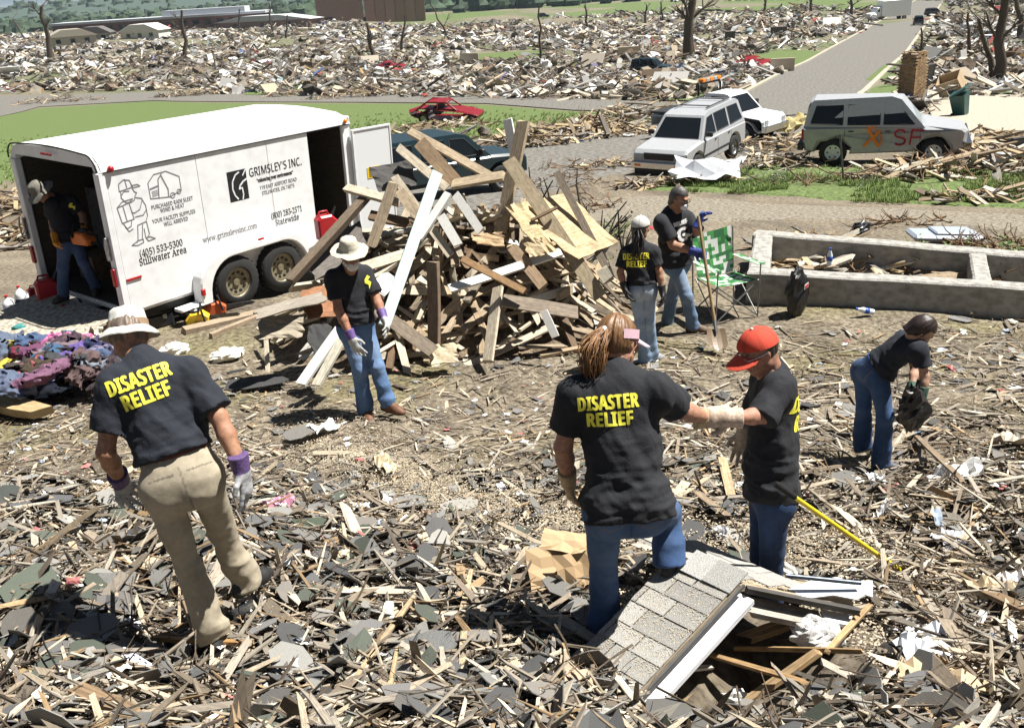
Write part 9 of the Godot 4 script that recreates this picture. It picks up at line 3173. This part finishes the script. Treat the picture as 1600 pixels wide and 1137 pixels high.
	var sticks := [
		["weathered grey plank end at the left edge, near the clothes", Vector3(-5.669,0.035,-9.17), Vector3(-4.836,0.082,-8.643), 0.2, 0.1, Color(0.5, 0.37, 0.2)],
		["thick dark branch like stick at the left", Vector3(-2.866,0.954,-4.542), Vector3(-3.046,0.548,-5.821), 0.03, 0.03, Color(0.17, 0.13, 0.09)],
		["orange brown lath below the walking man's feet", Vector3(-1.939,0.856,-3.918), Vector3(-1.379,0.937,-3.723), 0.035, 0.02, Color(0.36, 0.2, 0.08)],
		["dark stick leaning on the orange brown lath", Vector3(-1.907,0.826,-4.291), Vector3(-1.654,0.889,-3.795), 0.03, 0.025, Color(0.23, 0.17, 0.11)],
		["brown board at the bottom left edge", Vector3(-1.842,1.329,-3.004), Vector3(-1.56,1.337,-2.841), 0.08, 0.03, Color(0.22, 0.15, 0.09)],
		["pale upright lath in the centre debris", Vector3(-0.35,0.841,-3.957), Vector3(-0.324,0.617,-4.678), 0.03, 0.012, Color(0.56, 0.44, 0.28)],
		["second pale lath just below the upright one", Vector3(-0.315,1.023,-3.376), Vector3(-0.325,0.832,-3.992), 0.035, 0.012, Color(0.5, 0.4, 0.26)],
		["thin yellow stick standing at the bottom centre", Vector3(-0.601,1.184,-2.961), Vector3(-0.641,0.922,-3.644), 0.02, 0.012, Color(0.58, 0.44, 0.26)],
		["crooked long lath in the centre left debris", Vector3(-0.793,1.02,-3.331), Vector3(-0.617,0.708,-4.372), 0.03, 0.016, Color(0.4, 0.3, 0.19)],
		["brown crossing lath on top at the lower right", Vector3(0.95,0.788,-3.268), Vector3(1.304,0.978,-3.357), 0.06, 0.02, Color(0.38, 0.26, 0.14)],
		["crossing lath meeting the white lump", Vector3(1.335,1.006,-3.323), Vector3(1.712,0.888,-3.775), 0.03, 0.016, Color(0.42, 0.29, 0.15)],
		["long brown lath below the hole of the roof piece", Vector3(0.84,0.823,-3.578), Vector3(1.19,0.971,-3.179), 0.03, 0.016, Color(0.36, 0.23, 0.11)],
		["straight tan lath right of the hole", Vector3(1.034,0.721,-3.716), Vector3(1.441,1.076,-3.232), 0.025, 0.02, Color(0.4, 0.26, 0.12)],
		["tan splintered wedge in front of the hole", Vector3(1.092,0.749,-3.758), Vector3(1.341,0.853,-3.74), 0.07, 0.03, Color(0.42, 0.3, 0.17)],
		["tall torn tan strip between the couple", Vector3(1.614,0.284,-6.452), Vector3(1.503,0.389,-5.715), 0.07, 0.01, Color(0.55, 0.42, 0.26)],
		["brown plank right of the torn tan strip", Vector3(1.259,0.381,-5.801), Vector3(1.398,0.449,-5.325), 0.05, 0.02, Color(0.3, 0.23, 0.16)],
		["white batten at the bottom below the roof piece", Vector3(0.575,0.886,-3.399), Vector3(0.855,0.8,-3.505), 0.03, 0.014, Color(0.66, 0.64, 0.58)],
		["white stick standing at the right frame edge", Vector3(2.222,1.02,-3.441), Vector3(2.039,1.167,-3.089), 0.035, 0.015, Color(0.72, 0.7, 0.65)],
		["brown roof batten at the lower right", Vector3(2.329,0.882,-3.823), Vector3(2.333,1.018,-3.503), 0.08, 0.02, Color(0.22, 0.15, 0.09)],
		["dark plank right of the bending woman's feet", Vector3(3.336,0.157,-6.843), Vector3(3.159,0.392,-5.73), 0.05, 0.02, Color(0.25, 0.19, 0.13)],
		["grey stick running to the bending woman's bag", Vector3(2.125,0.307,-6.097), Vector3(2.668,0.133,-6.482), 0.04, 0.02, Color(0.24, 0.19, 0.14)]]
	for q in sticks:
		var d := Vector3(0, 0.11, 0)
		one("stick", board_mesh(q[1].distance_to(q[2]), q[3], q[4], q[5], 0.5), M.wood, q[0], "stick", between(q[1] + d, q[2] + d, Vector3.UP, rng.randf_range(-0.3, 0.3)))


func near_heaps() -> void:
	# splintered boards heaped beside the street and round the wrecked car
	rng.seed = 313
	var pal := [Color(0.45, 0.34, 0.2), Color(0.55, 0.45, 0.3), Color(0.3, 0.23, 0.15), Color(0.2, 0.15, 0.1), Color(0.62, 0.58, 0.5), Color(0.36, 0.28, 0.19), Color(0.24, 0.22, 0.2)]
	var bs := []
	for k in 6:
		bs.append(board_mesh(1.0, rng.randf_range(0.05, 0.14), 0.03, Color.WHITE, 0.5))
	var tg := twig_mesh(1.2, 0.02, Color.WHITE, 3)
	var H := [
		[Vector3(3.671,-3.14,-44.285), 4.2, 2.2, 0.8, 330], [Vector3(7.439,-3.824,-52.804), 3.5, 2.2, 0.9, 260], [Vector3(1.167,-2.904,-41.447), 2.6, 1.6, 0.7, 160], [Vector3(-4.469,-3.14,-44.28), 2.2, 1.6, 0.9, 170], [Vector3(-6.666,-3.477,-48.466), 1.4, 1.2, 0.5, 80],
		[Vector3(-2.964,-4.193,-57.317), 3.0, 1.4, 0.4, 120], [Vector3(3.786,-2.011,-30.727), 1.5, 1.0, 0.2, 60], [Vector3(4.757,-1.422,-24.716), 1.9, 0.7, 0.25, 110], [Vector3(8.209,-1.721,-27.713), 1.7, 1.2, 0.4, 110],
		[Vector3(9.364,-2.222,-33.265), 1.6, 1.2, 0.45, 90], [Vector3(12.183,-1.29,-23.402), 3.2, 1.8, 0.4, 190], [Vector3(14.04,-1.551,-26.014), 2.4, 1.3, 0.5, 130], [Vector3(10.418,-0.775,-18.602), 1.8, 1.0, 0.2, 90],
		[Vector3(10.993,-2.353,-34.831), 1.4, 0.9, 0.35, 70], [Vector3(15.446,-1.898,-29.478), 2.2, 1.4, 0.35, 120], [Vector3(8.8,-1.259,-23.091), 2.4, 0.4, 0.06, 40], [Vector3(15.511,-2.059,-31.305), 3.0, 1.0, 0.3, 100], [Vector3(-22.502,-6.92,-108.348), 4.0, 2.0, 0.6, 120], [Vector3(-37.134,-7.205,-118.709), 5.0, 1.6, 0.8, 160], [Vector3(-14.012,-6.478,-98.779), 6.0, 2.0, 0.7, 150], [Vector3(-54.843,-7.217,-121.455), 6.0, 2.0, 0.8, 120],
		[Vector3(4.83,-0.257,-14.346), 0.8, 0.5, 0.05, 70], [Vector3(4.781,-0.05,-12.272), 1.6, 0.5, 0.18, 130], [Vector3(6.379,-0.05,-11.724), 1.0, 0.4, 0.15, 90], [Vector3(-11.764,-1.116,-21.661), 2.0, 1.6, 0.5, 120], [Vector3(-15.284,-1.851,-29.005), 2.5, 1.6, 0.6, 120], [Vector3(7.178,-0.447,-15.973), 0.8, 0.4, 0.1, 16], [Vector3(7.082,-0.115,-13.123), 0.7, 0.4, 0.14, 30]]
	H.append([Vector3(1.761,-1.564,-26.14), 1.3, 1.0, 0.9, 40])
	H.append([Vector3(1.76,-1.047,-20.973), 0.9, 0.7, 0.4, 30])
	var far_x := []
	var far_c := []
	var tx := []
	var tc := []
	var n_single := 0
	for h in H:
		var small: float = 0.45 if h[1] < 2.0 else 1.0
		for i in h[4]:
			var a := rng.randf() * TAU
			var r := sqrt(rng.randf())
			var p := Vector3(h[0].x + cos(a) * r * h[1], 0, h[0].z + sin(a) * r * h[2])
			var y: float = maxf(0.0, h[3] * (1.0 - r * r)) * rng.randf_range(0.3, 1.05) + 0.05
			var k := rng.randi() % bs.size()
			var l := rng.randf_range(0.35, 1.8) * small
			var w := rng.randf_range(0.7, 1.5) * (0.6 + 0.4 * small)
			var b := Basis(Vector3.UP, rng.randf() * TAU) * Basis(Vector3.BACK, rng.randf_range(-0.45, 0.45)) * Basis(Vector3.RIGHT, rng.randf_range(-0.6, 0.6))
			var t := Transform3D(b * Basis.from_scale(Vector3(l, w, w)), on(p.x, p.z, y))
			if rng.randf() < (0.25 if h[4] > 40 else 0.95):
				tx.append(t)
				tc.append(Color(1.7, 1.4, 1.1) * rng.randf_range(0.6, 1.6))
			else:
				far_x.append([k, t, pal[rng.randi() % pal.size()] * rng.randf_range(0.7, 1.15)])
	for k in bs.size():
		var xs := []
		var cs := []
		for q in far_x:
			if q[0] == k:
				xs.append(q[1])
				cs.append(q[2])
		scatter("rubble", bs[k], M.wood, xs, cs, "")
	scatter("brushwood", tg, M.bark, tx, tc, "")
	# odd things round the wrecked car
	var B := [[Vector3(13.444,-1.488,-25.382), Vector3(0.45, 0.3, 0.3), Color(0.03, 0.07, 0.3), "blue cool box right of the wrecked car"], [Vector3(12.87,-1.469,-25.186), Vector3(0.4, 0.25, 0.3), Color(0.4, 0.02, 0.03), "red crate beside the blue cool box"], [Vector3(14.42,-1.522,-25.716), Vector3(0.8, 0.6, 0.1), Color(0.02, 0.02, 0.022), "black panel at the right edge past the wrecked car"], [Vector3(13.165,-1.368,-24.182), Vector3(0.3, 0.35, 0.25), Color(0.7, 0.72, 0.76), "white box between cool box and black panel"]]
	for q in B:
		var m := MB.new()
		m.col = q[2]
		m.cbox(q[1], 0.03)
		m.cbox(Vector3(q[1].x * 1.04, 0.04, q[1].z * 1.04), 0.01, Transform3D(Basis(), Vector3(0, q[1].y * 0.5, 0)))
		one("crate", m.done(), M.plastic, q[3], "box", Transform3D(Basis(Vector3.UP, 0.3), q[0] + Vector3(0, q[1].y * 0.5, 0)))
	one("yellow_tarp", sheet_mesh(2.2, 1.1, Color(0.6, 0.5, 0.24), 0.7, 12), M.cloth, "crumpled pale yellow sheet between the two silver cars", "tarp", Transform3D(Basis(Vector3.UP, 0.3), Vector3(11.734,-2.658,-38.499) + Vector3(0, 0.35, 0)))
	var wm := MB.new()
	wm.col = Color(0.5, 0.5, 0.48)
	for i in 60:
		var p := Vector3(rng.randf_range(-1, 1) * 1.5, rng.randf_range(0, 0.35), rng.randf_range(-1, 1) * 0.5)
		var q := p + Vector3(rng.randf_range(-1, 1), rng.randf_range(-0.2, 0.4), rng.randf_range(-1, 1)) * 0.5
		wm.tube([p, (p + q) * 0.5 + Vector3(0, rng.randf_range(-0.1, 0.2), 0), q], [0.006, 0.006, 0.006], 3, false)
	var ft := one("fence_mesh", wm.done(), M.steel, "crumpled wire fence netting in front of the wrecked car", "fence", Transform3D(Basis(Vector3.UP, -0.5), Vector3(7.782,-1.244,-22.936)))
	part("fence_post", tube_mesh([Vector3(0.75, 0, 0.0), Vector3(0.55, 1.25, -0.1)], [0.025, 0.025], Color(0.35, 0.35, 0.33)), M.steel, ft)
	weed(Vector3(2.07,-0.511,-16.491), 0.5, 160, "leafy green shrub behind the plywood sheet")
	weed(Vector3(1.735,-0.405,-15.612), 0.35, 90, "smaller shrub at the plywood's corner")
	weed(Vector3(7.726,-1.756,-28.057), 0.5, 90, "low dark green shrub between the two silver cars")


# ---------------------------------------------------------------- the debris underfoot
func density(x: float, d: float) -> float:
	# thick on the mound and to the right, thin on the trodden ground by the lumber
	var k := ss(7.4, 6.0, d + 0.85 * (x + 0.5) * ss(0.5, -3.0, x))
	var r := ss(1.0, 2.2, x) * ss(9.6, 7.5, d) * 0.85
	var open_ := 0.8 * ss(10.6, 9.2, d)
	if x < -2.6:
		open_ *= ss(-5.0, -2.6, x)
	return maxf(maxf(k, r), open_)


func ridge(x: float, d: float) -> float:
	# the pale dusty crest of the mound
	return exp(-((d - lin([[-3.0, 8.2], [-1.4, 7.1], [-0.45, 6.2], [0.25, 5.6], [1.0, 5.4], [1.9, 4.9], [3.0, 4.9]], x)) / 0.42) ** 2) * ss(-2.6, -1.6, x) * ss(2.6, 1.8, x)


func build_debris() -> void:
	rng.seed = 2024
	var woods := [Color(0.2, 0.165, 0.125), Color(0.27, 0.225, 0.175), Color(0.36, 0.3, 0.23), Color(0.46, 0.385, 0.285), Color(0.15, 0.12, 0.09), Color(0.31, 0.275, 0.23), Color(0.54, 0.46, 0.35), Color(0.24, 0.21, 0.175), Color(0.36, 0.25, 0.14), Color(0.24, 0.225, 0.2), Color(0.42, 0.38, 0.32), Color(0.62, 0.54, 0.43), Color(0.12, 0.095, 0.075), Color(0.58, 0.52, 0.44)]
	var roofs := [Color(0.12, 0.12, 0.12), Color(0.2, 0.195, 0.19), Color(0.27, 0.265, 0.25), Color(0.35, 0.34, 0.315), Color(0.07, 0.07, 0.07), Color(0.1, 0.115, 0.09), Color(0.26, 0.25, 0.23), Color(0.14, 0.135, 0.125), Color(0.2, 0.185, 0.165)]
	var barks := [Color(0.9, 0.85, 0.8), Color(1.3, 1.2, 1.05), Color(1.9, 1.7, 1.4), Color(0.7, 0.65, 0.6), Color(2.4, 2.1, 1.7)]
	var scraps := [Color(0.72, 0.72, 0.72), Color(0.66, 0.66, 0.62), Color(0.5, 0.42, 0.3), Color(0.74, 0.75, 0.78), Color(0.55, 0.45, 0.32), Color(0.4, 0.3, 0.2), Color(0.6, 0.58, 0.52), Color(0.4, 0.14, 0.13), Color(0.3, 0.36, 0.44), Color(0.48, 0.46, 0.44)]
	# [object name, label, category, group, number, palette, material, maker, smallest, largest]
	var K := [
		["splinter", "one of the splintered wood slivers strewn over the debris ground", "splinter", "wood slivers over the debris ground", 13000, woods, M.wood, func(c): return board_mesh(1.0, rng.randf_range(0.06, 0.13), rng.randf_range(0.03, 0.05), c, 0.9), 0.04, 0.45],
		["broken_board", "one of the broken flat boards strewn over the debris ground", "board", "broken boards over the debris ground", 1700, woods, M.wood, func(c): return board_mesh(1.0, rng.randf_range(0.16, 0.3), rng.randf_range(0.035, 0.06), c, 0.8), 0.1, 0.42],
		["shingle_scrap", "one of the torn grey shingle scraps strewn over the debris ground", "shingle", "shingle scraps over the debris ground", 3000, roofs, M.shingle, func(c): return flake_mesh(0.5, rng.randf_range(0.28, 0.5), 0.03, c, 8, 0.35, 0.4), 0.05, 0.34],
		["twig", "one of the dead twigs strewn over the debris ground", "twig", "twigs over the debris ground", 3800, barks, M.bark, func(c): return twig_mesh(1.0, 0.016, c, 2), 0.1, 0.55],
		["litter_scrap", "one of the small torn paper and plaster scraps on the debris ground", "scrap", "scraps over the debris ground", 1300, scraps, M.paper, func(c): return sheet_mesh(1.0, rng.randf_range(0.4, 0.8), c, 0.5, 4, 0.01), 0.03, 0.13]]
	for k in K:
		var all := []
		var tries := 0
		while all.size() < k[4] and tries < 90000:
			tries += 1
			var d := 2.3 + 8.4 * pow(rng.randf(), 1.35)
			var x := rng.randf_range(-1.0, 1.0) * (0.64 * d + 0.5)
			if rng.randf() > density(x, d):
				continue
			if d > 8.7 and absf(x + 0.5) < 1.6 and rng.randf() < 0.3:
				continue
			if k[0] == "shingle_scrap" and (d > 6.8 or x > 1.6) and rng.randf() < 0.8:
				continue
			if k[0] == "broken_board" and d > 7.0 and rng.randf() < 0.7:
				continue
			if rng.randf() < 0.62 * ridge(x, d):
				continue
			# and the spot where the woman stands
			if absf(x - 0.37) < 0.2 and d > 3.35 and d < 4.0:
				continue
			# leave the roof piece clear
			if x > 0.42 and x < 1.75 and d > 3.05 - 0.25 * ss(1.1, 0.6, x) and d < 4.35:
				continue
			var u := pow(rng.randf(), 2.3)
			var s := lerpf(k[8], k[9], u)
			if d > 6.5:
				s = minf(s, lerpf(k[9], k[9] * 0.45, ss(6.5, 8.0, d) * (0.0 if x > 1.2 else 1.0)))
			var lift := (0.02 + 0.1 * pow(rng.randf(), 1.3) * ss(8.0, 5.0, d))
			var tilt := 0.3 * ss(8.5, 5.0, d) + 0.06
			var yaw := rng.randf() * TAU
			var t := lie(on(x, -d, lift), yaw, rng.randfn(0.0, 1.0) * tilt, rng.randfn(0.0, 1.0) * tilt)
			var wide := rng.randf_range(0.55, 1.35) if s < 0.2 else rng.randf_range(0.4, 1.0)
			var sc := Vector3(s, s if s < 0.15 else 0.15 + (s - 0.15) * 0.3, s * wide)
			if k[0] in ["shingle_scrap", "litter_scrap"]:
				sc = Vector3(s, s * 0.5 if k[0] == "litter_scrap" else 0.15, s)
			t.basis = t.basis * Basis.from_scale(sc)
			all.append([s / d, t, rng.randi()])
		all.sort_custom(func(a, b): return a[0] > b[0])
		var pal: Array = k[5]
		var meshes := []
		for i in 36:
			meshes.append(k[7].call(pal[i % pal.size()] * rng.randf_range(0.8, 1.2)))
		for i in mini(300, all.size()):
			one(k[0], meshes[all[i][2] % 36], k[6], k[1], k[2], all[i][1], k[3])
		var base := []
		for i in 5:
			base.append(k[7].call(Color.WHITE))
		for v in 5:
			var xs := []
			var cs := []
			for i in range(300, all.size()):
				if all[i][2] % 5 == v:
					xs.append(all[i][1])
					var h: int = (all[i][2] / 7) % 1000
					cs.append(pal[h % pal.size()] * (0.65 + 0.6 * ((h / 11) % 40) / 40.0))
			scatter("rubble", base[v], k[6], xs, cs, "")
	# sawdust and wood chips
	var chip := flake_mesh(0.5, 0.3, 0.12, Color.WHITE, 5, 0.2, 0.4)
	var xs := []
	var cs := []
	for i in 42000:
		var x: float
		var d: float
		if i < 22000:
			# along the pale ridge and over the roof piece
			var t := rng.randf()
			x = lerpf(-1.9, 2.2, t) + rng.randfn(0.0, 0.2)
			d = lin([[-3.0, 8.2], [-1.4, 7.1], [-0.45, 6.2], [0.25, 5.6], [1.0, 5.4], [1.9, 4.9], [3.0, 4.9]], x) + rng.randfn(0.0, 0.35)
			if i % 4 == 0:
				x = rng.randf_range(0.4, 1.9)
				d = rng.randf_range(3.2, 4.7)
		else:
			d = 2.3 + 9.0 * pow(rng.randf(), 1.2)
			x = rng.randf_range(-1.0, 1.0) * (0.64 * d + 0.5)
			if rng.randf() > density(x, d) + 0.12:
				continue
		var s := rng.randf_range(0.007, 0.022)
		if x > 0.62 and x < 1.5 and d > 2.95 and d < 4.2:
			continue
		var on_roof := x > 0.5 and x < 1.5 and d > 3.3 and d < 4.2
		xs.append(Transform3D(Basis(Vector3.UP, rng.randf() * TAU) * Basis(Vector3.RIGHT, rng.randf_range(-0.4, 0.4)) * Basis.from_scale(Vector3.ONE * s), on(x, -d, 0.022 + (rng.randf() * 0.1 if i % 2 and d < 7.0 else 0.0) if not on_roof else 0.08)))
		cs.append(Color(0.5, 0.43, 0.32).lerp(Color(0.25, 0.2, 0.14), rng.randf()) * rng.randf_range(0.7, 1.25))
	scatter("gravel", chip, M.far, xs, cs, "")
